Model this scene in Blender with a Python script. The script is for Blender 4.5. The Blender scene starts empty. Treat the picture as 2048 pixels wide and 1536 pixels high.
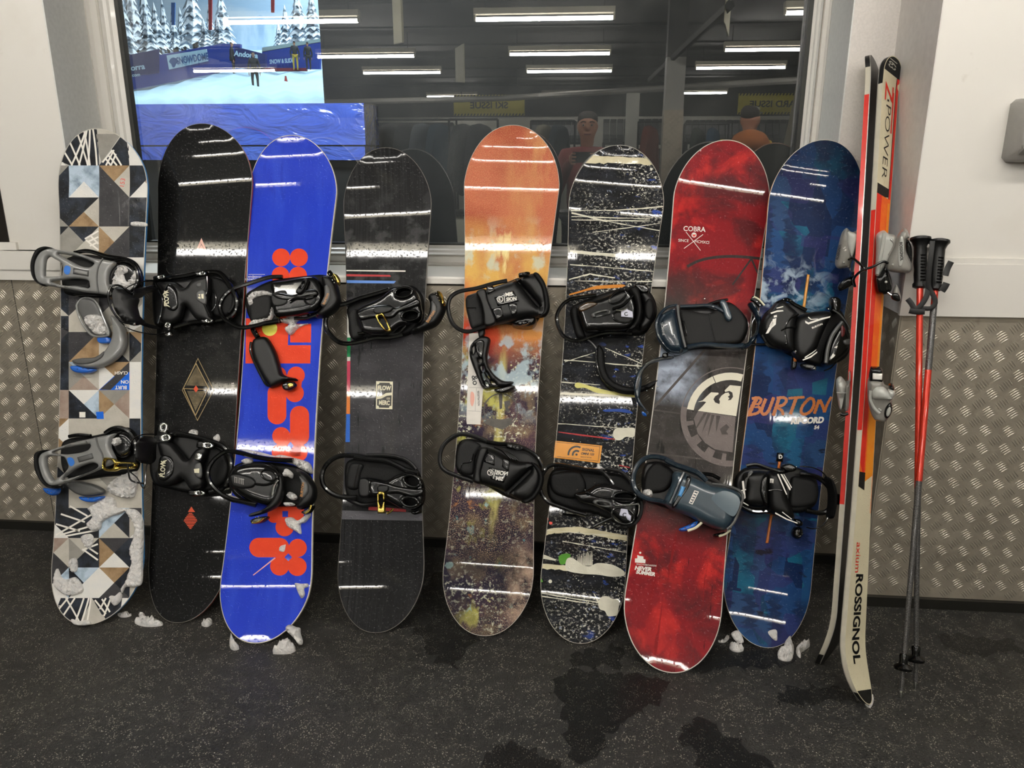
import bpy, bmesh, math, random
import numpy as np
from mathutils import Vector, Matrix
from mathutils.geometry import delaunay_2d_cdt
random.seed(7); rng = np.random.default_rng(11)
sc = bpy.context.scene
COL = sc.collection
# ------------------------------------------------------------------ camera
F, CAMH, CAMD, PITCH = 1565.0, 1.40, 2.62, math.radians(16.4)
YAW = -math.atan((1160-1024)/F)
fw = np.array([math.sin(YAW)*math.cos(PITCH), math.cos(YAW)*math.cos(PITCH), -math.sin(PITCH)])
rt = np.cross(fw, [0, 0, 1.]); rt /= np.linalg.norm(rt); up = np.cross(rt, fw)
CAM = np.array([0., -CAMD, CAMH])
cd = bpy.data.cameras.new('camera'); cam = bpy.data.objects.new('camera', cd); COL.objects.link(cam)
cam.matrix_world = Matrix(((rt[0], up[0], -fw[0], CAM[0]), (rt[1], up[1], -fw[1], CAM[1]), (rt[2], up[2], -fw[2], CAM[2]), (0, 0, 0, 1)))
cd.sensor_width = 36; cd.lens = F/2048*36; cd.clip_start = .02; cd.clip_end = 200
sc.camera = cam
# ------------------------------------------------------------------ world, exposure
w = bpy.data.worlds.new('world'); sc.world = w; w.use_nodes = True
w.node_tree.nodes['Background'].inputs[0].default_value = (.55, .6, .7, 1)
w.node_tree.nodes['Background'].inputs[1].default_value = .02
vs = sc.view_settings; vs.view_transform = 'Standard'; vs.look = 'None'; vs.gamma = 1; vs.use_curve_mapping = False
vs.exposure = 0.45
TUBE = 62.0          # strength of the fluorescent tubes
DOME = 2600.0        # watts of each unseen fill light added over the snow slope
sc.cycles.max_bounces = 8; sc.cycles.transparent_max_bounces = 8
sc.cycles.caustics_reflective = False; sc.cycles.caustics_refractive = False
sc.cycles.sample_clamp_indirect = 6; sc.cycles.use_denoising = True

def ray(x, y):
    return fw + (x-1024)/F*rt - (y-768)/F*up
def WY(x, y, Y):            # point seen at a pixel on the plane y = Y
    d = ray(x, y); return CAM + d*((Y-CAM[1])/d[1])
def WZ(x, y, Z=0.):
    d = ray(x, y); return CAM + d*((Z-CAM[2])/d[2])
GLASS = .29
def RF(x, y, D):            # real place of something seen mirrored in the window, D metres from the camera
    p = WY(x, y, -CAMD+D); return np.array([p[0], 2*GLASS-p[1], p[2]])

# ------------------------------------------------------------------ materials
def lin(c):
    if isinstance(c, str): c = [int(c[i:i+2], 16)/255 for i in (0, 2, 4)]
    return tuple((v/12.92 if v <= .04045 else ((v+.055)/1.055)**2.4) for v in c[:3]) + (1,)
MATS = {}
def mat(name, col, rough=.5, metal=0., coat=0., spec=.5, emit=0., bump=None, coat_rough=.05, alpha=None):
    if name in MATS: return MATS[name]
    m = bpy.data.materials.new(name); m.use_nodes = True; MATS[name] = m
    n = m.node_tree.nodes; b = n['Principled BSDF']; L = m.node_tree.links
    c = lin(col)
    b.inputs['Base Color'].default_value = c; b.inputs['Roughness'].default_value = rough
    b.inputs['Metallic'].default_value = metal; b.inputs['Coat Weight'].default_value = coat
    b.inputs['Coat Roughness'].default_value = coat_rough
    b.inputs['Specular IOR Level'].default_value = spec
    if emit: b.inputs['Emission Color'].default_value = c; b.inputs['Emission Strength'].default_value = emit
    if alpha is not None: b.inputs['Alpha'].default_value = alpha
    # fine procedural variation of tone and relief
    tc = n.new('ShaderNodeTexCoord'); nz = n.new('ShaderNodeTexNoise'); nz.inputs['Scale'].default_value = (bump[0] if bump else 45)
    nz.inputs['Detail'].default_value = 4
    L.new(tc.outputs['Object'], nz.inputs['Vector'])
    if not emit:
        mx = n.new('ShaderNodeMix'); mx.data_type = 'RGBA'; mx.blend_type = 'MULTIPLY'; mx.inputs[0].default_value = .22
        cr = n.new('ShaderNodeValToRGB'); cr.color_ramp.elements[0].position = .3; cr.color_ramp.elements[0].color = (.55, .55, .55, 1); cr.color_ramp.elements[1].position = .7
        L.new(nz.outputs['Fac'], cr.inputs[0]); mx.inputs[6].default_value = c; L.new(cr.outputs[0], mx.inputs[7]); L.new(mx.outputs[2], b.inputs['Base Color'])
    if bump:
        bp = n.new('ShaderNodeBump'); bp.inputs['Strength'].default_value = bump[1]; bp.inputs['Distance'].default_value = bump[2]
        L.new(nz.outputs['Fac'], bp.inputs['Height']); L.new(bp.outputs[0], b.inputs['Normal'])
    return m

class Paint:
    """layered procedural paint in surface metres (UV x = across, y = along)"""
    def __init__(s, name, col, rough=.25, coat=.6, coord='UV', drops=.5, spec=.5):
        if coord == 'UV': rough, spec, coat = .42, .08, .42
        s.m = bpy.data.materials.new(name); s.m.use_nodes = True; MATS[name] = s.m
        s.n = s.m.node_tree.nodes; s.L = s.m.node_tree.links; s.b = s.n['Principled BSDF']
        s.b.inputs['Roughness'].default_value = rough; s.b.inputs['Coat Weight'].default_value = coat; s.b.inputs['Coat Roughness'].default_value = .035
        s.b.inputs['Specular IOR Level'].default_value = spec
        s.tc = s.n.new('ShaderNodeTexCoord').outputs[coord]
        r = s.n.new('ShaderNodeRGB'); r.outputs[0].default_value = lin(col); s.cur = r.outputs[0]
        if drops:
            h = s.noise(150, .62, .72, det=1); bp = s.n.new('ShaderNodeBump'); bp.inputs['Strength'].default_value = drops; bp.inputs['Distance'].default_value = .0012
            h2 = s.noise((40, 6), .4, .6, det=3); a = s.math('MULTIPLY_ADD', h2, .05, h)
            s.L.new(a, bp.inputs['Height']); s.L.new(bp.outputs[0], s.b.inputs['Normal']); s.L.new(bp.outputs[0], s.b.inputs['Coat Normal'])
    def math(s, op, a, b=None, c=None):
        m = s.n.new('ShaderNodeMath'); m.operation = op
        for i, v in enumerate((a, b, c)):
            if v is None: continue
            if hasattr(v, 'links'): s.L.new(v, m.inputs[i])
            else: m.inputs[i].default_value = v
        return m.outputs[0]
    def vec(s, scale, rot=0, loc=(0, 0)):
        if not isinstance(scale, tuple): scale = (scale, scale)
        m = s.n.new('ShaderNodeMapping'); m.inputs['Scale'].default_value = (scale[0], scale[1], scale[0] if len(scale) < 3 else scale[2])
        m.inputs['Rotation'].default_value = (0, 0, rot); m.inputs['Location'].default_value = (loc[0], loc[1], 0)
        if rot:
            m0 = s.n.new('ShaderNodeMapping'); m0.inputs['Rotation'].default_value = (0, 0, rot); s.L.new(s.tc, m0.inputs[0]); m.inputs['Rotation'].default_value = (0, 0, 0); s.L.new(m0.outputs[0], m.inputs[0])
        else: s.L.new(s.tc, m.inputs[0])
        return m.outputs[0]
    def ramp(s, v, lo, hi):
        m = s.n.new('ShaderNodeMapRange'); s.L.new(v, m.inputs[0]); m.inputs[1].default_value = lo; m.inputs[2].default_value = hi
        return m.outputs[0]
    def noise(s, scale, lo, hi, det=5, rot=0, loc=None, dist=0., rough=.55):
        z = s.n.new('ShaderNodeTexNoise'); z.inputs['Scale'].default_value = 1; z.inputs['Detail'].default_value = det; z.inputs['Distortion'].default_value = dist; z.inputs['Roughness'].default_value = rough
        if loc is None: loc = (random.uniform(0, 60), random.uniform(0, 60))
        s.L.new(s.vec(scale, rot, loc), z.inputs['Vector']); return s.ramp(z.outputs['Fac'], lo, hi)
    def dots(s, scale, hi, lo=0, loc=None, rot=0):
        z = s.n.new('ShaderNodeTexVoronoi'); z.inputs['Scale'].default_value = 1
        if loc is None: loc = (random.uniform(0, 60), random.uniform(0, 60))
        s.L.new(s.vec(scale, rot, loc), z.inputs['Vector']); return s.ramp(z.outputs['Distance'], hi, lo)
    def cells(s, scale, lo, hi, rot=0, metric='CHEBYCHEV'):
        z = s.n.new('ShaderNodeTexVoronoi'); z.inputs['Scale'].default_value = 1; z.distance = metric
        s.L.new(s.vec(scale, rot, (random.uniform(0, 60), random.uniform(0, 60))), z.inputs['Vector'])
        sp = s.n.new('ShaderNodeSeparateColor'); s.L.new(z.outputs['Color'], sp.inputs[0]); return s.ramp(sp.outputs[0], lo, hi)
    def wave(s, scale, lo, hi, rot=0, dist=0., ds=1.):
        z = s.n.new('ShaderNodeTexWave'); z.inputs['Scale'].default_value = 1; z.inputs['Distortion'].default_value = dist; z.inputs['Detail Scale'].default_value = ds
        s.L.new(s.vec(scale, rot, (0, 0)), z.inputs['Vector']); return s.ramp(z.outputs['Fac'], lo, hi)
    def axis(s, ax, a, b):      # 0 at a .. 1 at b along x or y (metres)
        sp = s.n.new('ShaderNodeSeparateXYZ'); s.L.new(s.tc, sp.inputs[0]); return s.ramp(sp.outputs[ax], a, b)
    def band(s, ax, a, b, soft=.02):
        return s.math('MULTIPLY', s.axis(ax, a-soft, a+soft), s.axis(ax, b+soft, b-soft))
    def mul(s, *v):
        r = v[0]
        for k in v[1:]: r = s.math('MULTIPLY', r, k)
        return r
    def over(s, col, mask, amt=1.):
        mx = s.n.new('ShaderNodeMix'); mx.data_type = 'RGBA'
        if amt != 1: mask = s.math('MULTIPLY', mask, amt)
        s.L.new(mask, mx.inputs[0]); s.L.new(s.cur, mx.inputs[6]); mx.inputs[7].default_value = lin(col); s.cur = mx.outputs[2]; return s
    def roughness(s, mask, a, b):
        s.L.new(s.math('MULTIPLY_ADD', mask, b-a, a), s.b.inputs['Roughness']); return s
    def bump(s, h, strength, dist):
        bp = s.n.new('ShaderNodeBump'); bp.inputs['Strength'].default_value = strength; bp.inputs['Distance'].default_value = dist
        s.L.new(h, bp.inputs['Height']); s.L.new(bp.outputs[0], s.b.inputs['Normal']); return s
    def done(s):
        s.L.new(s.cur, s.b.inputs['Base Color']); return s.m

# ------------------------------------------------------------------ objects
def tag(o, label, cat, group=None, kind=None):
    if label: o['label'] = label
    if cat: o['category'] = cat
    if group: o['group'] = group
    if kind: o['kind'] = kind
    return o
def empty(name, loc, label=None, cat=None, group=None):
    o = bpy.data.objects.new(name, None); COL.objects.link(o); o.location = loc; o.empty_display_size = .05
    return tag(o, label, cat, group)
def origin(o):
    p = Vector((0, 0, 0))
    while o: p += o.location; o = o.parent
    return p
def mesh(name, V, Fc, m, parent=None, smooth=False, uv=None, at=None, flat_ang=None):
    me = bpy.data.meshes.new(name); V = np.asarray(V, float)
    off = np.array(origin(parent)) if parent else np.zeros(3)
    if at is not None and parent is None: off = np.array(at)
    me.from_pydata((V-off).tolist(), [], [tuple(int(i) for i in f) for f in Fc])
    if isinstance(m, (list, tuple)):
        for k in m: me.materials.append(k)
    elif m: me.materials.append(m)
    if uv is not None:
        l = me.uv_layers.new(name='UVMap'); idx = np.empty(len(me.loops), int); me.loops.foreach_get('vertex_index', idx)
        l.data.foreach_set('uv', np.asarray(uv, float)[idx].ravel())
    if smooth:
        me.polygons.foreach_set('use_smooth', [True]*len(me.polygons))
        if flat_ang: me.set_sharp_from_angle(angle=math.radians(flat_ang))
    me.update()
    o = bpy.data.objects.new(name, me); COL.objects.link(o)
    if parent: o.parent = parent
    elif at is not None: o.location = at
    return o
BOXF = [(0, 3, 2, 1), (4, 5, 6, 7), (0, 1, 5, 4), (1, 2, 6, 5), (2, 3, 7, 6), (3, 0, 4, 7)]
class MB:
    def __init__(s): s.V = []; s.F = []; s.n = 0
    def add(s, V, Fc):
        V = [tuple(v) for v in V]; s.V += V; s.F += [tuple(i+s.n for i in f) for f in Fc]; s.n += len(V); return s
    def box(s, x0, x1, y0, y1, z0, z1):
        return s.add([(x0, y0, z0), (x1, y0, z0), (x1, y1, z0), (x0, y1, z0), (x0, y0, z1), (x1, y0, z1), (x1, y1, z1), (x0, y1, z1)], BOXF)
    def prof(s, pts, a, b, axis):   # closed 2-D profile extruded along an axis (0 x, 1 y, 2 z)
        n = len(pts); V = []
        for c in (a, b):
            for p in pts:
                q = [p[0], p[1]]; q.insert(axis, c); V.append(tuple(q))
        Fc = [tuple(range(n)), tuple(range(2*n-1, n-1, -1))]+[(i, i+n, (i+1) % n+n, (i+1) % n) for i in range(n)]
        return s.add(V, Fc)
    def tube(s, pts, r, seg=8, closed=False, flat=1., nrm=None, caps=True):
        P = [np.array(p, float) for p in pts]; n = len(P); R = r if hasattr(r, '__len__') else [r]*n
        V = []; ref = np.array(nrm if nrm is not None else (0.13, .31, .94), float)
        for i in range(n):
            a = P[(i-1) % n] if (closed or i > 0) else P[i]; b = P[(i+1) % n] if (closed or i < n-1) else P[i]
            t = b-a; t /= (np.linalg.norm(t)+1e-9); s1 = np.cross(t, ref); s1 /= (np.linalg.norm(s1)+1e-9); s2 = np.cross(s1, t)
            for k in range(seg):
                th = 2*math.pi*k/seg; V.append(P[i]+R[i]*(math.cos(th)*s1+flat*math.sin(th)*s2))
        Fc = []
        for i in range(n if closed else n-1):
            j = (i+1) % n
            for k in range(seg): Fc.append((i*seg+k, i*seg+(k+1) % seg, j*seg+(k+1) % seg, j*seg+k))
        if not closed and caps: Fc += [tuple(range(seg-1, -1, -1)), tuple((n-1)*seg+k for k in range(seg))]
        return s.add(V, Fc)
    def lathe(s, prof, c=(0, 0, 0), axis=(0, 0, 1), seg=16):
        ax = np.array(axis, float); ax /= np.linalg.norm(ax)
        return s.tube([np.array(c)+ax*h for h, r in prof], [max(r, 1e-4) for h, r in prof], seg)
    def build(s, name, m, parent=None, smooth=False, at=None, flat_ang=40):
        if parent is None and at is None:
            A = np.array(s.V); at = ((A[:, 0].min()+A[:, 0].max())/2, (A[:, 1].min()+A[:, 1].max())/2, A[:, 2].min())
        return mesh(name, s.V, s.F, m, parent, smooth, at=at, flat_ang=flat_ang)

def catmull(P, closed=True, step=.004, maxn=400):
    P = [np.array(p, float) for p in P]; n = len(P); out = []
    rngi = range(n) if closed else range(n-1)
    for i in rngi:
        g = lambda k: P[k % n] if closed else P[min(max(k, 0), n-1)]
        p0, p1, p2, p3 = g(i-1), g(i), g(i+1), g(i+2)
        m = max(1, min(14, int(math.ceil(np.linalg.norm(p2-p1)/step))))
        for k in range(m):
            t = k/m; out.append(.5*((2*p1)+(-p0+p2)*t+(2*p0-5*p1+4*p2-p3)*t*t+(-p0+3*p1-3*p2+p3)*t**3))
    if not closed: out.append(P[-1])
    return np.array(out)
def densify(P, step):
    out = []; n = len(P)
    for i in range(n):
        a = np.array(P[i], float); b = np.array(P[(i+1) % n], float); m = max(1, int(math.ceil(np.linalg.norm(b-a)/step)))
        for k in range(m): out.append(a+(b-a)*k/m)
    return np.array(out)
def inside(pts, rings):
    r = np.zeros(len(pts), bool); x, y = pts[:, 0], pts[:, 1]
    for R in rings:
        a = R; b = np.roll(R, -1, 0)
        for (x0, y0), (x1, y1) in zip(a, b):
            if y0 == y1: continue
            c = ((y0 > y) != (y1 > y)); r ^= c & (x < (x1-x0)*(y-y0)/(y1-y0)+x0)
    return r
def segdist(pts, rings):
    d = np.full(len(pts), 1e9)
    for R in rings:
        A = R; Bq = np.roll(R, -1, 0); AB = Bq-A; l = (AB**2).sum(1)+1e-12
        for i in range(len(A)):
            t = np.clip(((pts-A[i])@AB[i])/l[i], 0, 1); q = pts-(A[i]+t[:, None]*AB[i]); d = np.minimum(d, (q**2).sum(1))
    return np.sqrt(d)
def tri2d(rings, cell, inset=.35, offs=()):
    """triangulate rings (first outer, rest holes) with interior grid points; returns pts, tris, ring index lists"""
    V = []; E = []; idx = []
    for R in rings:
        n0 = len(V); V += [tuple(p) for p in R]; k = len(R); E += [(n0+i, n0+(i+1) % k) for i in range(k)]; idx.append(list(range(n0, n0+k)))
    A = rings[0]; lo = A.min(0); hi = A.max(0); gmin = cell*inset if cell else 0
    for od in offs:        # rows of points that follow the outline
        Z = []
        for R in rings:
            t = np.roll(R, -1, 0)-np.roll(R, 1, 0); t /= (np.linalg.norm(t, axis=1)[:, None]+1e-9); Z.append(R+np.stack([-t[:, 1], t[:, 0]], 1)*od)
        Z = np.concatenate(Z); Z = Z[inside(Z, rings)]
        if len(Z):
            Z = Z[segdist(Z, rings) > od*.93]; keep = []; seen = set()
            for q in Z:
                key = (int(q[0]/(cell*.45)), int(q[1]/(cell*.45)))
                if key not in seen: seen.add(key); keep.append(tuple(q))
            V += keep; gmin = max(gmin, od+cell*.45)
    if cell and (hi-lo).max() > cell:
        nx = max(2, int((hi[0]-lo[0])/cell)+1); ny = max(2, int((hi[1]-lo[1])/cell)+1)
        g = np.array([(lo[0]+(i+.5*(j % 2))*cell, lo[1]+j*cell*.87) for j in range(int((hi[1]-lo[1])/(cell*.87))+2) for i in range(nx+1)])
        g = g[inside(g, rings)]
        if len(g):
            g = g[segdist(g, rings) > gmin]; V += [tuple(p) for p in g]
    r = delaunay_2d_cdt([Vector(v) for v in V], E, [], 0, 1e-7)
    P = np.array([tuple(v) for v in r[0]]); T = np.array([tuple(f) for f in r[2]], int); orig = r[3]
    cen = P[T].mean(1); T = T[inside(cen, rings)]
    mp = {}
    for i, o in enumerate(orig):
        for k in o: mp[k] = i
    # keep counter-clockwise
    a, b, c = P[T[:, 0]], P[T[:, 1]], P[T[:, 2]]; s = (b[:, 0]-a[:, 0])*(c[:, 1]-a[:, 1])-(b[:, 1]-a[:, 1])*(c[:, 0]-a[:, 0])
    T[s < 0] = T[s < 0][:, ::-1]
    a, b, c = P[T[:, 0]], P[T[:, 1]], P[T[:, 2]]; le = np.maximum(np.maximum(np.linalg.norm(a-b, axis=1), np.linalg.norm(b-c, axis=1)), np.linalg.norm(a-c, axis=1)); T = T[np.abs(s) > le*2e-5]
    return P, T, [[mp[k] for k in I] for I in idx]

def fontmesh(s, bold=0., res=4, cache={}):
    key = (s, bold)
    if key in cache: return cache[key]
    cu = bpy.data.curves.new('t', 'FONT'); cu.body = s; cu.resolution_u = res; cu.offset = bold; cu.align_x = 'CENTER'
    o = bpy.data.objects.new('t', cu); COL.objects.link(o)
    bpy.context.view_layer.update()
    me = bpy.data.meshes.new_from_object(o.evaluated_get(bpy.context.evaluated_depsgraph_get()))
    V = np.array([tuple(v.co)[:2] for v in me.vertices]); me.calc_loop_triangles(); T = [tuple(t.vertices) for t in me.loop_triangles]
    bpy.data.objects.remove(o); bpy.data.curves.remove(cu); bpy.data.meshes.remove(me)
    h = V[:, 1].max()-V[:, 1].min(); V = V.copy(); V[:, 1] = (V[:, 1]-(V[:, 1].max()+V[:, 1].min())/2); V[:, 0] -= (V[:, 0].max()+V[:, 0].min())/2
    cache[key] = (V/h, T); return cache[key]

class Surf:
    """a working plane: O origin, U 'up', V 'right', N outward (to the viewer); kick(u) gives extra height"""
    def __init__(s, O, U, V, N=None, kick=None):
        s.O = np.array(O, float); s.U = np.array(U, float)/np.linalg.norm(U); v = np.array(V, float); v -= (v@s.U)*s.U; s.V = v/np.linalg.norm(v)
        s.N = np.cross(s.V, s.U); s.N = s.N/np.linalg.norm(s.N)
        s.kick = kick or (lambda u: 0*u)
    def px(s, x, y, h=0.):        # pixel -> (v, u) on the surface at height h
        d = ray(x, y); hh = h; uv = None
        for _ in range(8):
            t = ((s.O+s.N*hh-CAM)@s.N)/(d@s.N); p = CAM+d*t-s.O; uv = (p@s.V, p@s.U); hh = h+float(s.kick(np.array(uv[1])))
        return uv
    def w(s, v, u, h=0.):
        v = np.asarray(v, float); u = np.asarray(u, float); k = s.kick(u)+h
        return s.O+v[..., None]*s.V+u[..., None]*s.U+np.asarray(k)[..., None]*s.N
    def pts(s, P, c, h):
        if c: P = [(c[0]+x/c[2], c[1]+y/c[2]) for x, y in P]
        return [s.px(x, y, h) for x, y in P]
    # --- shapes
    def pillow(s, name, P, h0, h1, m, parent, c=None, R=.008, holes=(), smooth=True, cell=.008, edge=.35, rough=0., pxl=True, arch=0., label=None, uvs=False, lift=None):
        f = (lambda Q: catmull(Q, True, cell*.8)) if smooth else (lambda Q: densify(Q, cell*1.2))
        if lift:      # extra height that depends on the picture x of the outline points
            xs_, hs_ = lift; LP = [[(x, y, float(np.interp(x, xs_, hs_))) for x, y in Q] for Q in [P]+list(holes)]
            vp = []; RR = []
            for Q in LP:
                r = []
                for x, y, hh_ in Q:
                    if c: x, y = c[0]+x/c[2], c[1]+y/c[2]
                    q = s.px(x, y, h1+hh_); r.append(q); vp.append((q[0], hh_))
                RR.append(f(r))
            rings = RR; vp = sorted(vp); lf = lambda v: np.interp(v, [a[0] for a in vp], [a[1] for a in vp])
        else: rings = [f(s.pts(Q, c, h1) if pxl else Q) for Q in [P]+list(holes)]; lf = lambda v: np.zeros(len(v))
        for i, Q in enumerate(rings):
            x, y = Q[:, 0], Q[:, 1]; ar = (x*np.roll(y, -1)-np.roll(x, -1)*y).sum()
            if (ar > 0) != (i == 0): rings[i] = Q[::-1]
        P2, T, idx = tri2d(rings, cell, offs=(.25*R, .6*R, R) if R > cell*.7 else (.5*R, R))
        d = segdist(P2, rings); onb = np.zeros(len(P2), bool)
        for I in idx: onb[I] = True
        d[onb] = 0
        e = 1-np.clip(d/R, 0, 1); hh = h0+(h1-h0)*(edge+(1-edge)*np.sqrt(np.maximum(0, 1-e*e)))
        if rough: hh = hh+(~onb)*rng.normal(0, rough, len(P2))+onb*rng.normal(0, rough*.3, len(P2))
        if arch:
            q = P2-P2.mean(0); _, _, vt = np.linalg.svd(q, full_matrices=False); a = q@vt[0]; a = a/(np.abs(a).max()); hh = hh+arch*(1-a*a)
        LF = lf(P2[:, 0]); top = s.w(P2[:, 0], P2[:, 1], hh+LF); V = list(top); Fc = [tuple(t) for t in T]
        for I in idx:
            k = len(V); n = len(I); Q = P2[I]; V += list(s.w(Q[:, 0], Q[:, 1], h0+LF[I]))
            for i in range(n): j = (i+1) % n; Fc.append((I[i], I[j], k+j, k+i) if False else (I[j], I[i], k+i, k+j))
        k = len(V)  # underside
        V += list(s.w(P2[:, 0], P2[:, 1], h0+LF)); Fc += [tuple(int(i)+k for i in t[::-1]) for t in T]
        uv = None
        if uvs: uv = np.zeros((len(V), 2)); uv[:len(P2)] = P2
        o = mesh(name, V, Fc, m, parent, True, uv=uv, flat_ang=85 if rough else 50)
        if label: o['label'] = label
        return o
    def tube(s, name, P, h, r, m, parent, c=None, closed=False, seg=8, smooth=True, flat=1., label=None):
        hs = h if hasattr(h, '__len__') else [h]*len(P)
        Q = []
        for (x, y), hh in zip(P, hs):
            if c: x, y = c[0]+x/c[2], c[1]+y/c[2]
            v, u = s.px(x, y, hh); Q.append((v, u, hh))
        Q = catmull(Q, closed, .008) if smooth else np.array(Q)
        b = MB(); rr = r
        if hasattr(r, '__len__'): rr = list(np.interp(np.linspace(0, 1, len(Q)), np.linspace(0, 1, len(r)), r))
        b.tube([s.w(q[0], q[1], q[2]) for q in Q], rr, seg, closed, flat, nrm=s.N)
        o = b.build(name, m, parent, True)
        if label: o['label'] = label
        return o
    def decal(s, name, polys, m, parent, c=None, lay=1, smooth=False, cell=.03, h=0., pxl=True, clip=None, th=.0003):
        """flat print: list of polygons; a polygon may be [outer, hole, ...]"""
        V = []; Fc = []; UV = []
        for pl in polys:
            rr = pl if hasattr(pl[0][0], '__len__') else [pl]
            rings = []
            for Q in rr:
                Q = s.pts(Q, c, h) if pxl else Q
                Q = catmull(Q, True, .005) if smooth else densify(Q, cell)
                rings.append(np.asarray(Q))
            P2, T, _ = tri2d(rings, cell)
            if not len(T): continue
            if clip is not None:
                T = T[clip(P2[T].mean(1))]
            k = len(V); V += list(s.w(P2[:, 0], P2[:, 1], np.full(len(P2), h+lay*th))); Fc += [tuple(int(i)+k for i in t) for t in T]; UV += [tuple(p) for p in P2]
        return mesh(name, V, Fc, m, parent, True, uv=UV)
    def text(s, name, items, m, parent, c=None, lay=2, h=0., th=.0003):
        """items: (string, x, y, height, angle_deg ccw on the picture, width factor, shear, bold)"""
        V = []; Fc = []
        for it in items:
            st, x, y, hgt, ang, wf, sh, bold = (list(it)+[0, 1, 0, 0][len(it)-4:]) if len(it) < 8 else it
            if c: x, y, hgt = c[0]+x/c[2], c[1]+y/c[2], hgt/c[2]
            Q, T = fontmesh(st, bold); a = math.radians(ang); X = (Q[:, 0]*wf+sh*Q[:, 1])*hgt; Y = Q[:, 1]*hgt
            px = x+X*math.cos(a)-Y*math.sin(a); py = y-(X*math.sin(a)+Y*math.cos(a))
            p2 = np.array([s.px(a_, b_, h) for a_, b_ in zip(px, py)])
            k = len(V); V += list(s.w(p2[:, 0], p2[:, 1], np.full(len(p2), h+lay*th))); Fc += [tuple(i+k for i in t) for t in T]
        return mesh(name, V, Fc, m, parent)
# ================================================================== SETTING
white = Paint('white_painted_board', 'd3cfc7', rough=.42, coat=.15, coord='Object', drops=0)
white.over('c3bcae', white.noise(3.0, .55, .75), .35).over('aaa294', white.noise((9, 30, 9), .68, .74), .35)
white.bump(white.noise(60, 0, 1), .08, .002); white = white.done()
greyp = mat('grey_white_reveal_paint', 'cfcfca', .45, bump=(70, .06, .002))
texp = mat('textured_column_paint', 'd0cac3', .6, bump=(190, .5, .004))
rubber = mat('black_rubber_strip', '15140f', .45, bump=(60, .3, .002))
gasket = mat('dark_window_gasket', '23241f', .5)
steel = Paint('tread_plate_aluminium', 'a89f8f', rough=.4, coat=0, coord='Object', drops=0)
steel.b.inputs['Metallic'].default_value = .5
steel.over('837b6e', steel.noise(7, .45, .7), .6).over('6a6358', steel.noise(30, .6, .75), .4)
steel.roughness(steel.noise(18, .3, .8), .3, .5); steel.bump(steel.noise(160, .2, .8), .12, .001); steel = steel.done()
tread_m = mat('tread_bar_aluminium', 'b8b0a1', .3, metal=.7)

floor_m = Paint('black_rubber_floor', '262421', rough=.5, coat=0, coord='Object', drops=0)
floor_m.over('161513', floor_m.noise(2.2, .45, .6), .7).over('312f2b', floor_m.noise(25, .5, .7), .6)
floor_m.over('8f8a7c', floor_m.mul(floor_m.dots((190, 190, 190), .36, .22), floor_m.noise(45, .47, .55)), .9)
floor_m.over('c5c0b2', floor_m.mul(floor_m.dots(90, .16, .1), floor_m.noise(30, .5, .55)), .9)
floor_m.roughness(floor_m.noise(2.8, .42, .62), .62, .3); floor_m.bump(floor_m.noise(230, .3, .7, det=3), .75, .004); floor_m = floor_m.done()

X0, X1, YB, ZC = -6.5, 5.5, -17.3, 3.0
struct = lambda o, lab=None: tag(o, lab, None, None, 'structure')
struct(MB().box(X0, X1, YB, .2, -.1, 0).build('floor', floor_m, at=(0, 0, -.1)), 'black rubber floor with pale specks and wet patches')
ceil_m = mat('dark_ceiling', '33332f', .8, bump=(8, .2, .01))
cl = struct(MB().box(X0, X1, YB, .5, ZC, ZC+.1).build('ceiling', ceil_m, at=(0, 0, ZC)), 'dark ceiling over the hire hall, seen mirrored in the window')
bb = MB()
for i in range(9): bb.box(X0, X1, -2.6-i*1.75, -2.55-i*1.75, ZC-.02, ZC)
bb.build('ceiling_joint', mat('ceiling_joint', '1c1c1a', .8), cl)
wm = mat('far_white_wall', 'd4d3c8', .7); dk = mat('dark_fascia', '2a2a28', .7)
struct(MB().box(X0, X1, YB-.1, YB, 0, 2.28).build('wall_back', wm), 'far white wall of the hire hall')
MB().box(X0, X1, YB-.05, YB+.03, 2.28, ZC).build('fascia', dk, bpy.data.objects['wall_back'])
struct(MB().box(X0-.1, X0, YB, .1, 0, ZC).build('wall_left', wm))
struct(MB().box(X1, X1+.1, YB, -.3, 0, ZC).build('wall_right', wm))

# --- wall with the window (front face y = 0), sill, reveal, mouldings
XL, XR = -1.745, .792          # opening
SZ = 1.005                     # sill height
wf = MB().box(X0, XL, 0, .12, .99, ZC)
wf.box(XL, XR, 0, .5, 0, .982); wf.box(XL, XR, 0, .5, 2.35, ZC); wf.box(X0, XL, 0, .5, 0, .99)
struct(wf.build('wall_front', white, at=(0, 0, 0)), 'white painted wall with window opening')
struct(MB().box(XL-.02, XL, .12, .4, .99, 2.4).box(XL-.001, XL+.004, -.0005, .28, SZ, 2.35).build('trim_1', greyp), 'grey painted reveal left of window')
# column right of the window and the wall that projects on the right
struct(MB().box(XR, .925, -.002, .4, .965, ZC).build('wall_column', texp, at=(.86, 0, .96)), 'textured pale column right of window')
struct(MB().box(XR-.004, XR, -.001, .28, SZ, 2.35).build('trim_2', greyp), 'grey painted reveal right of window')
JX = .932
struct(MB().box(.925, X1, -.30, .4, .955, ZC).build('wall_right_front', white, at=(2, -.3, .95)), 'white wall projecting on the right')
struct(MB().box(.923, .925, -.299, .0, .955, ZC).build('trim_3', mat('grey_pillar_side', 'cfcac4', .5), at=(.924, -.15, .95)), 'grey side face of the projecting wall')
sk = MB().box(.921, X1, -.312, -.30, .952, 1.102)
sk.box(.921, X1, -.309, -.30, 1.102, 1.118)
struct(sk.build('trim_4', white), 'white board along the foot of the right white wall')
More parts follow.
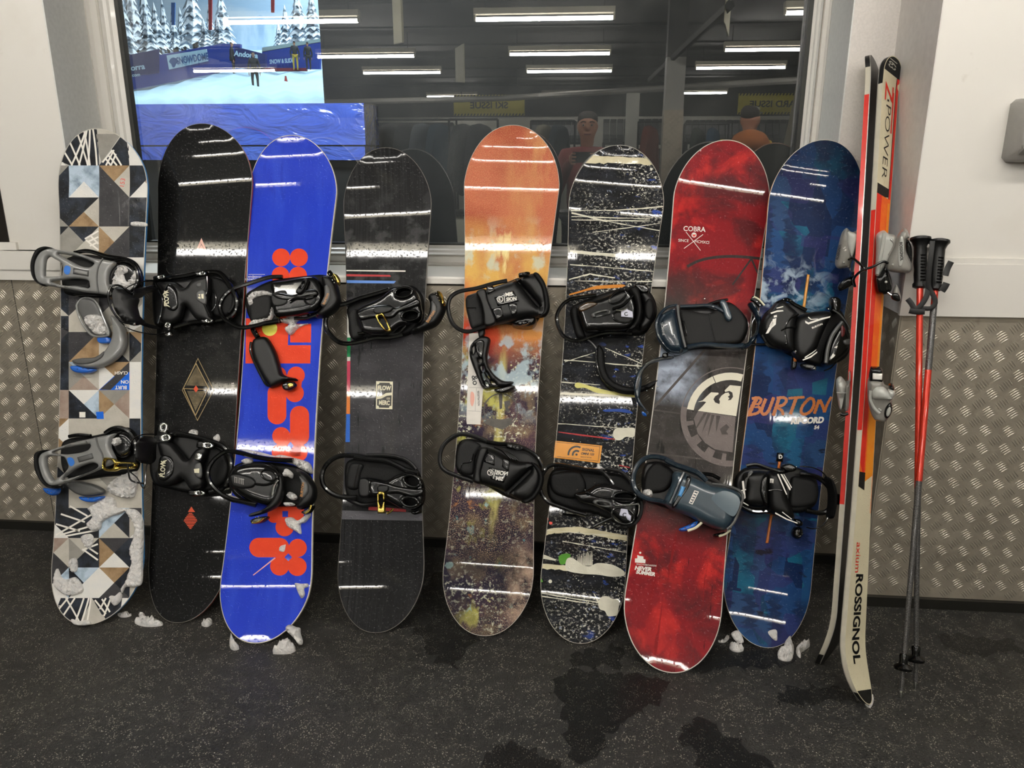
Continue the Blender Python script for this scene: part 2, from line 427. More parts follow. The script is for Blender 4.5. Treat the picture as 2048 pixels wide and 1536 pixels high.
# sill
sill = MB().prof([(-.04, .982), (.30, .982), (.30, SZ), (-.036, SZ), (-.04, SZ-.006)], XL, XR, 0)
struct(sill.build('trim_5', white), 'white window sill with chipped front edge')
# left skirting pieces
lt = MB().box(X0, XL, -.045, 0, .975, 1.03).box(X0, XL, -.028, 0, 1.03, 1.075).box(-2.02, XL+.002, -.052, 0, 1.012, 1.075)
struct(lt.build('trim_6', white), 'white trim along the left wall above the tread plate')
# mouldings round the window: stepped profile
win = empty('window_1', (-.47, GLASS, 1.05)); win['kind'] = 'structure'
GX0, GX1, GZ0, GZ1 = -1.655, .742, 1.076, 2.30
y0 = .235
def stepped(a, b):            # across-profile between wall (a) and glass (b) coordinates
    d = b-a; return [(a, y0+.06), (a, y0-.012), (a+.12*d, y0-.018), (a+.2*d, y0-.004), (a+.46*d, y0-.004), (a+.5*d, y0+.006), (a+.58*d, y0-.003), (a+.66*d, y0+.009), (a+.78*d, y0+.014), (a+.84*d, y0+.022), (b, y0+.028), (b, y0+.06)]
MB().prof(stepped(XL, GX0), SZ, 2.4, 2).build('frame_moulding', white, win)
MB().prof(stepped(XR, GX1), SZ, 2.4, 2).build('frame_moulding', white, win)
MB().prof([(p[1], p[0]) for p in stepped(SZ-.002, GZ0)], XL, XR, 0).build('frame_moulding', white, win)
g = MB().box(GX0-.004, GX0+.014, y0+.03, y0+.06, GZ0-.01, 2.35).box(GX1-.014, GX1+.004, y0+.03, y0+.06, GZ0-.01, 2.35).box(GX0, GX1, y0+.03, y0+.06, GZ0-.01, GZ0+.006)
g.build('gasket', gasket, win)
def glass_mat(name, f, tint):
    m = bpy.data.materials.new(name); m.use_nodes = True; n = m.node_tree.nodes; L = m.node_tree.links; n.remove(n['Principled BSDF'])
    o = n['Material Output']; gl = n.new('ShaderNodeBsdfGlossy'); gl.inputs['Roughness'].default_value = .0; tr = n.new('ShaderNodeBsdfTransparent'); tr.inputs[0].default_value = tint
    mx = n.new('ShaderNodeMixShader'); fr = n.new('ShaderNodeFresnel'); fr.inputs[0].default_value = 1.5
    ad = n.new('ShaderNodeMath'); ad.operation = 'ADD'; ad.inputs[1].default_value = f; L.new(fr.outputs[0], ad.inputs[0])
    # faint smears: a little haze
    tc = n.new('ShaderNodeTexCoord'); nz = n.new('ShaderNodeTexNoise'); nz.inputs['Scale'].default_value = 3; nz.inputs['Detail'].default_value = 6; nz.inputs['Distortion'].default_value = 1.5
    L.new(tc.outputs['Object'], nz.inputs['Vector']); df = n.new('ShaderNodeBsdfDiffuse'); df.inputs[0].default_value = (.6, .62, .58, 1)
    mr = n.new('ShaderNodeMapRange'); mr.inputs[1].default_value = .35; mr.inputs[2].default_value = .8; mr.inputs[3].default_value = .02; mr.inputs[4].default_value = .07; L.new(nz.outputs['Fac'], mr.inputs[0])
    m2 = n.new('ShaderNodeMixShader'); L.new(ad.outputs[0], mx.inputs[0]); L.new(tr.outputs[0], mx.inputs[1]); L.new(gl.outputs[0], mx.inputs[2])
    L.new(mr.outputs[0], m2.inputs[0]); L.new(mx.outputs[0], m2.inputs[1]); L.new(df.outputs[0], m2.inputs[2]); L.new(m2.outputs[0], o.inputs[0]); return m
GM = glass_mat('window_glass', .21, (.93, .96, .93, 1))
pane = mesh('glass_pane', [(GX0, GLASS, GZ0), (GX1, GLASS, GZ0), (GX1, GLASS, 2.35), (GX0, GLASS, 2.35)], [(0, 1, 2, 3)], GM, win)
# left neighbouring window (only a dark sliver shows)
w2 = empty('window_2', (-2.6, .05, 1.1)); w2['kind'] = 'structure'
p = WY(20, 480, -.01); q = WY(0, 325, -.01)
MB().box(-3.4, p[0]-.01, -.004, .02, 1.10, 2.4).build('dark_glass', mat('dark_glass', '1a1512', .15), w2)
MB().box(-3.4, p[0]+.02, -.012, 0, 1.075, 1.102).build('window_frame', white, w2)

# --- tread plates with raised five-bar pattern (real relief)
def tread(surf, u0, u1, v0, v1, name, parent, pitch=.033, bar=.037, wd=.0038, hgt=.0019, poly=None, mtl=None, asp=.87):
    V = []; Fc = []; n = 0
    s = pitch
    # lattice rotated 45 degrees so that groups form diagonals
    k0, k1 = int((v0-u1)/s/1)-3, int((v1+u1)/s)+3
    for i in range(int((u0)/s/asp)-2, int(u1/s/asp)+3):
        for j in range(int(v0/s)-2, int(v1/s)+3):
            if (i+j) % 2: continue
            cv, cu = j*s, i*s*asp
            if not (v0+.012 < cv < v1-.012 and u0+.012 < cu < u1-.012): continue
            if poly is not None and not poly(cv, cu): continue
            a = math.radians(39 if i % 2 else -50); ca, sa = math.cos(a), math.sin(a)
            for b in range(5):
                o = (b-2)*pitch*.222; L_ = bar*(1-.07*abs(b-2))*.5*rng.uniform(.9, 1.05); bend = .0016
                ctr = []
                for t, ww, hh in ((-1, 0, 0), (-.45, 1, 1), (.45, 1, 1), (1, 0, 0)):
                    lx = t*L_; ly = o+bend*(1-t*t)
                    if ww == 0: ctr.append((lx, ly, 0))
                    else: ctr += [(lx, ly-wd/2, 0), (lx, ly, hgt), (lx, ly+wd/2, 0)]
                for lx, ly, h in ctr: V.append((cv+lx*ca-ly*sa, cu+lx*sa+ly*ca, h))
                Fc += [tuple(n+q for q in f) for f in ((0, 1, 2), (0, 2, 3), (1, 4, 5, 2), (2, 5, 6, 3), (4, 7, 5), (5, 7, 6))]; n += 8
    V = np.array(V); W = surf.w(V[:, 0], V[:, 1], V[:, 2])
    o = mesh(name, W, Fc, mtl or tread_m, parent, True); o['kind'] = 'stuff'; return o
PT = -.030
pl = struct(MB().box(X0, JX, PT, 0, .035, .974).build('wall_tread_plate', steel, at=(-1, 0, 0)), 'metal tread plate under the window sill')
tread(Surf((0, PT, 0), (0, 0, 1), (1, 0, 0)), .04, .97, -2.75, .925, 'tread_bars', pl)
pr = struct(MB().box(JX+.001, 2.6, -.297, -.27, .035, .953).build('wall_tread_plate_right', steel, at=(1.6, 0, 0)), 'metal tread plate on the projecting right wall')
tread(Surf((0, -.297, 0), (0, 0, 1), (1, 0, 0)), .04, .95, .945, 1.75, 'tread_bars', pr)
ps = struct(MB().box(JX-.004, JX, -.297, PT, .035, .955).build('wall_tread_plate_side', steel, at=(JX, -.15, 0)), 'tread plate on the side face of the projecting wall')
tread(Surf((JX-.004, 0, 0), (0, 0, 1), (0, -1, 0)), .04, .95, .035, .295, 'tread_bars', ps)
struct(MB().box(JX+.001, 2.6, -.27, 0, 0, .953).box(JX+.001, 2.6, -.31, -.27, 0, .034).build('baseboard_right', rubber), 'black rubber strip at the foot of the right tread plate')
struct(MB().box(X0, JX, -.042, 0, 0, .034).build('baseboard_front', rubber, at=(-1, 0, 0)), 'black rubber strip at the foot of the tread plate')
struct(MB().box(JX-.012, JX, -.305, -.042, 0, .034).build('baseboard_side', rubber))
# seam on the front plate
MB().box(-2.0, -1.998, PT-.0008, PT, .035, .974).build('seam', gasket, pl)

# grey dispenser at the right edge of the picture
p0 = WY(2028, 325, -.37); p1 = WY(2050, 195, -.37)
db = Surf((p0[0], -.30, p0[2]), (0, 0, 1), (1, 0, 0))
dsp = empty('wall_dispenser', (p0[0]+.09, -.30, p0[2]), 'grey rounded dispenser box on the white wall at right edge', 'dispenser')
H = p1[2]-p0[2]
db.pillow('housing', [(0, .012), (.012, 0), (.17, 0), (.18, .012), (.18, H-.01), (.17, H), (.012, H), (0, H-.012)], 0, .075, mat('grey_plastic', '8f8c87', .4), dsp, R=.02, pxl=False, cell=.02, smooth=False)
db.pillow('cover_lip', [(.01, .02), (.17, .02), (.17, .05), (.01, .05)], .06, .079, mat('grey_plastic_dark', '6e6b67', .4), dsp, R=.01, pxl=False, cell=.02, smooth=False)

# ================================================================== MIRRORED HALL
tube_m = mat('lit_tube', 'fffbf5', .5, emit=TUBE)
body_m = mat('fitting_white', 'cfcab8', .5)
def light(x, y, L=1.5, z=2.70, ang=0, group='fluorescent fittings in rows on the dark ceiling', lab=None):
    o = empty('fluorescent_light', (x, y, z), lab or 'long fluorescent tube fitting on the dark ceiling, mirrored in the window', 'ceiling light', group)
    c, s_ = math.cos(ang), math.sin(ang)
    def bx(x0, x1, y0, y1, z0, z1, nm, m):
        b = MB().box(x0, x1, y0, y1, z0, z1); b.V = [(x+vx*c-vy*s_, y+vx*s_+vy*c, z+vz) for vx, vy, vz in b.V]; return b.build(nm, m, o)
    bx(-L/2, L/2, -.05, .05, .045, .10, 'fitting_body', body_m)
    bx(-L/2, -L/2+.02, -.02, .02, -.015, .045, 'end_cap', body_m); bx(L/2-.02, L/2, -.02, .02, -.015, .045, 'end_cap', body_m)
    bx(-L*.42, -L*.42+.01, -.01, .01, .10, ZC-z, 'hanger', dk); bx(L*.42, L*.42+.01, -.01, .01, .10, ZC-z, 'hanger', dk)
    b = MB().tube([(x-c*(L/2-.02), y-s_*(L/2-.02), z), (x+c*(L/2-.02), y+s_*(L/2-.02), z)], .02, 8); b.build('tube', tube_m, o, True)
    return o
vis = [(443, 719, 36), (948, 1230, 37), (1567, 1850, 33), (633, 831, 109), (1017, 1222, 108), (1447, 1640, 104), (725, 883, 143), (1052, 1225, 143), (1390, 1572, 139), (853, 955, 192), (1083, 1201, 190), (1363, 1455, 188), (475, 552, 184), (385, 552, 136)]
ORD = ['first', 'second', 'third', 'fourth', 'fifth', 'sixth', 'seventh', 'eighth', 'ninth', 'tenth', 'eleventh', 'twelfth', 'thirteenth', 'fourteenth', 'fifteenth', 'sixteenth', 'seventeenth']
rown = {36: 'topmost row', 37: 'topmost row', 33: 'topmost row', 109: 'second row down', 108: 'second row down', 104: 'second row down', 143: 'third row down', 139: 'third row down', 192: 'lowest row', 190: 'lowest row', 188: 'lowest row', 184: 'lowest row', 136: 'third row down'}
for x0, x1, yy in vis:
    same = sorted(v[0] for v in vis if rown[v[2]] == rown[yy])
    an = math.atan((768-yy)/F)-PITCH; D = (2.70-CAMH)/math.tan(an)
    a = RF(x0, yy, D); b = RF(x1, yy, D)
    light((a[0]+b[0])/2, max(a[1], YB+.5), abs(b[0]-a[0]), lab='lit tube fitting mirrored in the window, %s from left in the %s' % (ORD[same.index(x0)], rown[yy]))
for k_, x in enumerate((-2.5, -.75, .95, 2.7)): light(x, -1.72, lab='tube fitting overhead in front of the window, %s from left' % ORD[k_], group='fluorescent fittings above the boards')
for k_, x in enumerate((-2.3, -.2, 1.9)): light(x, -3.35, lab='tube fitting overhead behind the photographer, %s from left' % ORD[k_], group='fluorescent fittings behind the photographer')

# hanging signs
yel = mat('sign_yellow', 'c8bb2c', .5); blk = mat('sign_black', '1b1b18', .5)
def sign(x0, yt, x1, yb, D, txt, lab):
    a = RF(x0, yt, D); b = RF(x1, yb, D); xa, xb = sorted((a[0], b[0])); z1, z0 = a[2], b[2]; yy = a[1]
    o = empty('hanging_sign', ((xa+xb)/2, yy, z0), lab, 'sign')
    MB().box(xa, xb, yy-.02, yy, z0, z1).build('board', yel, o)
    h = z1-z0; sb = MB(); k = int((xb-xa)/(.16*h))
    for i in range(k):
        x = xa+(i+.1)*(xb-xa)/k; wd = (xb-xa)/k*.5
        for za, zb in ((z0, z0+.1*h), (z1-.1*h, z1)): sb.add([(x, yy+.002, za), (x+wd, yy+.002, za), (x+wd*1.6, yy+.002, zb), (x+wd*.6, yy+.002, zb)], [(0, 1, 2, 3)])
    sb.build('hazard_stripes', blk, o)
    Q, T = fontmesh(txt, .03); hh = h*.32
    # the sign faces the window (+y): its text runs towards -x
    V = [((xa+xb)/2-q[0]*hh*1.15, yy+.003, (z0+z1)/2+q[1]*hh) for q in Q]
    wd = max(v[0] for v in V)-min(v[0] for v in V)
    mesh('lettering', V, T, blk, o)
    for x in (xa+.15, xb-.15): MB().box(x, x+.01, yy-.012, yy-.004, z1, ZC).build('hanger', dk, o)
sign(907, 190, 1049, 231, 16.5, 'SKI ISSUE', 'yellow hanging sign with striped edges reading SKI ISSUE')
sign(1478, 187, 1700, 228, 13.5, 'SNOWBOARD ISSUE', 'yellow hanging sign with striped edges reading SNOWBOARD ISSUE')
# white hanging panels
pm = mat('white_panel', 'b5b092', .6)
for i, (x, yt, yb, D, lab) in enumerate(((790, -60, 92, 7.0, 'narrow white panel hanging above the boards, left one in the reflection'), (918, 92, 168, 10.5, 'narrow white panel hanging in the middle of the reflection'), (1460, -60, 65, 6.4, 'narrow white panel hanging by the right end of the window'), (1351, 75, 150, 9.5, 'narrow white panel hanging beside the column in the reflection'))):
    a = RF(x, yt, D); b = RF(x, yb, D); zt = min(a[2], ZC-.02)
    o = MB(); o.V = []; cx, cy = a[0], a[1]
    dx, dy = (.085, .22) if i < 2 else (.05, -.2)
    o.add([(cx-dx, cy-dy, b[2]+.04), (cx+dx, cy+dy, b[2]), (cx+dx, cy+dy, zt), (cx-dx, cy-dy, zt), (cx-dx+.012, cy-dy-.02, b[2]+.04), (cx+dx+.012, cy+dy-.02, b[2]), (cx+dx+.012, cy+dy-.02, zt), (cx-dx+.012, cy-dy-.02, zt)], BOXF)
    q = o.build('hanging_banner', pm); tag(q, lab, 'banner')
# pipe under the ceiling, diagonal duct, columns
pipe = MB().tube([RF(200, 215, 14.5), RF(1000, 197, 14.5), RF(1640, 158, 12.)], .05, 8).build('ceiling_pipe', mat('pipe_grey', '8b8a84', .5), smooth=True); tag(pipe, 'grey pipe running under the dark ceiling', 'pipe')
dct = MB().tube([RF(1300, 160, 11), RF(1362, 100, 8.5), RF(1460, 10, 6.2)], .035, 6).build('cable_tray', dk, smooth=True); tag(dct, 'dark cable tray running slantwise under the ceiling', 'tray')
cg = mat('column_grey', '9b9b95', .5)
a = RF(1325, 300, 9); b = RF(1362, 300, 9); c0 = struct(MB().box(min(a[0], b[0]), max(a[0], b[0]), a[1]-.2, a[1], 0, 2.38).build('wall_pillar', cg), 'grey square pillar with tread plate base'); MB().box(min(a[0], b[0]), max(a[0], b[0]), a[1]-.2, a[1], 2.38, ZC).build('upper_post', dk, c0)
tread(Surf((0, a[1]+.004, 0), (0, 0, 1), (-1, 0, 0)), 0, 1.85, -max(a[0], b[0]), -min(a[0], b[0]), 'tread_bars', c0)
MB().box(min(a[0], b[0])-.004, max(a[0], b[0])+.004, a[1]-.2, a[1]+.004, 0, 1.85).build('tread_plate', steel, c0)
a = RF(1250, 300, 13); b = RF(1275, 300, 13); struct(MB().box(min(a[0], b[0]), max(a[0], b[0]), a[1]-.25, a[1], 0, 2.3).build('wall_pillar', mat('column_white', 'b8b8b0', .5)), 'white square pillar further back')
a = RF(728, 300, 12); b = RF(750, 300, 12); struct(MB().box(min(a[0], b[0]), max(a[0], b[0]), a[1]-.2, a[1], 0, 2.1).build('wall_pillar', cg), 'grey square pillar at left of the reflection')
# issue counter with tread plate front
a = RF(640, 430, 8.6); b = RF(1640, 430, 8.6); xa, xb = sorted((a[0], b[0])); cy = a[1]; cz = a[2]
ctr = empty('issue_counter', ((xa+xb)/2, cy, 0), 'long counter with tread plate front across the hall, seen mirrored', 'counter')
MB().box(xa, xb, cy-.3, cy, 0, cz).build('front_panel', mat('counter_plate', 'e4e8d4', .5), ctr)
MB().box(xa-.03, xb+.03, cy-.33, cy+.04, cz, cz+.05).build('worktop', mat('speckled_worktop', '33342f', .5, bump=(200, .4, .003)), ctr)
tread(Surf((0, cy+.002, 0), (0, 0, 1), (1, 0, 0)), .25, cz, xa, xb, 'tread_bars', ctr, mtl=mat('counter_bars', 'eef0de', .4), pitch=.05, bar=.055, wd=.006, hgt=.003)
# boot racks with boots and hanging jackets
rk = mat('rack_dark', '26272a', .6)
bootm = [mat('boot_black', '1f2022', .35), mat('boot_grey', '4a4c4e', .4)]
def rack(px0, px1, D, ztop, lab):
    a = RF(px0, 300, D); b = RF(px1, 300, D); xa, xb = sorted((a[0], b[0])); yy = a[1]
    o = empty('boot_rack', ((xa+xb)/2, yy, 0), lab, 'rack')
    for z in (.35, 1.12, ztop): MB().box(xa, xb, yy-.35, yy, z-.04, z).build('shelf', rk, o)
    for x in (xa, (xa+xb)/2, xb-.04): MB().box(x, x+.04, yy-.35, yy, 0, ztop).build('upright', rk, o)
    return xa, xb, yy
bp = MB().prof([(-.15, 0), (.13, 0), (.15, .06), (.05, .12), (.02, .3), (.05, .36), (-.13, .33), (-.11, .12), (-.16, .05)], -.05, .05, 0)
proto = None; nb = 0
for (p0_, p1_, D, zt, n, lab) in ((745, 905, 14.6, 1.58, 15, 'dark boot rack behind the left boards in the reflection'), (1062, 1165, 14.8, 1.60, 9, 'dark boot rack beside the mirrored photographer'), (1205, 1330, 13.4, 1.58, 9, 'dark boot rack between the two mirrored pillars'), (1370, 1640, 14.4, 1.60, 20, 'dark boot rack behind the person in yellow')):
    xa, xb, yy = rack(p0_, p1_, D, zt, lab)
    for lv in (zt, 1.12):
        for i in range(n):
            x = xa+(i+.5)*(xb-xa)/n; m_ = bootm[(i+int(lv)) % 2]
            if proto is None:
                b = MB(); b.V = [(v[0]+x, v[1]+yy-.17, v[2]+lv) for v in bp.V]; b.F = bp.F; q = b.build('ski_boot', m_); proto = q
            else: q = proto.copy(); COL.objects.link(q); q.location = (x, yy-.17, lv)
            tag(q, 'ski boot on the %s shelf of the %s' % ('top' if lv == zt else 'middle', lab.replace(' in the reflection', '')), 'boot', 'boots on the %s shelf of the %s' % ('top' if lv == zt else 'middle', lab))
jc = ['2d4a63', '3b3d3f', '24262b', '56606a', '314a5c', '6e6a5a', '1e2a33', '7a3b30', '2f3a35']
jp = [(-.2, 0), (.2, 0), (.22, .55), (.34, .2), (.42, .24), (.27, .72), (.08, .8), (-.08, .8), (-.27, .72), (-.42, .24), (-.34, .2), (-.22, .55)]
k = 0; PLC = iter(('left of the orange snowboard', 'left of the mirrored photographer', 'left of the mirrored tread plate pillar', 'beside the person in yellow', 'behind the orange snowboard'))
for (px0, px1, D, z0, n) in ((770, 900, 11.5, 1.0, 4), (1075, 1135, 12, 1.0, 2), (1290, 1310, 11, .95, 1), (1380, 1440, 12, .95, 2), (915, 980, 10.2, .95, 2)):
    a = RF(px0, 300, D); b = RF(px1, 300, D); xa, xb = sorted((a[0], b[0])); pc = next(PLC)
    rr = MB().tube([(xa-.1, a[1], z0+.86), (xb+.1, a[1], z0+.86)], .015, 6).tube([(xa-.1, a[1], 0), (xa-.1, a[1], z0+.86)], .015, 6).tube([(xb+.1, a[1], 0), (xb+.1, a[1], z0+.86)], .015, 6).build('clothes_rail', rk, smooth=True); tag(rr, 'dark clothes rail mirrored in the window, '+pc, 'rail', 'clothes rails')
    for i in range(n):
        sf = Surf((xa+(i+.5)*(xb-xa)/n, a[1]+.02*i, z0), (0, 0, 1), (-.35, .94, 0)); k += 1
        q = sf.pillow('hanging_jacket', [(x, z) for x, z in jp], -.04, .05, mat('jacket_'+jc[k % 9], jc[k % 9], .8), None, R=.1, pxl=False, cell=.08)
        tag(q, 'mirrored jacket on a rail %s, %s along it' % (pc, ORD[i]), 'jacket', 'hire jackets on the rails')

# ================================================================== SNOW DOME BEHIND THE GLASS
snow_far = Paint('slope_snow', 'a9cfe4', rough=.8, coat=0, coord='Object', drops=0); snow_far.over('8dbcd8', snow_far.noise((.25, .8, .5), .4, .7), .6); snow_far = snow_far.done()
dark = mat('dome_dark', '0d0e0e', .8)
def dome_pts(L, Y): return [WY(x, y, Y) for x, y in L]
def panel(name, P, m, parent=None, th=.1, at=None):     # upright slab from points in a plane y = const
    P = [np.array(p) for p in P]; n = len(P)
    V = P+[p+np.array([0, th, 0]) for p in P]; Fc = [tuple(range(n)), tuple(range(2*n-1, n-1, -1))]+[(i, i+n, (i+1) % n+n, (i+1) % n) for i in range(n)]
    b = MB(); b.V = V; b.F = Fc; b.n = 2*n; return b.build(name, m, parent, at=at)
# padded barrier wrapped in shiny plastic
YBAR = 2.3
bar = Paint('barrier_vinyl', '2f4fb4', rough=.16, coat=.8, coord='Object', drops=0)
bar.over('5a78c8', bar.noise((1.2, 1, 2.5), .45, .7, dist=1), .5); bar.bump(bar.noise((3, 3, 7), .2, .8, det=3, dist=2.), .6, .03); bar = bar.done()
bo = empty('padded_barrier', tuple(WY(480, 310, YBAR)*[1, 1, 0]), 'blue padded barrier wrapped in shiny plastic behind the window', 'barrier')
a = WY(200, 209, YBAR); b = WY(727, 207, YBAR); c_ = WY(727, 310, YBAR)
MB().box(a[0]-.5, b[0], YBAR, YBAR+.35, c_[2]+.06, a[2]).build('pad', bar, bo); MB().box(a[0]-.5, b[0], YBAR-.02, YBAR+.33, c_[2]-.03, c_[2]+.05).build('lower_flap', bar, bo)
MB().box(a[0]-.5, b[0]-.02, YBAR+.03, YBAR+.3, 0, c_[2]-.03).build('stand', dark, bo)
# dark partition
p = WY(642, 100, YBAR+.5)
struct(MB().box(p[0], 6, YBAR+.5, YBAR+.6, 0, 3.4).build('wall_partition', dark, at=(3, YBAR+.5, 0)), 'dark partition behind the right part of the window')
struct(MB().box(-9, 6, .5, YBAR+.6, -.05, 0).build('floor_beyond', dark, at=(0, 1, -.05)), 'dark floor beyond the window')
struct(MB().box(p[0]-.2, 6, .5, YBAR+.6, 3.2, 3.25).build('ceiling_beyond', dark, at=(0, 1, 3.2)), 'dark ceiling beyond the window')
# slope: lower edge to foot of the boards
S = []
def sp(x, y, Y): S.append(tuple(WY(x, y, Y)))
rows = [[(230, 262, 3.5), (480, 262, 3.5), (720, 262, 3.5)], [(200, 208, 9), (440, 207, 9), (720, 207, 9)], [(190, 201, 13), (430, 192, 13), (720, 190, 13)], [(200, 199, 18), (400, 172, 18), (720, 168, 18)], [(200, 197, 23.2), (445, 150, 23.2), (720, 141, 23.2)], [(200, 200, 24.6), (470, 141, 24.6), (720, 138, 24.6)]]
V = []; Fc = []
for r in rows:
    P = [WY(*q) for q in r]; Q = []
    for i in range(2):
        for t in np.linspace(0, 1, 10, endpoint=False): Q.append(P[i]*(1-t)+P[i+1]*t)
    Q.append(P[2]); V += [tuple(q+np.array([0, 0, .05*math.sin(3*i_)])) for i_, q in enumerate(Q)]
for j in range(len(rows)-1):
    for i in range(20): Fc.append((j*21+i, j*21+i+1, (j+1)*21+i+1, (j+1)*21+i))
sl = mesh('snow_slope', V, Fc, snow_far, None, True, at=V[31]); tag(sl, 'pale blue indoor ski slope behind the window', 'snow slope', kind='stuff')
# blue hoardings along the slope
hb = mat('hoarding_blue', '24439f', .5); hd = mat('hoarding_navy', '1d2f6b', .5); hw = mat('hoarding_white', 'bfe0f0', .6); hr = mat('hoarding_red', '7a2230', .6); hp = mat('hoarding_pale', '9fb6b8', .6)
YH = 24
def text3(parent, txt, x, y, h, ang, m, Y, wf=1., bold=.03):
    Q, T = fontmesh(txt, bold); a = math.radians(ang); V = []
    for q in Q:
        X, Z = q[0]*h*wf, q[1]*h; V.append(WY(x+X*math.cos(a)-Z*math.sin(a), y-(X*math.sin(a)+Z*math.cos(a)), Y))
    return mesh('lettering', V, T, m, parent)
o = empty('hoarding', tuple(WY(340, 190, YH)), 'long blue hoarding rising along the slope with SNOWDOME logo', 'hoarding')
panel('panel', dome_pts([(180, 135), (445, 87), (480, 88), (480, 136), (180, 196)], YH), hb, o, .15)
panel('dark_band', dome_pts([(190, 123), (318, 98), (318, 146), (190, 160)], YH-.03), hd, o, .03)
panel('logo_board', dome_pts([(333, 111), (413, 98), (416, 122), (338, 139)], YH-.06), hw, o, .03)
text3(o, 'SNOWDOME', 385, 117, 15, 9, mat('logo_blue', '1c5590', .6), YH-.12, .55)
text3(o, 'Andorra', 262, 136, 12, 8, hw, YH-.06); text3(o, 'andorra.com', 256, 151, 7, 5, hw, YH-.06)
th_ = [(347+9*math.sin(t)*(1 if math.cos(t) > 0 else .5), 125-10*math.cos(t)) for t in np.linspace(0, 6.28, 14)[:-1]]
panel('logo_drop', dome_pts(th_, YH-.08), mat('logo_blue', '1c5590', .6), o, .02)
o = empty('hoarding', tuple(WY(500, 140, YH-1)), 'navy hoarding with white lettering sloping down in the dome', 'hoarding')
panel('panel', dome_pts([(470, 93), (530, 108), (531, 142), (470, 135)], YH-1), hd, o, .15)
text3(o, 'Andorra', 492, 109, 11, -6, hw, YH-1.05, .95)
panel('base_band', dome_pts([(500, 136), (613, 136), (613, 142), (500, 143)], YH-1), hr, o, .1)
o = empty('hoarding', tuple(WY(580, 140, YH-.5)), 'mid blue hoarding at the right with pale top band', 'hoarding')
panel('panel', dome_pts([(524, 103), (640, 84), (640, 138), (524, 138)], YH-.5), hb, o, .15)
panel('top_band', dome_pts([(524, 95), (640, 77), (640, 85), (524, 104)], YH-.5), hp, o, .15)
text3(o, 'SNOW & SLIDE', 563, 122, 9, 4, hw, YH-.62, .6)
# backdrop: pale sky, hills and snowy conifers standing beyond the hoardings
sk_m = Paint('backdrop_sky', 'a9cdea', rough=.9, coat=0, coord='Object', drops=0); sk_m.over('d5e8f4', sk_m.noise((.2, 1, .5), .4, .6), .8); sk_m = sk_m.done()
struct(panel('wall_backdrop', dome_pts([(120, 230), (700, 230), (700, -260), (120, -260)], 40), sk_m), 'pale blue backdrop of the snow dome')
hillm = Paint('hill_snow', 'b9d3e6', rough=.9, coat=0, coord='Object', drops=0); hillm.over('7fa6c8', hillm.noise((1.5, 1, .5), .45, .65), .7); hillm = hillm.done()
hl = panel('snow_hill', dome_pts([(180, 140), (700, 140), (700, 40), (620, 30), (560, 45), (520, 30), (440, 60), (400, 40), (360, 52), (300, 75), (240, 60), (180, 80)], 36), hillm, th=1.5); tag(hl, 'snowy hill behind the hoardings of the dome', 'hill')
fir = Paint('fir_snow', '3e5566', rough=.9, coat=0, coord='Object', drops=0); fir.over('dceaf4', fir.noise((3, 3, 5), .36, .5, det=6), .95); fir = fir.done()
trk = mat('fir_trunk', '4a4038', .9)
gq = [[WY(x, yy, Y) for x in (180, 330, 480, 720)] for yy, Y in ((150, 27.6), (118, 29), (112, 31), (106, 34), (100, 36))]
V = [tuple(p) for r in gq for p in r]; sbk = mesh('snow_bank', V, [(j*4+i, j*4+i+1, (j+1)*4+i+1, (j+1)*4+i) for j in range(4) for i in range(3)], hillm, None, True, at=V[5]); tag(sbk, 'snow bank behind the hoardings that carries the firs', 'snow bank')
firs = [(275, 105, -40, 31, 30), (300, 100, -30, 33, 26), (318, 95, 10, 30, 22), (335, 96, 5, 34, 18), (352, 92, 22, 33, 14), (368, 92, 20, 35, 16), (392, 88, -45, 31, 34), (425, 90, 15, 33, 16), (450, 86, -20, 32, 26), (300, 105, 20, 28.5, 24), (412, 92, 40, 29, 18), (440, 90, 35, 28, 20), (575, 88, 15, 33, 20), (600, 85, -20, 31, 28), (628, 84, -10, 30, 28), (560, 92, 45, 34, 14), (256, 112, -20, 29, 26)]
for k, (x, yb, yt, Y, hw_) in enumerate(firs):
    hw_ *= 1.3
    b0 = WY(x, yb+8, Y); t0 = WY(x, yt, Y); e = WY(x+hw_, yb, Y); r = abs(e[0]-b0[0])*.8; H_ = t0[2]-b0[2]
    o = empty('snowy_fir', tuple(b0), 'snow laden fir in the dome, %s from the left' % ORD[sorted(f[0]+j*1e-3 for j, f in enumerate(firs)).index(x+k*1e-3)], 'tree', 'snowy firs on the dome backdrop')
    mb = MB(); tiers = 7
    for q in range(tiers):
        z0 = b0[2]+H_*(.06+.13*q); rr = r*(1-q/tiers*.88); zt = z0+H_*.24; seg = 14
        ring = [(b0[0]+rr*(1 if i % 2 else .68)*math.cos(6.283*i/seg+q), b0[1]+rr*(1 if i % 2 else .68)*math.sin(6.283*i/seg+q), z0+(-.05*H_ if i % 2 else .02*H_)) for i in range(seg)]
        mb.add(ring+[(b0[0], b0[1], zt)], [(i, (i+1) % seg, seg) for i in range(seg)])
    mb.build('foliage', fir, o); MB().tube([tuple(b0-[0, 0, .4]), (b0[0], b0[1], b0[2]+H_*.3)], .12, 6).build('trunk', trk, o)
# flags and poles
for x, yt, yb, c_, lab in ((346, 5, 50, '2b66ac', 'blue banner pole on the dome backdrop'), (420, -30, 60, 'a02a35', 'dark red banner pole on the dome backdrop'), (545, -40, 25, 'a02a35', 'red banner hanging at the right of the dome')):
    q = panel('banner', dome_pts([(x-3, yb), (x+3, yb), (x+4, yt), (x-4, yt)], 27.8), mat('banner_'+c_, c_, .7), th=.05); tag(q, lab, 'banner')
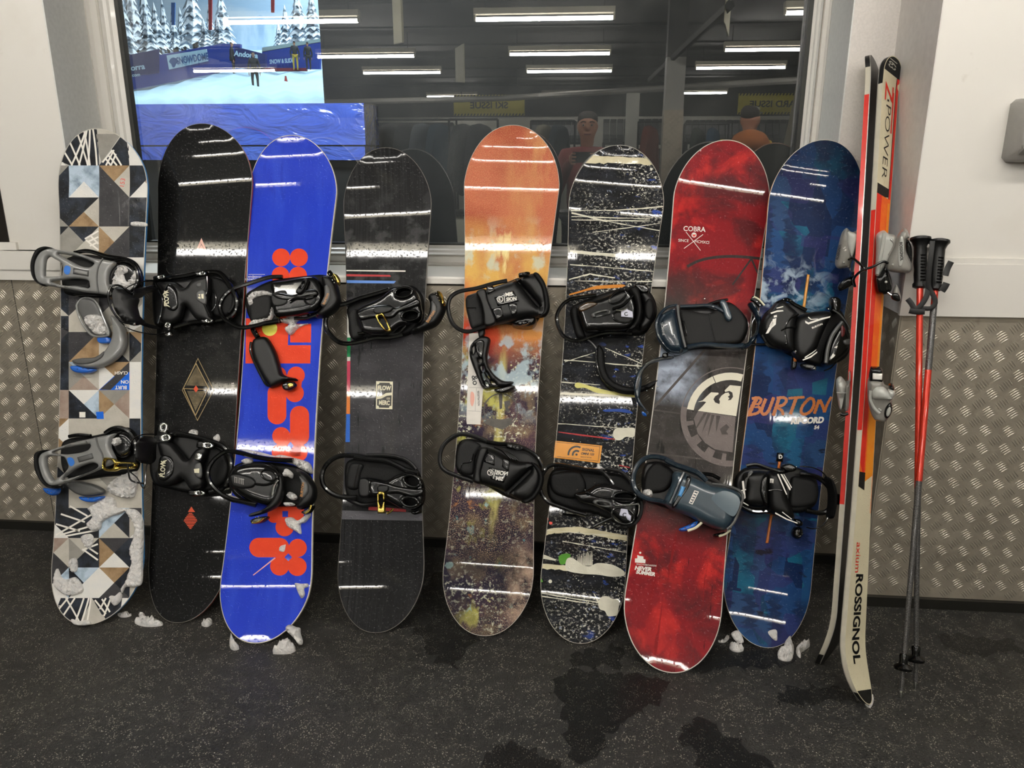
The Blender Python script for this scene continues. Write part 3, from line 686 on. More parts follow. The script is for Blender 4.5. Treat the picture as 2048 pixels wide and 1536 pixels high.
# orange cone
cn = empty('traffic_cone', tuple(WY(573, 176, 19)), 'small red cone on the snow of the slope', 'cone')
bq = WY(573, 176, 19); MB().lathe([(0, .09), (.02, .09), (.03, .07), (.30, .02)], tuple(bq), seg=10).build('cone_body', mat('cone_red', 'a83232', .6), cn, True)
MB().box(bq[0]-.11, bq[0]+.11, bq[1]-.11, bq[1]+.11, bq[2]-.02, bq[2]).build('cone_base', mat('cone_red', 'a83232', .6), cn)

# ------------------------------------------------------------------ people (skin + subsurf bodies)
def body(name, J, E, m, parent=None, levels=2, root=0, at=None):
    """J: joints (x,y,z,r) ; E: edges"""
    me = bpy.data.meshes.new(name); off = np.array(origin(parent)) if parent else np.array(at if at is not None else (0, 0, 0))
    me.from_pydata([tuple(np.array(j[:3])-off) for j in J], E, []); o = bpy.data.objects.new(name, me); COL.objects.link(o)
    if parent: o.parent = parent
    else: o.location = tuple(off)
    sm = o.modifiers.new('skin', 'SKIN'); sm.use_smooth_shade = True; o.modifiers.new('sub', 'SUBSURF').levels = levels; o.modifiers['sub'].render_levels = levels
    for i, j in enumerate(J):
        v = me.skin_vertices[0].data[i]; r = j[3] if hasattr(j[3], '__len__') else (j[3], j[3]); v.radius = r; v.use_root = (i == root)
    me.materials.append(m); return o
def person(base, H, face, coat, trousers, skin, hair, label, pose='stand', cap=None, phone=None, pack=False):
    """base on floor, H height, face = heading angle of the chest; local x = right of the person, y = forward"""
    bx_, by_, bz_ = base; c, s_ = math.cos(face), math.sin(face)
    def L(x, y, z): return (bx_+(x*s_+y*c), by_+(-x*c+y*s_), bz_+z)     # y forward = heading
    k = H/1.75; o = empty('person', base, label, 'person')
    W_ = lambda x, y, z, r: (*L(x*k, y*k, z*k), (r[0]*k, r[1]*k) if hasattr(r, '__len__') else r*k)
    # trousers and legs
    J = [W_(0, 0, .95, .15), W_(.1, 0, .86, .1), W_(.12, .03, .5, .068), W_(.12, -.01, .1, .05), W_(.13, .14, .04, .04), W_(-.1, 0, .86, .1), W_(-.12, .03, .5, .068), W_(-.12, -.01, .1, .05), W_(-.13, .14, .04, .04)]
    body('trousers', J, [(0, 1), (1, 2), (2, 3), (3, 4), (0, 5), (5, 6), (6, 7), (7, 8)], trousers, o)
    hands = None
    if phone is not None:
        hr = np.array(phone)
        def loc(p):   # world -> local
            d = np.array(p)-np.array(base); return (d[0]*s_-d[1]*c)/k, (d[0]*c+d[1]*s_)/k, d[2]/k
        px_, py_, pz_ = loc(phone); hR = (px_+.09, py_-.03, pz_-.035); hL = (px_-.09, py_-.03, pz_-.035)
        eR, eL = (.26, .1, 1.08), (-.26, .1, 1.08)
    elif pose == 'reach': hR, hL = (.2, .42, 1.05), (-.2, .42, 1.05); eR, eL = (.28, .12, 1.05), (-.28, .12, 1.05)
    else: hR, hL = (.26, .06, .78), (-.26, .06, .78); eR, eL = (.27, -.02, 1.08), (-.27, -.02, 1.08)
    J = [W_(0, 0, .9, (.17, .13)), W_(0, 0, 1.12, (.16, .12)), W_(0, -.01, 1.33, (.19, .13)), W_(0, 0, 1.49, .072), W_(.17, 0, 1.41, .075), W_(*eR, .056), W_(hR[0], hR[1]-.03, hR[2], .038), W_(-.17, 0, 1.41, .075), W_(*eL, .056), W_(hL[0], hL[1]-.03, hL[2], .038)]
    body('coat', J, [(0, 1), (1, 2), (2, 3), (2, 4), (4, 5), (5, 6), (2, 7), (7, 8), (8, 9)], coat, o)
    # head: shaped lathe-like skin chain with nose, ears
    hy = .03
    J = [W_(0, .0, 1.46, .056), W_(0, hy-.012, 1.535, (.054, .06)), W_(0, hy+.005, 1.585, (.066, .078)), W_(0, hy, 1.64, (.075, .09)), W_(0, hy-.005, 1.70, (.07, .085)), W_(0, hy+.095, 1.615, .009), W_(.078, hy-.01, 1.62, .014), W_(-.078, hy-.01, 1.62, .014)]
    body('head', J, [(0, 1), (1, 2), (2, 3), (3, 4), (3, 5), (3, 6), (3, 7)], skin, o)
    dk_ = mat('eye_dark', '1d1512', .4); wh = mat('eye_white', 'a8968a', .4)
    for sx in (-1, 1):
        MB().lathe([(-.008, .002), (-.005, .008), (0, .0105), (.005, .008), (.008, .002)], L(sx*.032*k, (hy+.080)*k, 1.64*k), (c, s_, 0), 8).build('eye', wh, o, True)
        MB().lathe([(0, .0055), (.003, .005)], L(sx*.032*k, (hy+.0855)*k, 1.64*k), (c, s_, 0), 8).build('pupil', dk_, o)
        MB().tube([L(sx*.015*k, (hy+.095)*k, 1.662*k), L(sx*.035*k, (hy+.09)*k, 1.667*k), L(sx*.052*k, (hy+.075)*k, 1.66*k)], .004, 6).build('eyebrow', hair, o, True)
    MB().tube([L(-.024*k, (hy+.088)*k, 1.575*k), L(0, (hy+.098)*k, 1.573*k), L(.024*k, (hy+.088)*k, 1.575*k)], .005, 6).build('mouth', mat('lips', '8c5549', .5), o, True)
    J = [W_(0, hy-.035, 1.62, (.08, .072)), W_(0, hy-.025, 1.69, (.088, .09)), W_(0, hy+.0, 1.735, (.078, .09))]
    body('hair', J, [(0, 1), (1, 2)], hair, o, at=None)
    if cap:
        J = [W_(0, hy, 1.69, (.095, .1)), W_(0, hy-.005, 1.75, (.08, .085))]; body('cap', J, [(0, 1)], cap, o)
        MB().prof([(-.06, 0), (.06, 0), (.045, .07), (0, .09), (-.045, .07)], 0, .012, 2)
        P = [L(x*k, (hy+.07+y)*k, 1.69*k) for x, y in ((-.07, 0), (.07, 0), (.055, .07), (0, .095), (-.055, .07))]; q = MB(); q.V = P+[(p[0], p[1], p[2]+.012) for p in P]; q.F = [(0, 1, 2, 3, 4), (9, 8, 7, 6, 5)]+[(i, i+5, (i+1) % 5+5, (i+1) % 5) for i in range(5)]; q.n = 10; q.build('cap_peak', cap, o)
    for nm, (hx, hy_, hz), sx in (('hand', hR, 1), ('hand', hL, -1)):
        if phone is not None:
            J = [W_(hx, hy_-.03, hz, .026), W_(hx-sx*.01, hy_+.005, hz+.01, (.032, .02))]; E_ = [(0, 1)]
            for f in range(4):
                zz = hz+.045-.024*f; a_ = len(J); J += [W_(hx-sx*.012, hy_+.02, zz, .0085), W_(hx-sx*.018, hy_+.042, zz, .008), W_(hx-sx*(.04+.004*(f == 1)), hy_+.044, zz, .007)]; E_ += [(1, a_), (a_, a_+1), (a_+1, a_+2)]
            a_ = len(J); J += [W_(hx-sx*.02, hy_+.0, hz-.02, .011), W_(hx-sx*.045, hy_+.012, hz+.0, .009), W_(hx-sx*.06, hy_+.012, hz+.02, .008)]; E_ += [(1, a_), (a_, a_+1), (a_+1, a_+2)]
        else:
            J = [W_(hx, hy_, hz, .026), W_(hx, hy_+.01, hz-.05, (.03, .018))]; E_ = [(0, 1)]
            for f in range(4):
                yy_ = hy_+.035-.02*f; ln = (.062, .07, .066, .052)[f]; a_ = len(J); J += [W_(hx, yy_, hz-.09, .0085), W_(hx-sx*.006, yy_+.004, hz-.09-ln*.5, .008), W_(hx-sx*.016, yy_+.006, hz-.09-ln, .007)]; E_ += [(1, a_), (a_, a_+1), (a_+1, a_+2)]
            a_ = len(J); J += [W_(hx-sx*.008, hy_+.035, hz-.045, .011), W_(hx-sx*.012, hy_+.055, hz-.075, .009)]; E_ += [(1, a_), (a_, a_+1)]
        body(nm, J, E_, skin, o, 1)
    return o
skin = mat('skin', 'b98468', .55); hair = mat('hair_dark', '2c2622', .7)
ph = CAM+np.array([0, -.035, -.01])
base = (.03, -CAMD-.42, 0)
person(base, 1.71, math.pi/2, mat('coat_dark_red', '7a2a28', .75), mat('trousers_dark', '20222a', .8), skin, hair, 'person in dark red jacket holding up a phone, mirrored in the window', phone=tuple(ph))
pho = empty('phone', (0, -CAMD-.035, CAMH-.045), 'black phone held up in both hands by the person in dark red', 'phone')
MB().box(-.076, .076, -CAMD-.035, -CAMD-.027, CAMH-.062, CAMH+.012).build('phone_body', mat('phone_black', '101012', .25), pho)
for dx, dz in ((.0, -.012), (.03, -.012), (.015, -.03)): MB().lathe([(0, .008), (.003, .0075)], (.02+dx-.0, -CAMD-.027, CAMH-.01+dz-.014), (0, 1, 0), 10).build('lens', mat('phone_glass', '060608', .1), pho)
yj = mat('coat_yellow', 'cfae2a', .75)
pz = RF(1497, 260, 7.3)
q = person((pz[0], pz[1], 0), 1.80, -math.pi/2+.5, yj, mat('trousers_dark', '20222a', .8), skin, hair, 'person in yellow jacket and pale cap, back to the window, mirrored', pose='reach', cap=mat('cap_pale', '9a9a86', .8))
sb = Surf((pz[0], pz[1]+.16, 1.0), (0, 0, 1), (-1, 0, 0)); sb.pillow('hood', [(-.15, .42), (.15, .42), (.13, .55), (0, .6), (-.13, .55)], -.1, .08, mat('hood_orange', 'b0642a', .8), q, R=.08, pxl=False, cell=.04)
dkc = mat('figure_dark', '1f2226', .8)
for x, yf, yt, Y, jm, face, lab in ((468, 150, 84, 23.0, dkc, 0.3, 'skier in dark clothes standing by the hoarding'), (512, 180, 104, 17.5, dkc, -1.2, 'person in black standing on the snow, seen from the front'), (592, 140, 82, 22.5, mat('figure_navy', '2b3037', .8), 2.0, 'person in dark jacket and yellow trousers by the hoarding'), (618, 140, 84, 22.5, dkc, 2.2, 'person in black at the right edge of the slope')):
    f = WY(x, yf, Y); t = WY(x, yt, Y); tr = mat('trousers_yellow', 'b59a3a', .8) if 'yellow' in lab else dkc
    person(tuple(f), t[2]-f[2], face, jm, tr, skin, hair, lab)
# unseen fill lights added above the slope to brighten snow and backdrop
for x, y in ((-6, 14), (-4, 26), (-9, 33)):
    ld = bpy.data.lights.new('dome_fill_light', 'AREA'); ld.energy = DOME; ld.size = 3; ld.color = (.85, .93, 1.)
    lo = bpy.data.objects.new('dome_fill_light', ld); COL.objects.link(lo); lo.location = (x, y, 15); lo.rotation_euler = (math.radians(-12 if y < 20 else 15), 0, 0)
ld = bpy.data.lights.new('barrier_fill_light', 'AREA'); ld.energy = 100; ld.size = .8; ld.color = (.9, .95, 1.)  # unseen area light added to brighten the blue barrier
lo = bpy.data.objects.new('barrier_fill_light', ld); COL.objects.link(lo); lo.location = (-1.6, 1.2, 3.1); lo.rotation_euler = (math.radians(35), 0, 0)
# ================================================================== SNOWBOARDS
THK = .009; KICK = .055; SILLY, SILLZ = -.046, 1.013
bind_blk = mat('glossy_black_plastic', '050505', .22, coat=.45, spec=.3, bump=(120, .06, .001))
matt_blk = mat('matt_black_plastic', '0b0b0b', .4, spec=.3, bump=(160, .12, .0008))
rub_blk = mat('black_foot_rubber', '070707', .6, spec=.2, bump=(240, .35, .0015))
pad_gry = mat('dark_grey_foot_pad', '1b1b1b', .6, spec=.2, bump=(200, .3, .0015))
chrome = mat('chrome_buckle', 'c9c9c4', .18, metal=1.)
brass = mat('brass_buckle', 'c6ad5a', .22, metal=1.)
gry_pl = mat('grey_binding_plastic', '7b7b79', .3, coat=.3)
gry_dk = mat('dark_grey_binding_plastic', '4a4a49', .4)
navy = mat('navy_binding_plastic', '16242f', .25, coat=.4)
teal = mat('slate_blue_plastic', '2b3b45', .3, coat=.35, bump=(60, .1, .002))
blu = mat('bright_blue_plastic', '1c5bb8', .25, coat=.4)
snow = Paint('snow', 'd6d2cd', rough=.75, coat=0, coord='Object', drops=0); snow.over('aeb1b4', snow.noise(60, .45, .7), .5); snow.bump(snow.noise(130, .2, .8, det=4), .7, .006); snow = snow.done()
whp = mat('white_print', 'e9e4da', .35); orp = mat('orange_print', 'b5672a', .35); redp = mat('red_print', 'd8402c', .3, coat=.5)
pinkp = mat('pink_print', 'e29a94', .35); yelp = mat('yellow_print', 'e3dc58', .3); creamp = mat('cream_print', 'ddd6b8', .35); greyp_ = mat('grey_print', '8d8985', .35); bluep = mat('blue_print', '2f6fc2', .3); blackp = mat('black_print', '111111', .35)

class Board(Surf):
    def __init__(s, bot, top, N, W, T, deck, side, label, tipY=None, dx=0):
        bot = (bot[0]+dx, bot[1]); top = (top[0]+dx, top[1])
        B = WZ(*bot, 0.004)
        kk = KICK; k = kk+THK
        # lean: the flat underside touches the front edge of the sill
        ta = .47
        for _ in range(8):
            a = math.atan(ta); ta = (SILLY-B[1]-k/math.cos(a))/SILLZ
        if tipY is not None:
            Tq = WY(*top, tipY); a = math.atan2(Tq[1]-B[1], Tq[2]-B[2])
        d = ray(*top); # intersect the ray with the leaning chord plane
        n = np.array([0, -math.cos(a), math.sin(a)]); t = ((B-CAM)@n)/(d@n); Tp = CAM+d*t
        U = Tp-B; s.L = float(np.linalg.norm(U)); U /= s.L
        s.E = .24
        super().__init__(B-n*kk, U, (1, 0, 0))
        s.O = B-s.N*kk
        s.kick = lambda u: kk*(np.clip(1-np.asarray(u)/s.E, 0, 1)**2+np.clip(1-(s.L-np.asarray(u))/s.E, 0, 1)**2)
        def pr(p): a_ = s.px(*p[0]); b_ = s.px(*p[1]); return (b_[0]-a_[0])*math.cos(0), (a_[1]+b_[1])/2, (a_[0]+b_[0])/2
        s.wn, s.wc, s.wt = pr(N), pr(W), pr(T)
        q = np.polyfit([s.wt[1], s.wc[1], s.wn[1]], [s.wt[0], s.wc[0], s.wn[0]], 2)
        if q[0] < 0: q = np.polyfit([s.wt[1], s.wn[1]], [s.wt[0], s.wn[0]], 1)
        cen = np.polyfit([0, s.wt[1], s.wc[1], s.wn[1], s.L], [0, s.wt[2], s.wc[2], s.wn[2], 0], 1)
        s.cen = cen; s.q = q
        print(label[:30], 'L %.2f' % s.L, 'widths', [round(x[0], 3) for x in (s.wn, s.wc, s.wt)], 'centre', [round(x[2], 3) for x in (s.wn, s.wc, s.wt)])
        R = []; En = .21
        def half(u):
            e = 1.
            if u < En: e = max(0, 1-(1-u/En)**2.15)**(1/2.05)
            if s.L-u < En: e = max(0, 1-(1-(s.L-u)/En)**2.15)**(1/2.05)
            return np.polyval(q, min(max(u, s.wt[1]-.02), s.wn[1]+.02))/2*e
        s.half = half
        us = np.concatenate([En*(1-np.cos(np.linspace(0, math.pi/2, 22))), np.linspace(En, s.L-En, 40)[1:-1], s.L-En*(1-np.cos(np.linspace(math.pi/2, 0, 22)))])
        c_ = lambda u: float(np.polyval(cen, u)) if False else 0.
        s.out = np.array([(half(u)+s.mid(u), u) for u in us]+[(-half(u)+s.mid(u), u) for u in us[::-1][1:-1]])
        base = tuple(B); root = empty('snowboard', base, label, 'snowboard', 'snowboards leaning in a row on the sill'); s.root = root
        # deck
        P2, Tt, idx = tri2d([s.out], .022)
        I = idx[0]; n_ = len(P2); top_ = s.w(P2[:, 0], P2[:, 1], np.zeros(n_))
        s.deck = mesh('deck', top_, Tt, deck, root, True, uv=P2)
        Q = P2[I]; m_ = len(I); inn = Q-np.array([s.dirn(p) for p in Q])*0
        V = list(s.w(Q[:, 0], Q[:, 1], np.zeros(m_)))+list(s.w(Q[:, 0], Q[:, 1], np.full(m_, -THK))); Fc = [((i+1) % m_, i, m_+i, m_+(i+1) % m_) for i in range(m_)]
        # narrow rim of the sidewall colour that laps on the deck
        mesh('sidewall', V, Fc, side, root, True, flat_ang=40)
        rw_ = .0026 if label.startswith(('royal', 'red')) else .0015
        Q2 = np.array([self_in(Q, i, rw_) for i in range(m_)]); V = list(s.w(Q[:, 0], Q[:, 1], np.full(m_, .0003)))+list(s.w(Q2[:, 0], Q2[:, 1], np.full(m_, .0014)))
        mesh('top_rim', V, [(i, (i+1) % m_, m_+(i+1) % m_, m_+i) for i in range(m_)], mat('rim_pale', 'c9c2b6', .35) if not label.startswith(('black snowboard with h', 'charcoal')) else mat('rim_dark', '77726c', .35), root, True)
        bt = s.w(P2[:, 0], P2[:, 1], np.full(n_, -THK)); mesh('base', bt, Tt[:, ::-1], matt_blk, root, True)
    def decal(s, name, polys, m, parent, c=None, lay=1, smooth=False, cell=.03, h=0., pxl=True, clip=None, th=.0003):
        if h == 0:
            for pl in polys:
                rr = pl if hasattr(pl[0][0], '__len__') else [pl]
                Q = np.array(s.pts(rr[0], c, 0) if pxl else rr[0])
                if not inside(Q, [s.out]).all(): clip = s.clip; cell = .006
        return super().decal(name, polys, m, parent, c, lay, smooth, cell, h, pxl, clip, th)
    def mid(s, u):
        return float(np.interp(u, [0, s.wt[1], s.wc[1], s.wn[1], s.L], [0, s.wt[2]*.7, s.wc[2]*.7, s.wn[2]*.7, 0])) if False else 0.
    def dirn(s, p): return np.array([0., 0.])
    def clip(s, cen):        # inside the outline?
        return inside(cen, [s.out])
def self_in(Q, i, d):
    n = len(Q); t = Q[(i+1) % n]-Q[i-1]; t = t/(np.linalg.norm(t)+1e-9); nrm = np.array([-t[1], t[0]]); c = Q.mean(0)
    if nrm@(c-Q[i]) < 0: nrm = -nrm
    return Q[i]+nrm*d

def text_s(s, items, m, par, c=None, lay=2, h=0., name='lettering'): return s.text(name, items, m, par, c, lay, h)

# ---------- deck paints -------------------------------------------------------------
d1 = Paint('deck_white_grey', 'c6c3bd', rough=.22); d1.over('a7a29a', d1.noise(14, .45, .6), .5); d1 = d1.done()
d2 = Paint('deck_black', '060606', rough=.2)
d2.over('1d1c1b', d2.mul(d2.wave((85, 60), .3, .6, rot=.9, dist=.6), d2.noise(5, .4, .5), d2.band(1, .25, .95, .12)), .9)
d2.over('2b2a28', d2.mul(d2.wave((70, 110), .35, .6, rot=-.75, dist=.4), d2.noise(6, .52, .6), d2.band(1, .3, 1.05, .1)), .8)
d2.over('2c2b29', d2.mul(d2.noise(30, .56, .62), d2.band(1, .8, 1.3, .1)), .6); d2 = d2.done()
d3 = Paint('deck_blue', '1e37b4', rough=.2); d3.over('2c48c0', d3.noise((18, 3), .45, .7), .7).over('16289a', d3.noise((30, 5), .6, .7), .7); d3 = d3.done()
d4 = Paint('deck_charcoal', '101011', rough=.2)
d4.over('2c2c2e', d4.mul(d4.noise((160, 2.2), .42, .72), d4.noise(3, .3, .6)), .85).over('0c0c0d', d4.noise((120, 3), .58, .66), .8)
d4.over('4a4a4b', d4.mul(d4.noise(16, .52, .62), d4.band(1, .95, 1.4, .08)), .45)
d4.over('363538', d4.band(1, .42, 1.07, .004), .9).over('2f2f31', d4.mul(d4.noise(22, .5, .62), d4.band(1, .42, 1.07, .02)), .7)
d4.over('545256', d4.mul(d4.noise(9, .5, .75), d4.band(1, .5, .95, .1)), .6).over('101011', d4.mul(d4.noise((60, 7), .6, .66), d4.band(1, .5, .95, .05)), .8); d4 = d4.done()
d5 = Paint('deck_painted_orange', 'b8664a', rough=.18)
d5.over('9a4632', d5.noise(4, .45, .6), .8).over('cc9a60', d5.mul(d5.noise((14, 4), .45, .65), d5.axis(0, -.06, .1)), .8)
d5.over('6a3426', d5.noise(420, .52, .62, det=2), .4).over('e0b27a', d5.noise(380, .54, .64, det=2), .35)
y5 = d5.band(1, .95, 1.28, .07)
d5.over('d6aa58', d5.mul(y5, d5.noise((8, 5), .35, .6)), .95).over('ecdc98', d5.mul(y5, d5.noise((20, 6), .52, .6), d5.band(0, -.05, .05, .03)), .9).over('c4cab4', d5.mul(y5, d5.noise((13, 9), .54, .62)), .8)
d5.over('c43c20', d5.mul(d5.band(1, .86, 1.08, .05), d5.noise((9, 7), .42, .55), d5.axis(0, .12, -.05)), .95).over('c98338', d5.mul(d5.band(1, .9, 1.1, .05), d5.axis(0, 0, .06)), .6)
lo5 = d5.axis(1, .93, .82)
d5.over('1b1a30', lo5, .97).over('4f3640', d5.mul(lo5, d5.noise((9, 9), .45, .6)), .8).over('7c6a52', d5.mul(lo5, d5.noise((14, 10), .5, .62)), .8).over('15152a', d5.mul(lo5, d5.noise((7, 12), .52, .6)), .85)
d5.over('b4b058', d5.mul(lo5, d5.noise((11, 7), .56, .62), d5.band(0, -.14, .02, .03)), .95).over('c7833c', d5.mul(lo5, d5.noise(12, .62, .68), d5.band(0, -.14, 0, .04)), .95)
d5.over('a8c9c6', d5.mul(lo5, d5.noise((18, 14), .64, .68)), .85).over('2c8f98', d5.mul(lo5, d5.noise((20, 16), .66, .7)), .8).over('c9bf70', d5.mul(d5.band(0, -.005, .018, .006), d5.band(1, .3, .86, .05), d5.noise((40, 8), .4, .55)), .9)
d5.over('d9d9c0', d5.mul(lo5, d5.noise((70, 80), .545, .575, det=6, rough=.72), d5.noise(7, .45, .55)), .9).over('d7d29c', d5.mul(lo5, d5.dots(42, .16, .1), d5.noise(6, .45, .55)), .95).over('a9bcc4', d5.mul(d5.band(1, .7, .95, .05), d5.noise((16, 12), .5, .56)), .8).over('11101e', d5.mul(d5.axis(1, .42, .3), d5.noise(6, .3, .5)), .75).over('cfae8c', d5.mul(d5.axis(1, .9, .5), d5.noise(330, .56, .64, det=2), d5.noise(5, .4, .6)), .6)
d5.over('b59a86', d5.mul(d5.band(0, .08, .16, .03), d5.axis(1, .3, .2), d5.noise(20, .4, .6)), .8); d5 = d5.done()
d6 = Paint('deck_black_splatter', '08090b', rough=.2)
d6.over('1b1d24', d6.noise((14, 26), .45, .6), .8)
mk6 = d6.mul(d6.noise((4, 9), .42, .58), d6.axis(0, -.16, .04))
d6.over('dad7cb', d6.mul(d6.noise((95, 120), .55, .575, det=6, rough=.72), mk6), .95).over('d9d4c0', d6.mul(d6.dots(140, .26, .2), d6.noise((9, 22), .54, .6), d6.axis(0, -.16, .06)), .95)
d6.over('c9c4b0', d6.mul(d6.noise((5, 90), .68, .71, det=2), d6.noise((4, 9), .5, .56)), .85).over('e2dcc8', d6.mul(d6.dots(60, .09, .07), d6.noise(9, .42, .5)), .95)
d6.over('9aa3b8', d6.mul(d6.noise((60, 60), .62, .66), d6.noise(7, .5, .6)), .7).over('2a4aa0', d6.mul(d6.noise((20, 40), .62, .67), d6.axis(0, -.02, .08)), .8)
d6 = d6.done()
d7 = Paint('deck_red_marble', '7e1a20', rough=.2, coat=.35)
d7.over('bd2c28', d7.noise((9, 7), .5, .66, dist=.8), .9).over('4a1a1e', d7.noise((7, 8), .48, .62, dist=.5), .85).over('3f1417', d7.mul(d7.dots(170, .3, .1), d7.noise(9, .48, .6)), .7)
g7 = d7.band(1, .45, 1.18, .07)
d7.over('34312f', d7.mul(g7, d7.math('MAXIMUM', d7.axis(1, 1.16, 1.0), d7.axis(0, .12, -.10))), .97).over('34312f', d7.band(1, .43, 1.0, .09), .97)
d7.over('4d4745', d7.mul(d7.band(1, .45, 1.0, .05), d7.noise(18, .48, .64)), .6).over('151413', d7.mul(d7.band(1, .45, 1.1, .05), d7.noise((30, 6), .6, .64)), .8)
d7.over('a9b3c4', d7.mul(d7.band(1, .80, .97, .03), d7.axis(0, .02, -.06), d7.noise(9, .38, .55)), .9).over('7c1518', d7.mul(d7.noise((55, 2.5), .62, .66, dist=.5), d7.axis(1, .5, .35)), .8).over('1c0a0b', d7.noise((70, 5), .67, .7, dist=1.), .7); d7 = d7.done()
d8 = Paint('deck_deep_blue', '0e2247', rough=.17, coat=.6)
d8.over('17607a', d8.mul(d8.cells((11, 7), .45, .5), d8.noise(4, .42, .55)), .75).over('1b3f6e', d8.cells((15, 9), .6, .66), .8).over('2b2a5e', d8.cells((9, 12), .68, .72), .6)
d8.over('0a1a3c', d8.mul(d8.wave((4, 75), .4, .7, rot=-.08, dist=3), d8.noise((4, 9), .42, .6)), .8).over('120f18', d8.noise((9, 22), .66, .7), .85)
d8.over('a3b6c6', d8.mul(d8.noise(26, .48, .62, dist=.6), d8.band(1, 1.0, 1.16, .04), d8.axis(0, .1, .0)), .75).over('0b1226', d8.axis(1, 1.28, 1.48), .6); d8 = d8.done()
sd = lambda n, c: mat(n, c, .4)

BD = {}
BD[1] = Board((180, 1250), (196, 257), [(109, 360), (291, 352)], [(123, 640), (287, 640)], [(100, 1160), (288, 1150)], d1, sd('sidewall_blue', '4f94cf'), 'white and grey snowboard with patchwork of triangles, leftmost in the row', dx=-8, tipY=-0.03)
BD[2] = Board((368, 1246), (412, 247), [(316, 380), (504, 385)], [(313, 720), (480, 720)], [(291, 1150), (452, 1150)], d2, sd('sidewall_red', 'b8402e'), 'black snowboard with hatched relief pattern and red edge', dx=-12)
BD[3] = Board((520, 1287), (591, 270), [(497, 395), (674, 395)], [(482, 760), (636, 770)], [(437, 1180), (623, 1180)], d3, sd('sidewall_cream', 'ddd6bd'), 'royal blue snowboard with orange red rounded lettering', dx=-10)
BD[4] = Board((757, 1266), (775, 295), [(684, 410), (861, 410)], [(694, 720), (847, 720)], [(674, 1150), (849, 1150)], d4, sd('sidewall_dark', '5a5856'), 'charcoal snowboard with fine lengthwise streaks and small white badge', dx=-6)
BD[5] = Board((968, 1272), (1030, 250), [(928, 380), (1118, 382)], [(922, 740), (1079, 745)], [(884, 1160), (1069, 1165)], d5, sd('sidewall_brick', 'a5674f'), 'orange and yellow painted snowboard with dark paint splashed tail', dx=-3)
BD[6] = Board((1155, 1287), (1243, 290), [(1142, 405), (1334, 408)], [(1124, 720), (1284, 725)], [(1068, 1185), (1242, 1195)], d6, sd('sidewall_white', 'd8d5cc'), 'black snowboard with cream paint splatters and orange sticker', dx=0)
BD[7] = Board((1330, 1345), (1457, 280), [(1352, 405), (1546, 410)], [(1313, 755), (1487, 760)], [(1236, 1220), (1436, 1230)], d7, sd('sidewall_ivory', 'd9cfc4'), 'red and grey marbled snowboard with white eagle emblem', dx=4)
BD[8] = Board((1530, 1295), (1660, 280), [(1542, 410), (1733, 420)], [(1482, 900), (1648, 905)], [(1438, 1175), (1617, 1180)], d8, sd('sidewall_orange', 'cf7b3f'), 'deep blue snowboard with orange brush lettering, nearest the skis', dx=-3, tipY=-0.03)
# ================================================================== BINDINGS
class Bind:
    def __init__(s, b, c, pts, h=.022, m=None, kids=None):
        s.b, s.c = b, c
        s.o = b.pillow('binding', pts, 0.0, h, m or rub_blk, b.root, c, R=.012)
    def p(s, name, pts, h0, h1, m, R=.012, holes=(), **k): return s.b.pillow(name, pts, h0, h1, m, s.o, s.c, R=R, holes=holes, **k)
    def t(s, name, pts, h, r, m, **k): return s.b.tube(name, pts, h, r, m, s.o, s.c, **k)
    def x(s, items, m, h, name='lettering', lay=1): return s.b.text(name, items, m, s.o, s.c, lay, h)
    def d(s, name, polys, m, h, smooth=False): return s.b.decal(name, polys, m, s.o, s.c, 1, smooth, h=h)
    def buckle(s, x, y, w, l, ang, h, m=None, mm=None):
        """ratchet buckle: body, lever, teeth; size in crop pixels"""
        a = math.radians(ang); R = lambda q: [(x+px*math.cos(a)+py*math.sin(a), y-px*math.sin(a)+py*math.cos(a)) for px, py in q]
        m = m or chrome
        s.p('buckle', R([(-l/2, -w/2), (l*.3, -w/2), (l/2, -w*.3), (l/2, w*.3), (l*.3, w/2), (-l/2, w/2), (-l*.6, 0)]), h-.008, h+.006, mm or bind_blk, R=.005, cell=.005)
        s.p('buckle_lever', R([(-l*.1, -w*.36), (l*.55, -w*.42), (l*.75, 0), (l*.55, w*.42), (-l*.1, w*.36)]), h+.004, h+.012, m, R=.004, cell=.005, holes=[R([(l*.2, -w*.14), (l*.45, -w*.14), (l*.45, w*.14), (l*.2, w*.14)])])
    def rivets(s, P, r, h, m=None):
        b = MB()
        for x, y in P:
            v, u = s.b.px(s.c[0]+x/s.c[2], s.c[1]+y/s.c[2], h); o = s.b.w(v, u, h); b.lathe([(0, r), (r*.5, r*.9), (r*.9, r*.4)], tuple(o), tuple(s.b.N), 8)
        q = b.build('rivets', m or chrome, s.o, True); q['kind'] = 'stuff'; return q
    def snow(s, pts, h=.03, h0=.0): return s.b.pillow('snow_cake', pts, h0, h, snow, s.o, s.c, R=.014, rough=.004, cell=.0045)

def E(cx, cy, rx, ry, ang=0, n=12):
    a = math.radians(ang); return [(cx+rx*math.cos(t)*math.cos(a)+ry*math.sin(t)*math.sin(a), cy-rx*math.cos(t)*math.sin(a)+ry*math.sin(t)*math.cos(a)) for t in np.linspace(0, 2*math.pi, n, endpoint=False)]

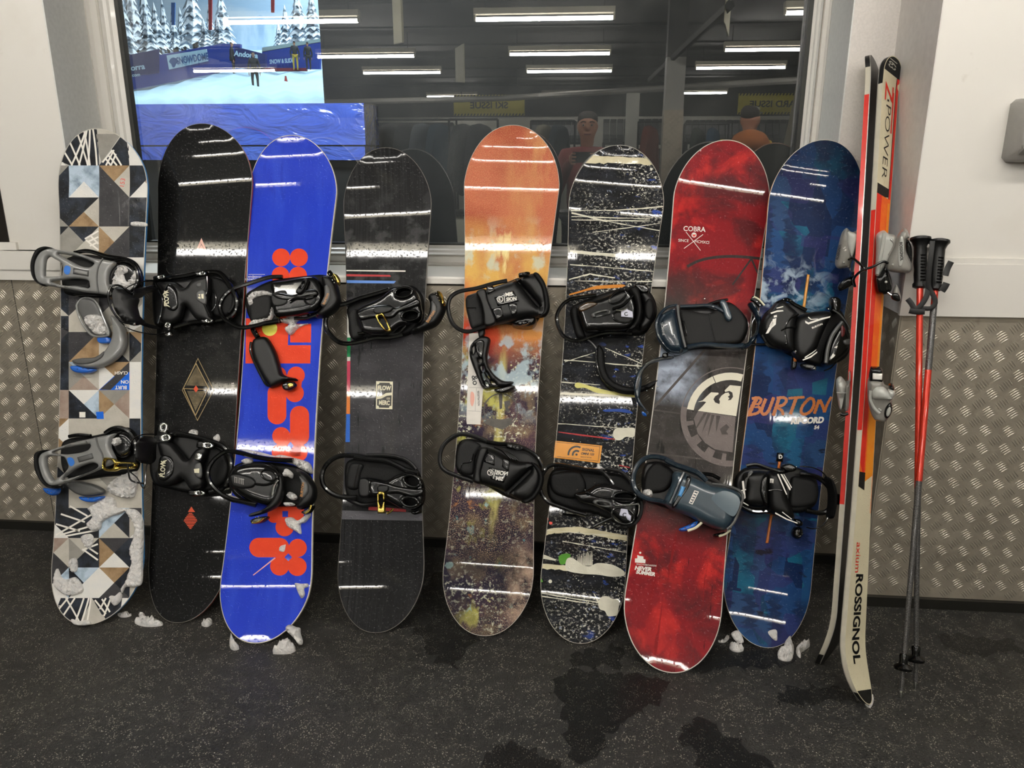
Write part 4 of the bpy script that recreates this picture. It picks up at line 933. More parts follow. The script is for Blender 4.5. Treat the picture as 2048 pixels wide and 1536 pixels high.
# ---- board 1 upper: grey frame highback reaching out to the left -----------------
c = (40, 460, 5.121); b = BD[1]
B = Bind(b, c, [(425, 330), (600, 240), (900, 270), (1080, 290), (1200, 380), (1230, 500), (1190, 620), (1000, 650), (780, 680), (500, 660), (420, 600)])
B.p('foot_pad', [(480, 290), (600, 270), (720, 320), (740, 380), (700, 600), (560, 620), (440, 560), (430, 500), (500, 400)], .018, .03, pad_gry)
B.t('base_rail', [(560, 235), (700, 215), (900, 270), (1080, 300), (1180, 350), (1225, 440), (1225, 560), (1150, 640)], .032, .007, bind_blk)
B.t('base_rail', [(560, 665), (700, 655), (900, 670), (1050, 660)], .03, .006, bind_blk)
B.p('highback', [(100, 420), (115, 300), (170, 210), (250, 175), (380, 195), (560, 225), (740, 280), (900, 305), (960, 330), (900, 420), (885, 520), (910, 600), (900, 655), (760, 640), (620, 625), (430, 590), (220, 555), (150, 520), (108, 470)], .05, .066, gry_pl, R=.009,
    holes=[[(250, 290), (285, 262), (330, 285), (420, 345), (420, 440), (400, 465), (250, 468), (235, 445), (238, 360)], [(370, 232), (480, 245), (620, 275), (735, 325), (745, 345), (700, 375), (600, 360), (500, 310), (420, 270)], [(300, 522), (430, 500), (560, 490), (680, 510), (700, 560), (690, 590), (560, 565), (430, 560)]])
B.p('highback_rim', [(92, 400), (100, 300), (150, 195), (230, 158), (300, 172), (250, 195), (190, 230), (145, 310), (135, 400), (150, 480), (180, 530), (235, 552), (180, 555), (120, 500)], .045, .074, rub_blk, R=.006)
B.p('adjuster', [(540, 385), (700, 412), (695, 475), (535, 448)], .064, .07, gry_dk, R=.004, smooth=False)
B.p('adjuster_inset', [(552, 398), (688, 422), (684, 460), (548, 436)], .07, .073, gry_pl, R=.003, smooth=False)
B.d('logo_mark', [[(470, 365), (515, 380), (510, 440), (485, 458), (455, 440), (450, 400)]], bluep, .0665, True)
B.t('hinge_line', [(850, 290), (800, 380), (785, 500), (800, 640)], .067, .0025, gry_dk)
B.p('hub_ring', E(1040, 480, 165, 175), .03, .052, bind_blk, R=.02)
B.t('base_rail', E(1040, 480, 170, 180), .052, .006, bind_blk, closed=True)
B.snow([(930, 520), (960, 420), (1000, 370), (1060, 355), (1090, 420), (1050, 450), (1080, 520), (1130, 470), (1160, 400), (1185, 440), (1160, 560), (1110, 620), (1000, 600), (920, 580)], .062, .045)
B.p('toe_strap', [(585, 720), (640, 690), (740, 710), (800, 780), (840, 880), (900, 990), (915, 1070), (860, 1090), (760, 1080), (680, 1010), (620, 900), (585, 820)], .012, .024, gry_dk, R=.008)
B.t('strap_rim', [(585, 760), (640, 700), (740, 705), (800, 770), (850, 890), (912, 1050), (880, 1085), (760, 1085), (680, 1020), (610, 900), (583, 800)], .024, .0035, gry_pl, closed=True)
B.snow([(650, 880), (700, 860), (800, 870), (850, 950), (890, 1060), (820, 1070), (740, 1050), (680, 980), (640, 930)], .036, .018)
B.p('strap_ladder', [(790, 1095), (900, 1095), (915, 1150), (800, 1155)], .01, .022, blu, R=.004)
B.p('ankle_strap', [(905, 870), (960, 890), (1030, 980), (1060, 1090), (1050, 1200), (980, 1300), (860, 1380), (720, 1410), (600, 1400), (530, 1370), (510, 1340), (560, 1320), (700, 1310), (830, 1250), (900, 1160), (930, 1060), (930, 960)], .012, .034, gry_pl, R=.01)
B.p('strap_liner', [(520, 1335), (620, 1310), (760, 1300), (850, 1240), (840, 1300), (740, 1360), (600, 1375)], .03, .038, gry_dk, R=.005)
B.p('buckle', [(500, 1395), (560, 1385), (660, 1410), (760, 1425), (700, 1460), (600, 1465), (530, 1445)], .012, .028, blu, R=.006)
B.rivets([(590, 1425), (645, 1420), (700, 1428)], .0018, .028)
# ---- board 1 lower ---------------------------------------------------------------
c = (40, 700, 4.8)
B = Bind(b, c, [(385, 900), (480, 840), (680, 820), (850, 780), (1000, 740), (1100, 830), (1130, 980), (1100, 1150), (980, 1200), (780, 1220), (560, 1250), (440, 1230), (380, 1100)])
B.p('foot_pad', [(400, 920), (560, 880), (700, 900), (760, 1100), (640, 1200), (480, 1220), (390, 1100)], .018, .028, pad_gry)
B.t('base_rail', [(820, 800), (880, 760), (960, 750), (1060, 800), (1110, 900), (1110, 1000)], .034, .008, bind_blk)
B.t('base_rail', [(470, 830), (560, 815), (680, 825)], .03, .006, bind_blk)
B.p('highback', [(160, 1080), (165, 1030), (200, 985), (300, 950), (480, 890), (680, 845), (800, 820), (900, 800), (860, 850), (850, 930), (880, 1000), (900, 1050), (860, 1100), (780, 1130), (640, 1190), (460, 1260), (340, 1300), (260, 1300), (200, 1230)], .055, .072, gry_pl, R=.009,
    holes=[[(235, 1050), (260, 1020), (350, 1018), (410, 1030), (440, 1080), (450, 1130), (400, 1190), (320, 1250), (290, 1230), (245, 1140)], [(300, 985), (400, 945), (560, 915), (660, 905), (650, 950), (560, 985), (420, 1000)], [(400, 1240), (460, 1180), (560, 1120), (680, 1085), (740, 1110), (690, 1150), (560, 1200)]])
B.p('highback_rim', [(118, 1080), (122, 1000), (160, 965), (235, 958), (190, 990), (165, 1040), (170, 1120), (210, 1230), (270, 1295), (350, 1308), (330, 1330), (250, 1325), (180, 1260), (130, 1160)], .05, .08, rub_blk, R=.006)
B.p('adjuster', [(540, 1030), (685, 990), (700, 1040), (560, 1080)], .07, .076, gry_dk, R=.004, smooth=False)
B.d('logo_mark', [[(455, 1040), (500, 1035), (525, 1080), (500, 1115), (470, 1100)]], bluep, .0725, True)
B.t('hinge_line', [(730, 840), (750, 920), (790, 1000), (800, 1060)], .073, .0025, gry_dk)
B.p('hub_ring', E(960, 910, 110, 130), .03, .05, bind_blk, R=.02)
B.snow([(880, 850), (940, 840), (960, 890), (900, 920), (870, 900)], .058, .045)
B.snow([(900, 1230), (1080, 1150), (1100, 1280), (1060, 1420), (900, 1400), (820, 1330)], .018, .0)
B.p('toe_strap', [(415, 1280), (520, 1260), (680, 1290), (780, 1340), (780, 1380), (700, 1400), (600, 1405), (500, 1370)], .012, .03, gry_dk, R=.009)
B.p('buckle', [(550, 1410), (650, 1415), (790, 1405), (740, 1450), (670, 1465), (590, 1450)], .01, .026, blu, R=.006)
B.p('buckle', [(200, 1325), (280, 1325), (350, 1330), (340, 1380), (290, 1400), (230, 1370)], .03, .05, blu, R=.006); B.rivets([(230, 1350), (265, 1358), (300, 1370), (605, 1420), (655, 1425), (710, 1425)], .0018, .05)
B.p('buckle_frame', [(785, 1060), (800, 1030), (900, 1045), (930, 1070), (1090, 1080), (1110, 1110), (1080, 1140), (960, 1145), (900, 1165), (800, 1160), (778, 1120)], .075, .088, brass, R=.006, cell=.006, holes=[[(808, 1060), (880, 1068), (885, 1130), (806, 1135)], [(930, 1095), (1060, 1095), (1060, 1115), (930, 1118)]])

# ---- board 2 upper: cable-entry binding with cupped highback ----------------------
c = (200, 500, 6.4); b = BD[2]
B = Bind(b, c, [(650, 400), (760, 350), (1000, 350), (1250, 300), (1500, 290), (1640, 400), (1740, 560), (1760, 700), (1680, 850), (1500, 900), (1200, 930), (900, 960), (740, 960), (660, 900)], h=.03, m=matt_blk)
B.t('base_rail', [(800, 370), (1100, 330), (1250, 300), (1500, 285), (1620, 390), (1720, 560), (1750, 700), (1690, 840), (1480, 905), (1200, 925), (950, 990)], .045, .008, bind_blk)
B.p('instep_pad', [(700, 400), (800, 390), (950, 400), (1060, 470), (1140, 380), (1240, 330), (1370, 330), (1380, 520), (1350, 640), (1400, 800), (1400, 900), (1280, 900), (1180, 850), (1060, 700), (1000, 860), (900, 930), (780, 930), (740, 860), (800, 620), (740, 480)], .045, .07, matt_blk, R=.02)
B.p('strap_panel', [(850, 430), (940, 460), (985, 560), (985, 720), (930, 780), (840, 740), (800, 600)], .065, .076, bind_blk, R=.012)
B.p('toe_pad', [(1230, 540), (1320, 500), (1350, 580), (1345, 690), (1260, 660), (1225, 620)], .066, .074, gry_dk, R=.006)
B.p('toe_tab', [(1225, 420), (1300, 410), (1290, 470), (1230, 470)], .066, .072, gry_dk, R=.005)
B.t('strap_seam', [(700, 420), (770, 560), (800, 640), (780, 820), (740, 940)], .068, .003, bind_blk)
B.t('strap_seam', [(1370, 340), (1370, 520), (1330, 660), (1410, 850)], .07, .003, bind_blk)
B.x([('FLOW', 850, 620, 62, 90, .85, 0, .02)], creamp, .0765)
B.d('logo_mark', [[(880, 510), (830, 530), (800, 575), (840, 560)], [(905, 735), (850, 715), (815, 685), (850, 690)], [(815, 560), (830, 590), (850, 600), (815, 600)], [(815, 660), (850, 650), (830, 690)]], creamp, .0765)
B.d('logo_mark', [[(1255, 570), (1285, 565), (1280, 590)], [(1255, 600), (1285, 595), (1290, 625), (1260, 620)], [(1295, 565), (1325, 560), (1328, 625), (1300, 620)]], creamp, .0745)
B.p('toe_cap', [(1400, 360), (1500, 350), (1620, 420), (1700, 560), (1700, 700), (1620, 830), (1480, 850), (1420, 780), (1400, 560)], .03, .044, rub_blk, R=.015)
B.t('tread_ring', [(1620, 420), (1710, 560), (1710, 700), (1650, 800)], .046, .004, pad_gry); B.t('tread_ring', [(1440, 500), (1480, 580), (1480, 700), (1430, 780)], .045, .003, bind_blk)
B.p('highback', [(150, 460), (230, 450), (320, 490), (380, 560), (440, 600), (420, 700), (450, 820), (520, 900), (440, 930), (330, 935), (240, 880), (170, 800), (130, 720), (105, 600), (112, 520)], .07, .1, matt_blk, R=.03, lift=([100, 450, 720], [.13, .09, 0]))
B.t('highback_rim', [(150, 460), (230, 450), (330, 500), (390, 560), (440, 540), (540, 490), (700, 460)], [.225, .215, .2, .185, .17, .14, .07], .0035, bind_blk)
B.t('highback_rim', [(150, 460), (110, 540), (110, 640), (150, 760), (240, 880), (330, 935), (450, 930)], [.225, .23, .23, .225, .215, .2, .18], .0035, bind_blk)
B.p('highback_arm', [(400, 540), (520, 480), (660, 455), (720, 470), (700, 500), (560, 540), (470, 600), (430, 680), (400, 640)], .07, .086, matt_blk, R=.01, lift=([400, 720], [.11, 0]))
B.p('highback_arm', [(420, 800), (480, 860), (560, 920), (700, 960), (740, 990), (640, 990), (500, 950), (430, 900)], .06, .08, matt_blk, R=.01, lift=([400, 740], [.11, 0]))
B.t('cable', [(330, 490), (450, 430), (600, 395), (760, 380)], [.2, .18, .14, .08], .0018, bind_blk); B.t('cable', [(240, 900), (360, 1000), (500, 1050), (680, 1080), (820, 1070), (950, 1020)], [.2, .19, .17, .14, .1, .05], .0018, bind_blk)
B.rivets([(440, 950)], .0045, .19)
for q in ((740, 350, 60, 120, 10), (1270, 300, 60, 110, 5), (855, 985, 90, 90, 80), (1350, 905, 60, 120, 5)): B.buckle(*q, .055)
B.p('buckle_lever', [(810, 1040), (900, 1045), (920, 1080), (880, 1105), (830, 1095)], .05, .062, chrome, R=.004)
# ---- board 2 lower ---------------------------------------------------------------
c = (260, 700, 4.265)
B = Bind(b, c, [(180, 800), (300, 730), (420, 700), (640, 760), (780, 810), (850, 900), (860, 1020), (820, 1150), (700, 1200), (500, 1220), (300, 1180), (190, 1140), (150, 1000)], h=.03, m=matt_blk)
B.t('base_rail', [(310, 720), (450, 720), (640, 765), (800, 830), (860, 950), (850, 1080), (790, 1180), (680, 1215)], .045, .008, bind_blk)
B.p('instep_pad', [(215, 790), (320, 780), (400, 860), (470, 930), (540, 850), (620, 820), (640, 870), (600, 960), (580, 1030), (620, 1120), (590, 1180), (500, 1190), (430, 1100), (380, 1130), (300, 1160), (210, 1140), (190, 1040), (250, 960)], .045, .072, matt_blk, R=.02)
B.p('strap_panel', [(255, 900), (330, 900), (370, 960), (360, 1060), (290, 1120), (230, 1100), (230, 980)], .066, .077, bind_blk, R=.012)
B.p('toe_pad', [(545, 990), (590, 960), (610, 1030), (600, 1090), (555, 1075)], .068, .075, gry_dk, R=.006)
B.p('toe_tab', [(555, 880), (610, 880), (600, 940), (545, 935)], .068, .076, chrome, R=.005)
B.x([('FLOW', 280, 1015, 42, 85, .85, 0, .02)], creamp, .0775)
B.d('logo_mark', [[(318, 938), (285, 945), (255, 975), (285, 968)], [(292, 1088), (262, 1080), (242, 1055), (265, 1062)], [(545, 1015), (592, 1010), (590, 1050), (550, 1048)]], creamp, .0775)
B.p('toe_cap', [(660, 830), (760, 850), (820, 930), (830, 1040), (780, 1140), (690, 1160), (650, 1060), (640, 940)], .03, .044, rub_blk, R=.015)
for q in ((275, 690, 80, 100, 80), (265, 755, 70, 110, 10), (625, 810, 60, 110, -5), (555, 1220, 50, 110, 0)): B.buckle(*q, .055)
B.p('highback', [(20, 830), (60, 750), (130, 730), (190, 760), (180, 860), (150, 960), (60, 960), (10, 920)], .05, .08, matt_blk, R=.02, lift=([0, 190], [.1, .02]))
B.t('cable', [(0, 800), (40, 750), (120, 720), (230, 720)], [.17, .15, .12, .08], .002, bind_blk); B.t('cable', [(0, 1040), (60, 1090), (120, 1180), (140, 1000), (190, 860)], [.16, .15, .14, .12, .09], .002, bind_blk)
B.t('cable', [(-20, 980), (0, 1100), (60, 1130), (130, 1140)], [.17, .16, .15, .13], .0028, bind_blk)
b.pillow('snow_cake', [(490, 700), (520, 675), (565, 690), (550, 740), (500, 735)], 0, .012, snow, b.root, c, R=.01, rough=.002, cell=.005)
b.pillow('snow_cake', [(700, 750), (740, 715), (755, 760), (730, 785)], 0, .012, snow, b.root, c, R=.01, rough=.002, cell=.005)

# ---- folded highback binding used on boards 3, 4 and 6 -----------------------------
def hoop(B, P, h=.04, r=.0062, m=None): B.t('heel_hoop', P, h, r, m or bind_blk); B.t('heel_hoop_edge', [(x+9, y+2) for x, y in P[2:-2]], [h+.007]*(len(P)-4) if not hasattr(h, '__len__') else h[2:-2], .0022, chrome if False else matt_blk)
c = (430, 520, 5.486); b = BD[3]
B = Bind(b, c, [(330, 370), (420, 300), (620, 210), (900, 170), (1200, 150), (1300, 250), (1330, 420), (1260, 520), (1050, 600), (700, 670), (430, 700), (350, 600), (320, 480)])
hoop(B, [(740, 185), (600, 190), (430, 240), (250, 300), (150, 350), (85, 420), (55, 490), (60, 560), (100, 640), (170, 690), (250, 730), (330, 740), (450, 720), (560, 690), (700, 670)], [.04]*15, .0075)
B.p('foot_pad', [(370, 480), (400, 420), (540, 370), (610, 400), (615, 500), (600, 580), (540, 630), (400, 665), (370, 580)], .02, .034, pad_gry)
B.snow([(340, 400), (400, 340), (500, 320), (590, 340), (600, 370), (500, 380), (410, 410), (410, 470), (360, 490)], .042, .02); B.snow([(350, 690), (420, 640), (500, 640), (580, 600), (600, 500), (622, 560), (600, 630), (500, 690), (400, 720)], .042, .02)
B.snow([(700, 650), (780, 600), (900, 580), (1030, 550), (1045, 595), (900, 640), (870, 690), (1000, 680), (900, 720), (830, 790), (790, 800), (750, 740), (800, 690), (720, 670)], .024, .0)
B.p('highback', [(600, 230), (760, 200), (1000, 160), (1100, 180), (1160, 280), (1170, 420), (1110, 520), (1000, 570), (760, 610), (640, 600), (615, 480), (600, 340)], .04, .066, bind_blk, R=.02)
B.p('highback_spine', [(620, 380), (700, 350), (860, 370), (1000, 320), (1100, 320), (1120, 380), (1000, 400), (860, 440), (700, 430)], .062, .074, bind_blk, R=.01)
B.p('highback_band', [(620, 370), (770, 330), (785, 470), (640, 500)], .062, .07, matt_blk, R=.006)
B.p('adjuster_lever', [(880, 330), (930, 260), (980, 190), (1015, 200), (1010, 240), (960, 340), (920, 370), (885, 355)], .074, .086, matt_blk, R=.005, holes=[[(930, 290), (965, 240), (980, 250), (945, 310)]])
B.t('spine_ridge', [(800, 450), (880, 410), (1000, 410), (1120, 370)], .076, .003, chrome if False else bind_blk)
B.t('highback_slot', E(1040, 430, 60, 55), .068, .003, bind_blk, closed=True)
B.p('toe_strap', [(1150, 170), (1230, 150), (1300, 200), (1340, 330), (1350, 440), (1290, 540), (1180, 600), (1080, 600), (1150, 520), (1190, 400), (1170, 280)], .035, .07, matt_blk, R=.016)
B.p('strap_pad', [(1190, 280), (1240, 270), (1270, 350), (1250, 440), (1200, 500), (1150, 480), (1190, 380)], .062, .076, gry_dk, R=.01)
B.x([('burton', 1212, 425, 34, 68, 1.0, 0, .01)], mat('bronze_print', 'b5792f', .35), .0765)
B.t('buckle_arm', [(1250, 130), (1290, 180), (1330, 240)], .07, .008, bind_blk); B.rivets([(1258, 155), (1272, 188), (1290, 222), (1310, 250)], .0022, .079)
B.p('buckle_lever', [(1280, 140), (1330, 150), (1365, 210), (1360, 265), (1330, 250), (1310, 190)], .076, .09, brass, R=.005)
B.t('toe_ladder', [(870, 640), (1000, 640), (1120, 600)], .03, .006, bind_blk)
B.p('ankle_strap', [(395, 880), (440, 840), (540, 830), (600, 900), (650, 1000), (690, 1130), (720, 1230), (790, 1270), (870, 1285), (880, 1310), (780, 1310), (700, 1350), (600, 1390), (570, 1370), (500, 1270), (430, 1130), (385, 980)], .012, .036, matt_blk, R=.016)
B.t('strap_piping', [(395, 900), (390, 1000), (440, 1140), (510, 1280), (580, 1380), (700, 1345), (780, 1310)], .02, .004, bind_blk)
B.t('strap_hanger', [(400, 720), (430, 790), (470, 850)], .022, .009, bind_blk); B.rivets([(425, 735), (440, 770), (460, 810), (490, 800)], .0022, .031)
B.p('buckle', [(725, 1360), (780, 1330), (860, 1330), (880, 1370), (830, 1420), (760, 1425), (730, 1400)], .014, .032, bind_blk, R=.006); B.p('buckle_lever', [(785, 1352), (855, 1338), (860, 1385), (795, 1405)], .032, .037, brass, R=.003, smooth=False)
# ---- board 3 lower
c = (420, 780, 5.121)
B = Bind(b, c, [(190, 830), (300, 740), (560, 730), (800, 760), (960, 820), (1050, 950), (1060, 1080), (980, 1180), (780, 1190), (520, 1180), (280, 1110), (180, 980)])
hoop(B, [(850, 720), (640, 710), (450, 680), (300, 640), (180, 625), (90, 670), (20, 740), (-20, 830), (-10, 920), (40, 1000), (120, 1070), (220, 1120), (350, 1150), (470, 1180)], [.04]*14, .0075)
B.p('highback', [(190, 860), (250, 780), (380, 740), (560, 740), (680, 800), (720, 900), (730, 1000), (690, 1120), (600, 1190), (480, 1170), (330, 1110), (220, 1020), (185, 940)], .035, .062, bind_blk, R=.03)
B.p('highback_cap', [(190, 880), (260, 850), (380, 870), (450, 910), (465, 960), (420, 1005), (300, 1010), (215, 980)], .056, .068, matt_blk, R=.012)
B.d('logo_mark', [[(250+i*17, 885+i*4), (256+i*17, 886+i*4), (258+i*17, 950+i*4), (252+i*17, 948+i*4)] for i in range(6)]+[[(300, 905), (350, 915), (350, 922), (300, 912)], [(250, 890), (275, 895), (275, 900), (250, 896)]], greyp_, .0685)
B.t('spine_ridge', [(460, 960), (560, 970), (660, 940), (700, 900)], .066, .004, bind_blk); B.t('spine_ridge', [(700, 920), (660, 980), (640, 1080)], .066, .005, chrome)
B.t('highback_slot', E(600, 870, 80, 55, -20), .064, .003, bind_blk, closed=True)
B.p('ankle_strap', [(700, 860), (730, 900), (745, 1000), (720, 1120), (660, 1200), (560, 1250), (420, 1290), (375, 1290), (400, 1260), (520, 1220), (600, 1150), (650, 1060), (690, 960)], .05, .072, matt_blk, R=.012)
B.p('toe_strap', [(860, 800), (940, 830), (1010, 900), (1060, 990), (1060, 1100), (1000, 1180), (900, 1220), (860, 1190), (900, 1120), (930, 1000), (900, 900)], .035, .068, matt_blk, R=.016)
B.p('strap_pad', [(905, 880), (960, 910), (1000, 970), (1000, 1050), (950, 1110), (920, 1080), (930, 980)], .062, .076, gry_dk, R=.01)
B.x([('BURTON', 945, 1020, 28, 82, .95, 0, .01)], mat('bronze_print', 'b5792f', .35), .0765)
B.p('buckle', [(400, 1340), (440, 1310), (540, 1290), (590, 1300), (540, 1350), (460, 1370), (410, 1365)], .04, .06, bind_blk, R=.006); B.t('buckle_lever', [(430, 1362), (500, 1350), (550, 1310)], .062, .0035, brass); B.rivets([(420, 1338), (470, 1305), (500, 1300)], .0024, .06)
B.p('buckle', [(920, 1250), (970, 1220), (1040, 1180), (1058, 1190), (1020, 1250), (960, 1275)], .03, .05, bind_blk, R=.006); B.t('buckle_lever', [(975, 1265), (1020, 1230), (1035, 1180)], .055, .004, brass)
B.snow([(260, 610), (340, 600), (480, 625), (640, 665), (700, 655), (860, 690), (980, 730), (1020, 800), (1010, 850), (900, 800), (840, 760), (700, 720), (560, 700), (400, 660)], .03)
B.snow([(730, 870), (760, 800), (830, 850), (820, 900), (780, 880)], .06, .04); B.snow([(770, 1080), (800, 1040), (860, 1070), (870, 1110), (820, 1120)], .06, .04); B.snow([(740, 1150), (820, 1150), (850, 1175), (760, 1185)], .05, .03)
B.snow([(305, 720), (360, 695), (425, 710), (400, 750), (330, 745)], .035, .02); B.snow([(150, 1060), (300, 1110), (450, 1160), (380, 1165), (230, 1120)], .02)

# ---- board 4 upper
c = (630, 530, 5.121); b = BD[4]
B = Bind(b, c, [(320, 430), (420, 330), (700, 240), (900, 200), (1010, 210), (1090, 300), (1110, 450), (1060, 600), (960, 700), (760, 740), (560, 750), (400, 760), (340, 700), (330, 560)])
hoop(B, [(760, 250), (640, 290), (480, 335), (330, 390), (200, 425), (140, 490), (108, 570), (118, 660), (170, 730), (250, 790), (350, 803), (480, 780), (620, 745), (760, 742), (900, 715)], [.04]*15, .0078)
B.p('foot_pad', [(340, 480), (420, 450), (440, 580), (500, 690), (440, 740), (370, 740), (345, 600)], .02, .034, pad_gry)
B.p('highback', [(410, 460), (480, 400), (640, 330), (760, 240), (860, 205), (950, 200), (1020, 240), (1060, 310), (1080, 420), (1090, 480), (1060, 560), (960, 590), (860, 620), (760, 690), (600, 700), (480, 680), (440, 600), (420, 540)], .045, .072, bind_blk, R=.016, holes=[E(905, 280, 70, 34, 8), E(975, 515, 68, 34, 8)])
B.t('highback_slot', E(905, 278, 88, 48, 8), .072, .004, bind_blk, closed=True); B.t('highback_slot', E(975, 515, 90, 50, 8), .072, .004, bind_blk, closed=True)
B.p('highback_spine', [(430, 480), (560, 420), (740, 400), (820, 430), (960, 370), (1050, 330), (1070, 400), (980, 440), (860, 480), (780, 540), (600, 540), (460, 560)], .068, .08, bind_blk, R=.01)
B.p('adjuster_slide', [(600, 440), (720, 420), (800, 430), (760, 480), (620, 500)], .078, .086, matt_blk, R=.005)
B.p('adjuster_lever', [(610, 512), (650, 500), (690, 488), (715, 530), (750, 600), (778, 665), (738, 680), (690, 650), (640, 580)], .084, .094, brass, R=.004, holes=[[(645, 540), (685, 518), (742, 640), (720, 652)]], cell=.005)
B.t('lower_rail', [(440, 700), (560, 690), (700, 700), (840, 700), (930, 620)], .045, .005, bind_blk)
B.p('toe_strap', [(1150, 300), (1240, 260), (1300, 320), (1325, 420), (1290, 520), (1230, 600), (1120, 650), (980, 690), (980, 640), (1090, 580), (1150, 480), (1165, 380)], .035, .07, matt_blk, R=.016)
B.p('strap_pad', [(1190, 360), (1240, 400), (1245, 480), (1190, 560), (1140, 600), (1130, 560), (1180, 470)], .064, .076, gry_dk, R=.01)
B.x([('burton', 1182, 525, 36, 58, 1.0, 0, .01)], mat('bronze_print', 'b5792f', .35), .0765)
B.p('buckle_lever', [(1240, 258), (1290, 275), (1325, 395), (1300, 400), (1275, 330)], .07, .09, brass, R=.005); B.rivets([(1220, 290), (1245, 300), (1262, 335), (1272, 365)], .0022, .079)
# ---- board 4 lower
c = (630, 820, 5.485)
B = Bind(b, c, [(320, 620), (380, 540), (560, 490), (800, 500), (1020, 560), (1140, 700), (1170, 900), (1140, 1060), (1000, 1090), (760, 1040), (560, 1050), (380, 990), (320, 860)])
hoop(B, [(560, 520), (440, 500), (300, 500), (190, 540), (110, 620), (75, 720), (90, 820), (150, 890), (240, 940), (340, 960), (460, 960)], [.04]*11, .0078)
B.p('foot_pad', [(350, 680), (400, 580), (520, 600), (490, 700), (460, 860), (350, 850)], .02, .034, pad_gry); B.t('pad_seam', [(480, 600), (420, 850)], .036, .0015, bind_blk, smooth=False)
B.t('base_rail', [(430, 520), (600, 540), (780, 560), (920, 620), (1000, 660), (1130, 690)], .045, .008, bind_blk); B.t('base_rail', [(560, 500), (700, 495), (880, 510), (1020, 560), (1110, 650)], .035, .006, matt_blk)
B.p('highback', [(470, 760), (600, 740), (760, 770), (860, 720), (960, 690), (1080, 710), (1160, 760), (1190, 860), (1190, 980), (1150, 1060), (1060, 1100), (940, 1080), (860, 1040), (760, 990), (600, 960), (470, 950)], .045, .074, bind_blk, R=.018, holes=[E(1060, 780, 70, 44, -20), E(1040, 1010, 68, 36, -5)])
B.t('highback_slot', E(1060, 780, 95, 60, -20), .074, .004, bind_blk, closed=True); B.t('highback_slot', E(1040, 1010, 90, 52, -5), .074, .004, bind_blk, closed=True)
B.p('highback_band', [(480, 760), (590, 770), (590, 940), (480, 940)], .066, .076, matt_blk, R=.008)
B.p('highback_spine', [(600, 780), (760, 790), (900, 830), (1100, 860), (1180, 860), (1180, 930), (1060, 960), (900, 920), (760, 930), (610, 930)], .07, .083, bind_blk, R=.01)
B.p('adjuster_slide', [(690, 830), (800, 830), (790, 900), (690, 900)], .08, .088, matt_blk, R=.005)
B.p('adjuster_lever', [(675, 905), (700, 890), (745, 890), (765, 910), (765, 1135), (680, 1135)], .08, .092, brass, R=.004, holes=[[(700, 930), (735, 930), (745, 1000), (722, 1075), (700, 1010)]], cell=.005, smooth=False)
B.t('lower_rail', [(330, 960), (430, 1010), (520, 1045), (640, 1030), (760, 1010)], .03, .007, matt_blk)
B.t('buckle_lever', [(790, 1135), (830, 1115), (860, 1080)], .05, .0035, brass); B.p('buckle', [(1040, 1120), (1100, 1100), (1150, 1090), (1150, 1130), (1080, 1150)], .03, .05, bind_blk, R=.006)

# ---- board 5: matt black highback with diagonal slot -------------------------------
c = (870, 520, 5.119); b = BD[5]
B = Bind(b, c, [(310, 380), (420, 320), (640, 250), (880, 160), (1050, 130), (1120, 300), (1110, 480), (1020, 650), (900, 680), (700, 640), (520, 690), (400, 700), (340, 560)], m=matt_blk)
hoop(B, [(740, 210), (600, 240), (420, 290), (260, 320), (170, 370), (135, 450), (145, 560), (190, 660), (270, 720), (360, 730), (460, 700), (620, 650), (760, 630)], [.04]*13, .0068, matt_blk)
B.p('foot_pad', [(315, 380), (360, 370), (430, 340), (480, 460), (500, 640), (440, 680), (370, 690), (330, 560), (310, 460)], .02, .036, pad_gry); B.t('pad_seam', [(320, 490), (420, 490)], .037, .0015, bind_blk, smooth=False)
B.p('highback', [(430, 320), (520, 290), (640, 240), (780, 200), (900, 150), (1020, 115), (1090, 160), (1140, 260), (1160, 380), (1160, 480), (1120, 560), (980, 570), (800, 600), (640, 640), (510, 670), (490, 560), (470, 430)], .045, .078, matt_blk, R=.03, holes=[[(845, 205), (870, 215), (1060, 430), (1062, 462), (1030, 440), (870, 240)]])
B.p('highback_rim', [(1000, 130), (1060, 125), (1130, 240), (1165, 370), (1172, 480), (1130, 560), (1060, 570), (1110, 510), (1110, 380), (1080, 260)], .06, .086, rub_blk, R=.008)
B.p('heel_band', [(420, 320), (510, 290), (540, 400), (590, 520), (620, 640), (510, 670), (490, 540), (460, 420)], .074, .088, matt_blk, R=.008)
B.p('logo_plate', [(605, 380), (800, 310), (860, 420), (640, 470)], .078, .083, bind_blk, R=.004, smooth=False)
B.p('recess_panel', [(580, 500), (680, 470), (700, 570), (630, 620)], .076, .081, bind_blk, R=.004, smooth=False); B.p('recess_panel', [(740, 450), (840, 440), (840, 540), (790, 570)], .076, .08, bind_blk, R=.004, smooth=False); B.p('recess_panel', [(520, 270), (590, 260), (620, 310), (540, 350)], .076, .08, bind_blk, R=.004, smooth=False)
B.x([('MIS', 758, 350, 40, 8, 1.0, .1, .04), ('SION', 782, 398, 38, 6, .95, .1, .04), ('O', 666, 402, 62, 0, 1, 0, -.01), ('K', 666, 402, 34, 12, .9, 0, .01)], whp, .0835); B.d('logo_bar', [[(705, 345), (711, 345), (716, 430), (710, 432)]], whp, .0835)
B.buckle(905, 140, 40, 90, 10, .075, m=matt_blk); B.p('toe_ramp', [(860, 580), (1030, 570), (1010, 660), (900, 680), (780, 650)], .0, .05, bind_blk, R=.01); B.buckle(900, 640, 45, 100, 8, .052, m=bind_blk)
B.p('strap_hanger', [(440, 700), (505, 700), (500, 770), (450, 790)], .015, .028, matt_blk, R=.005)
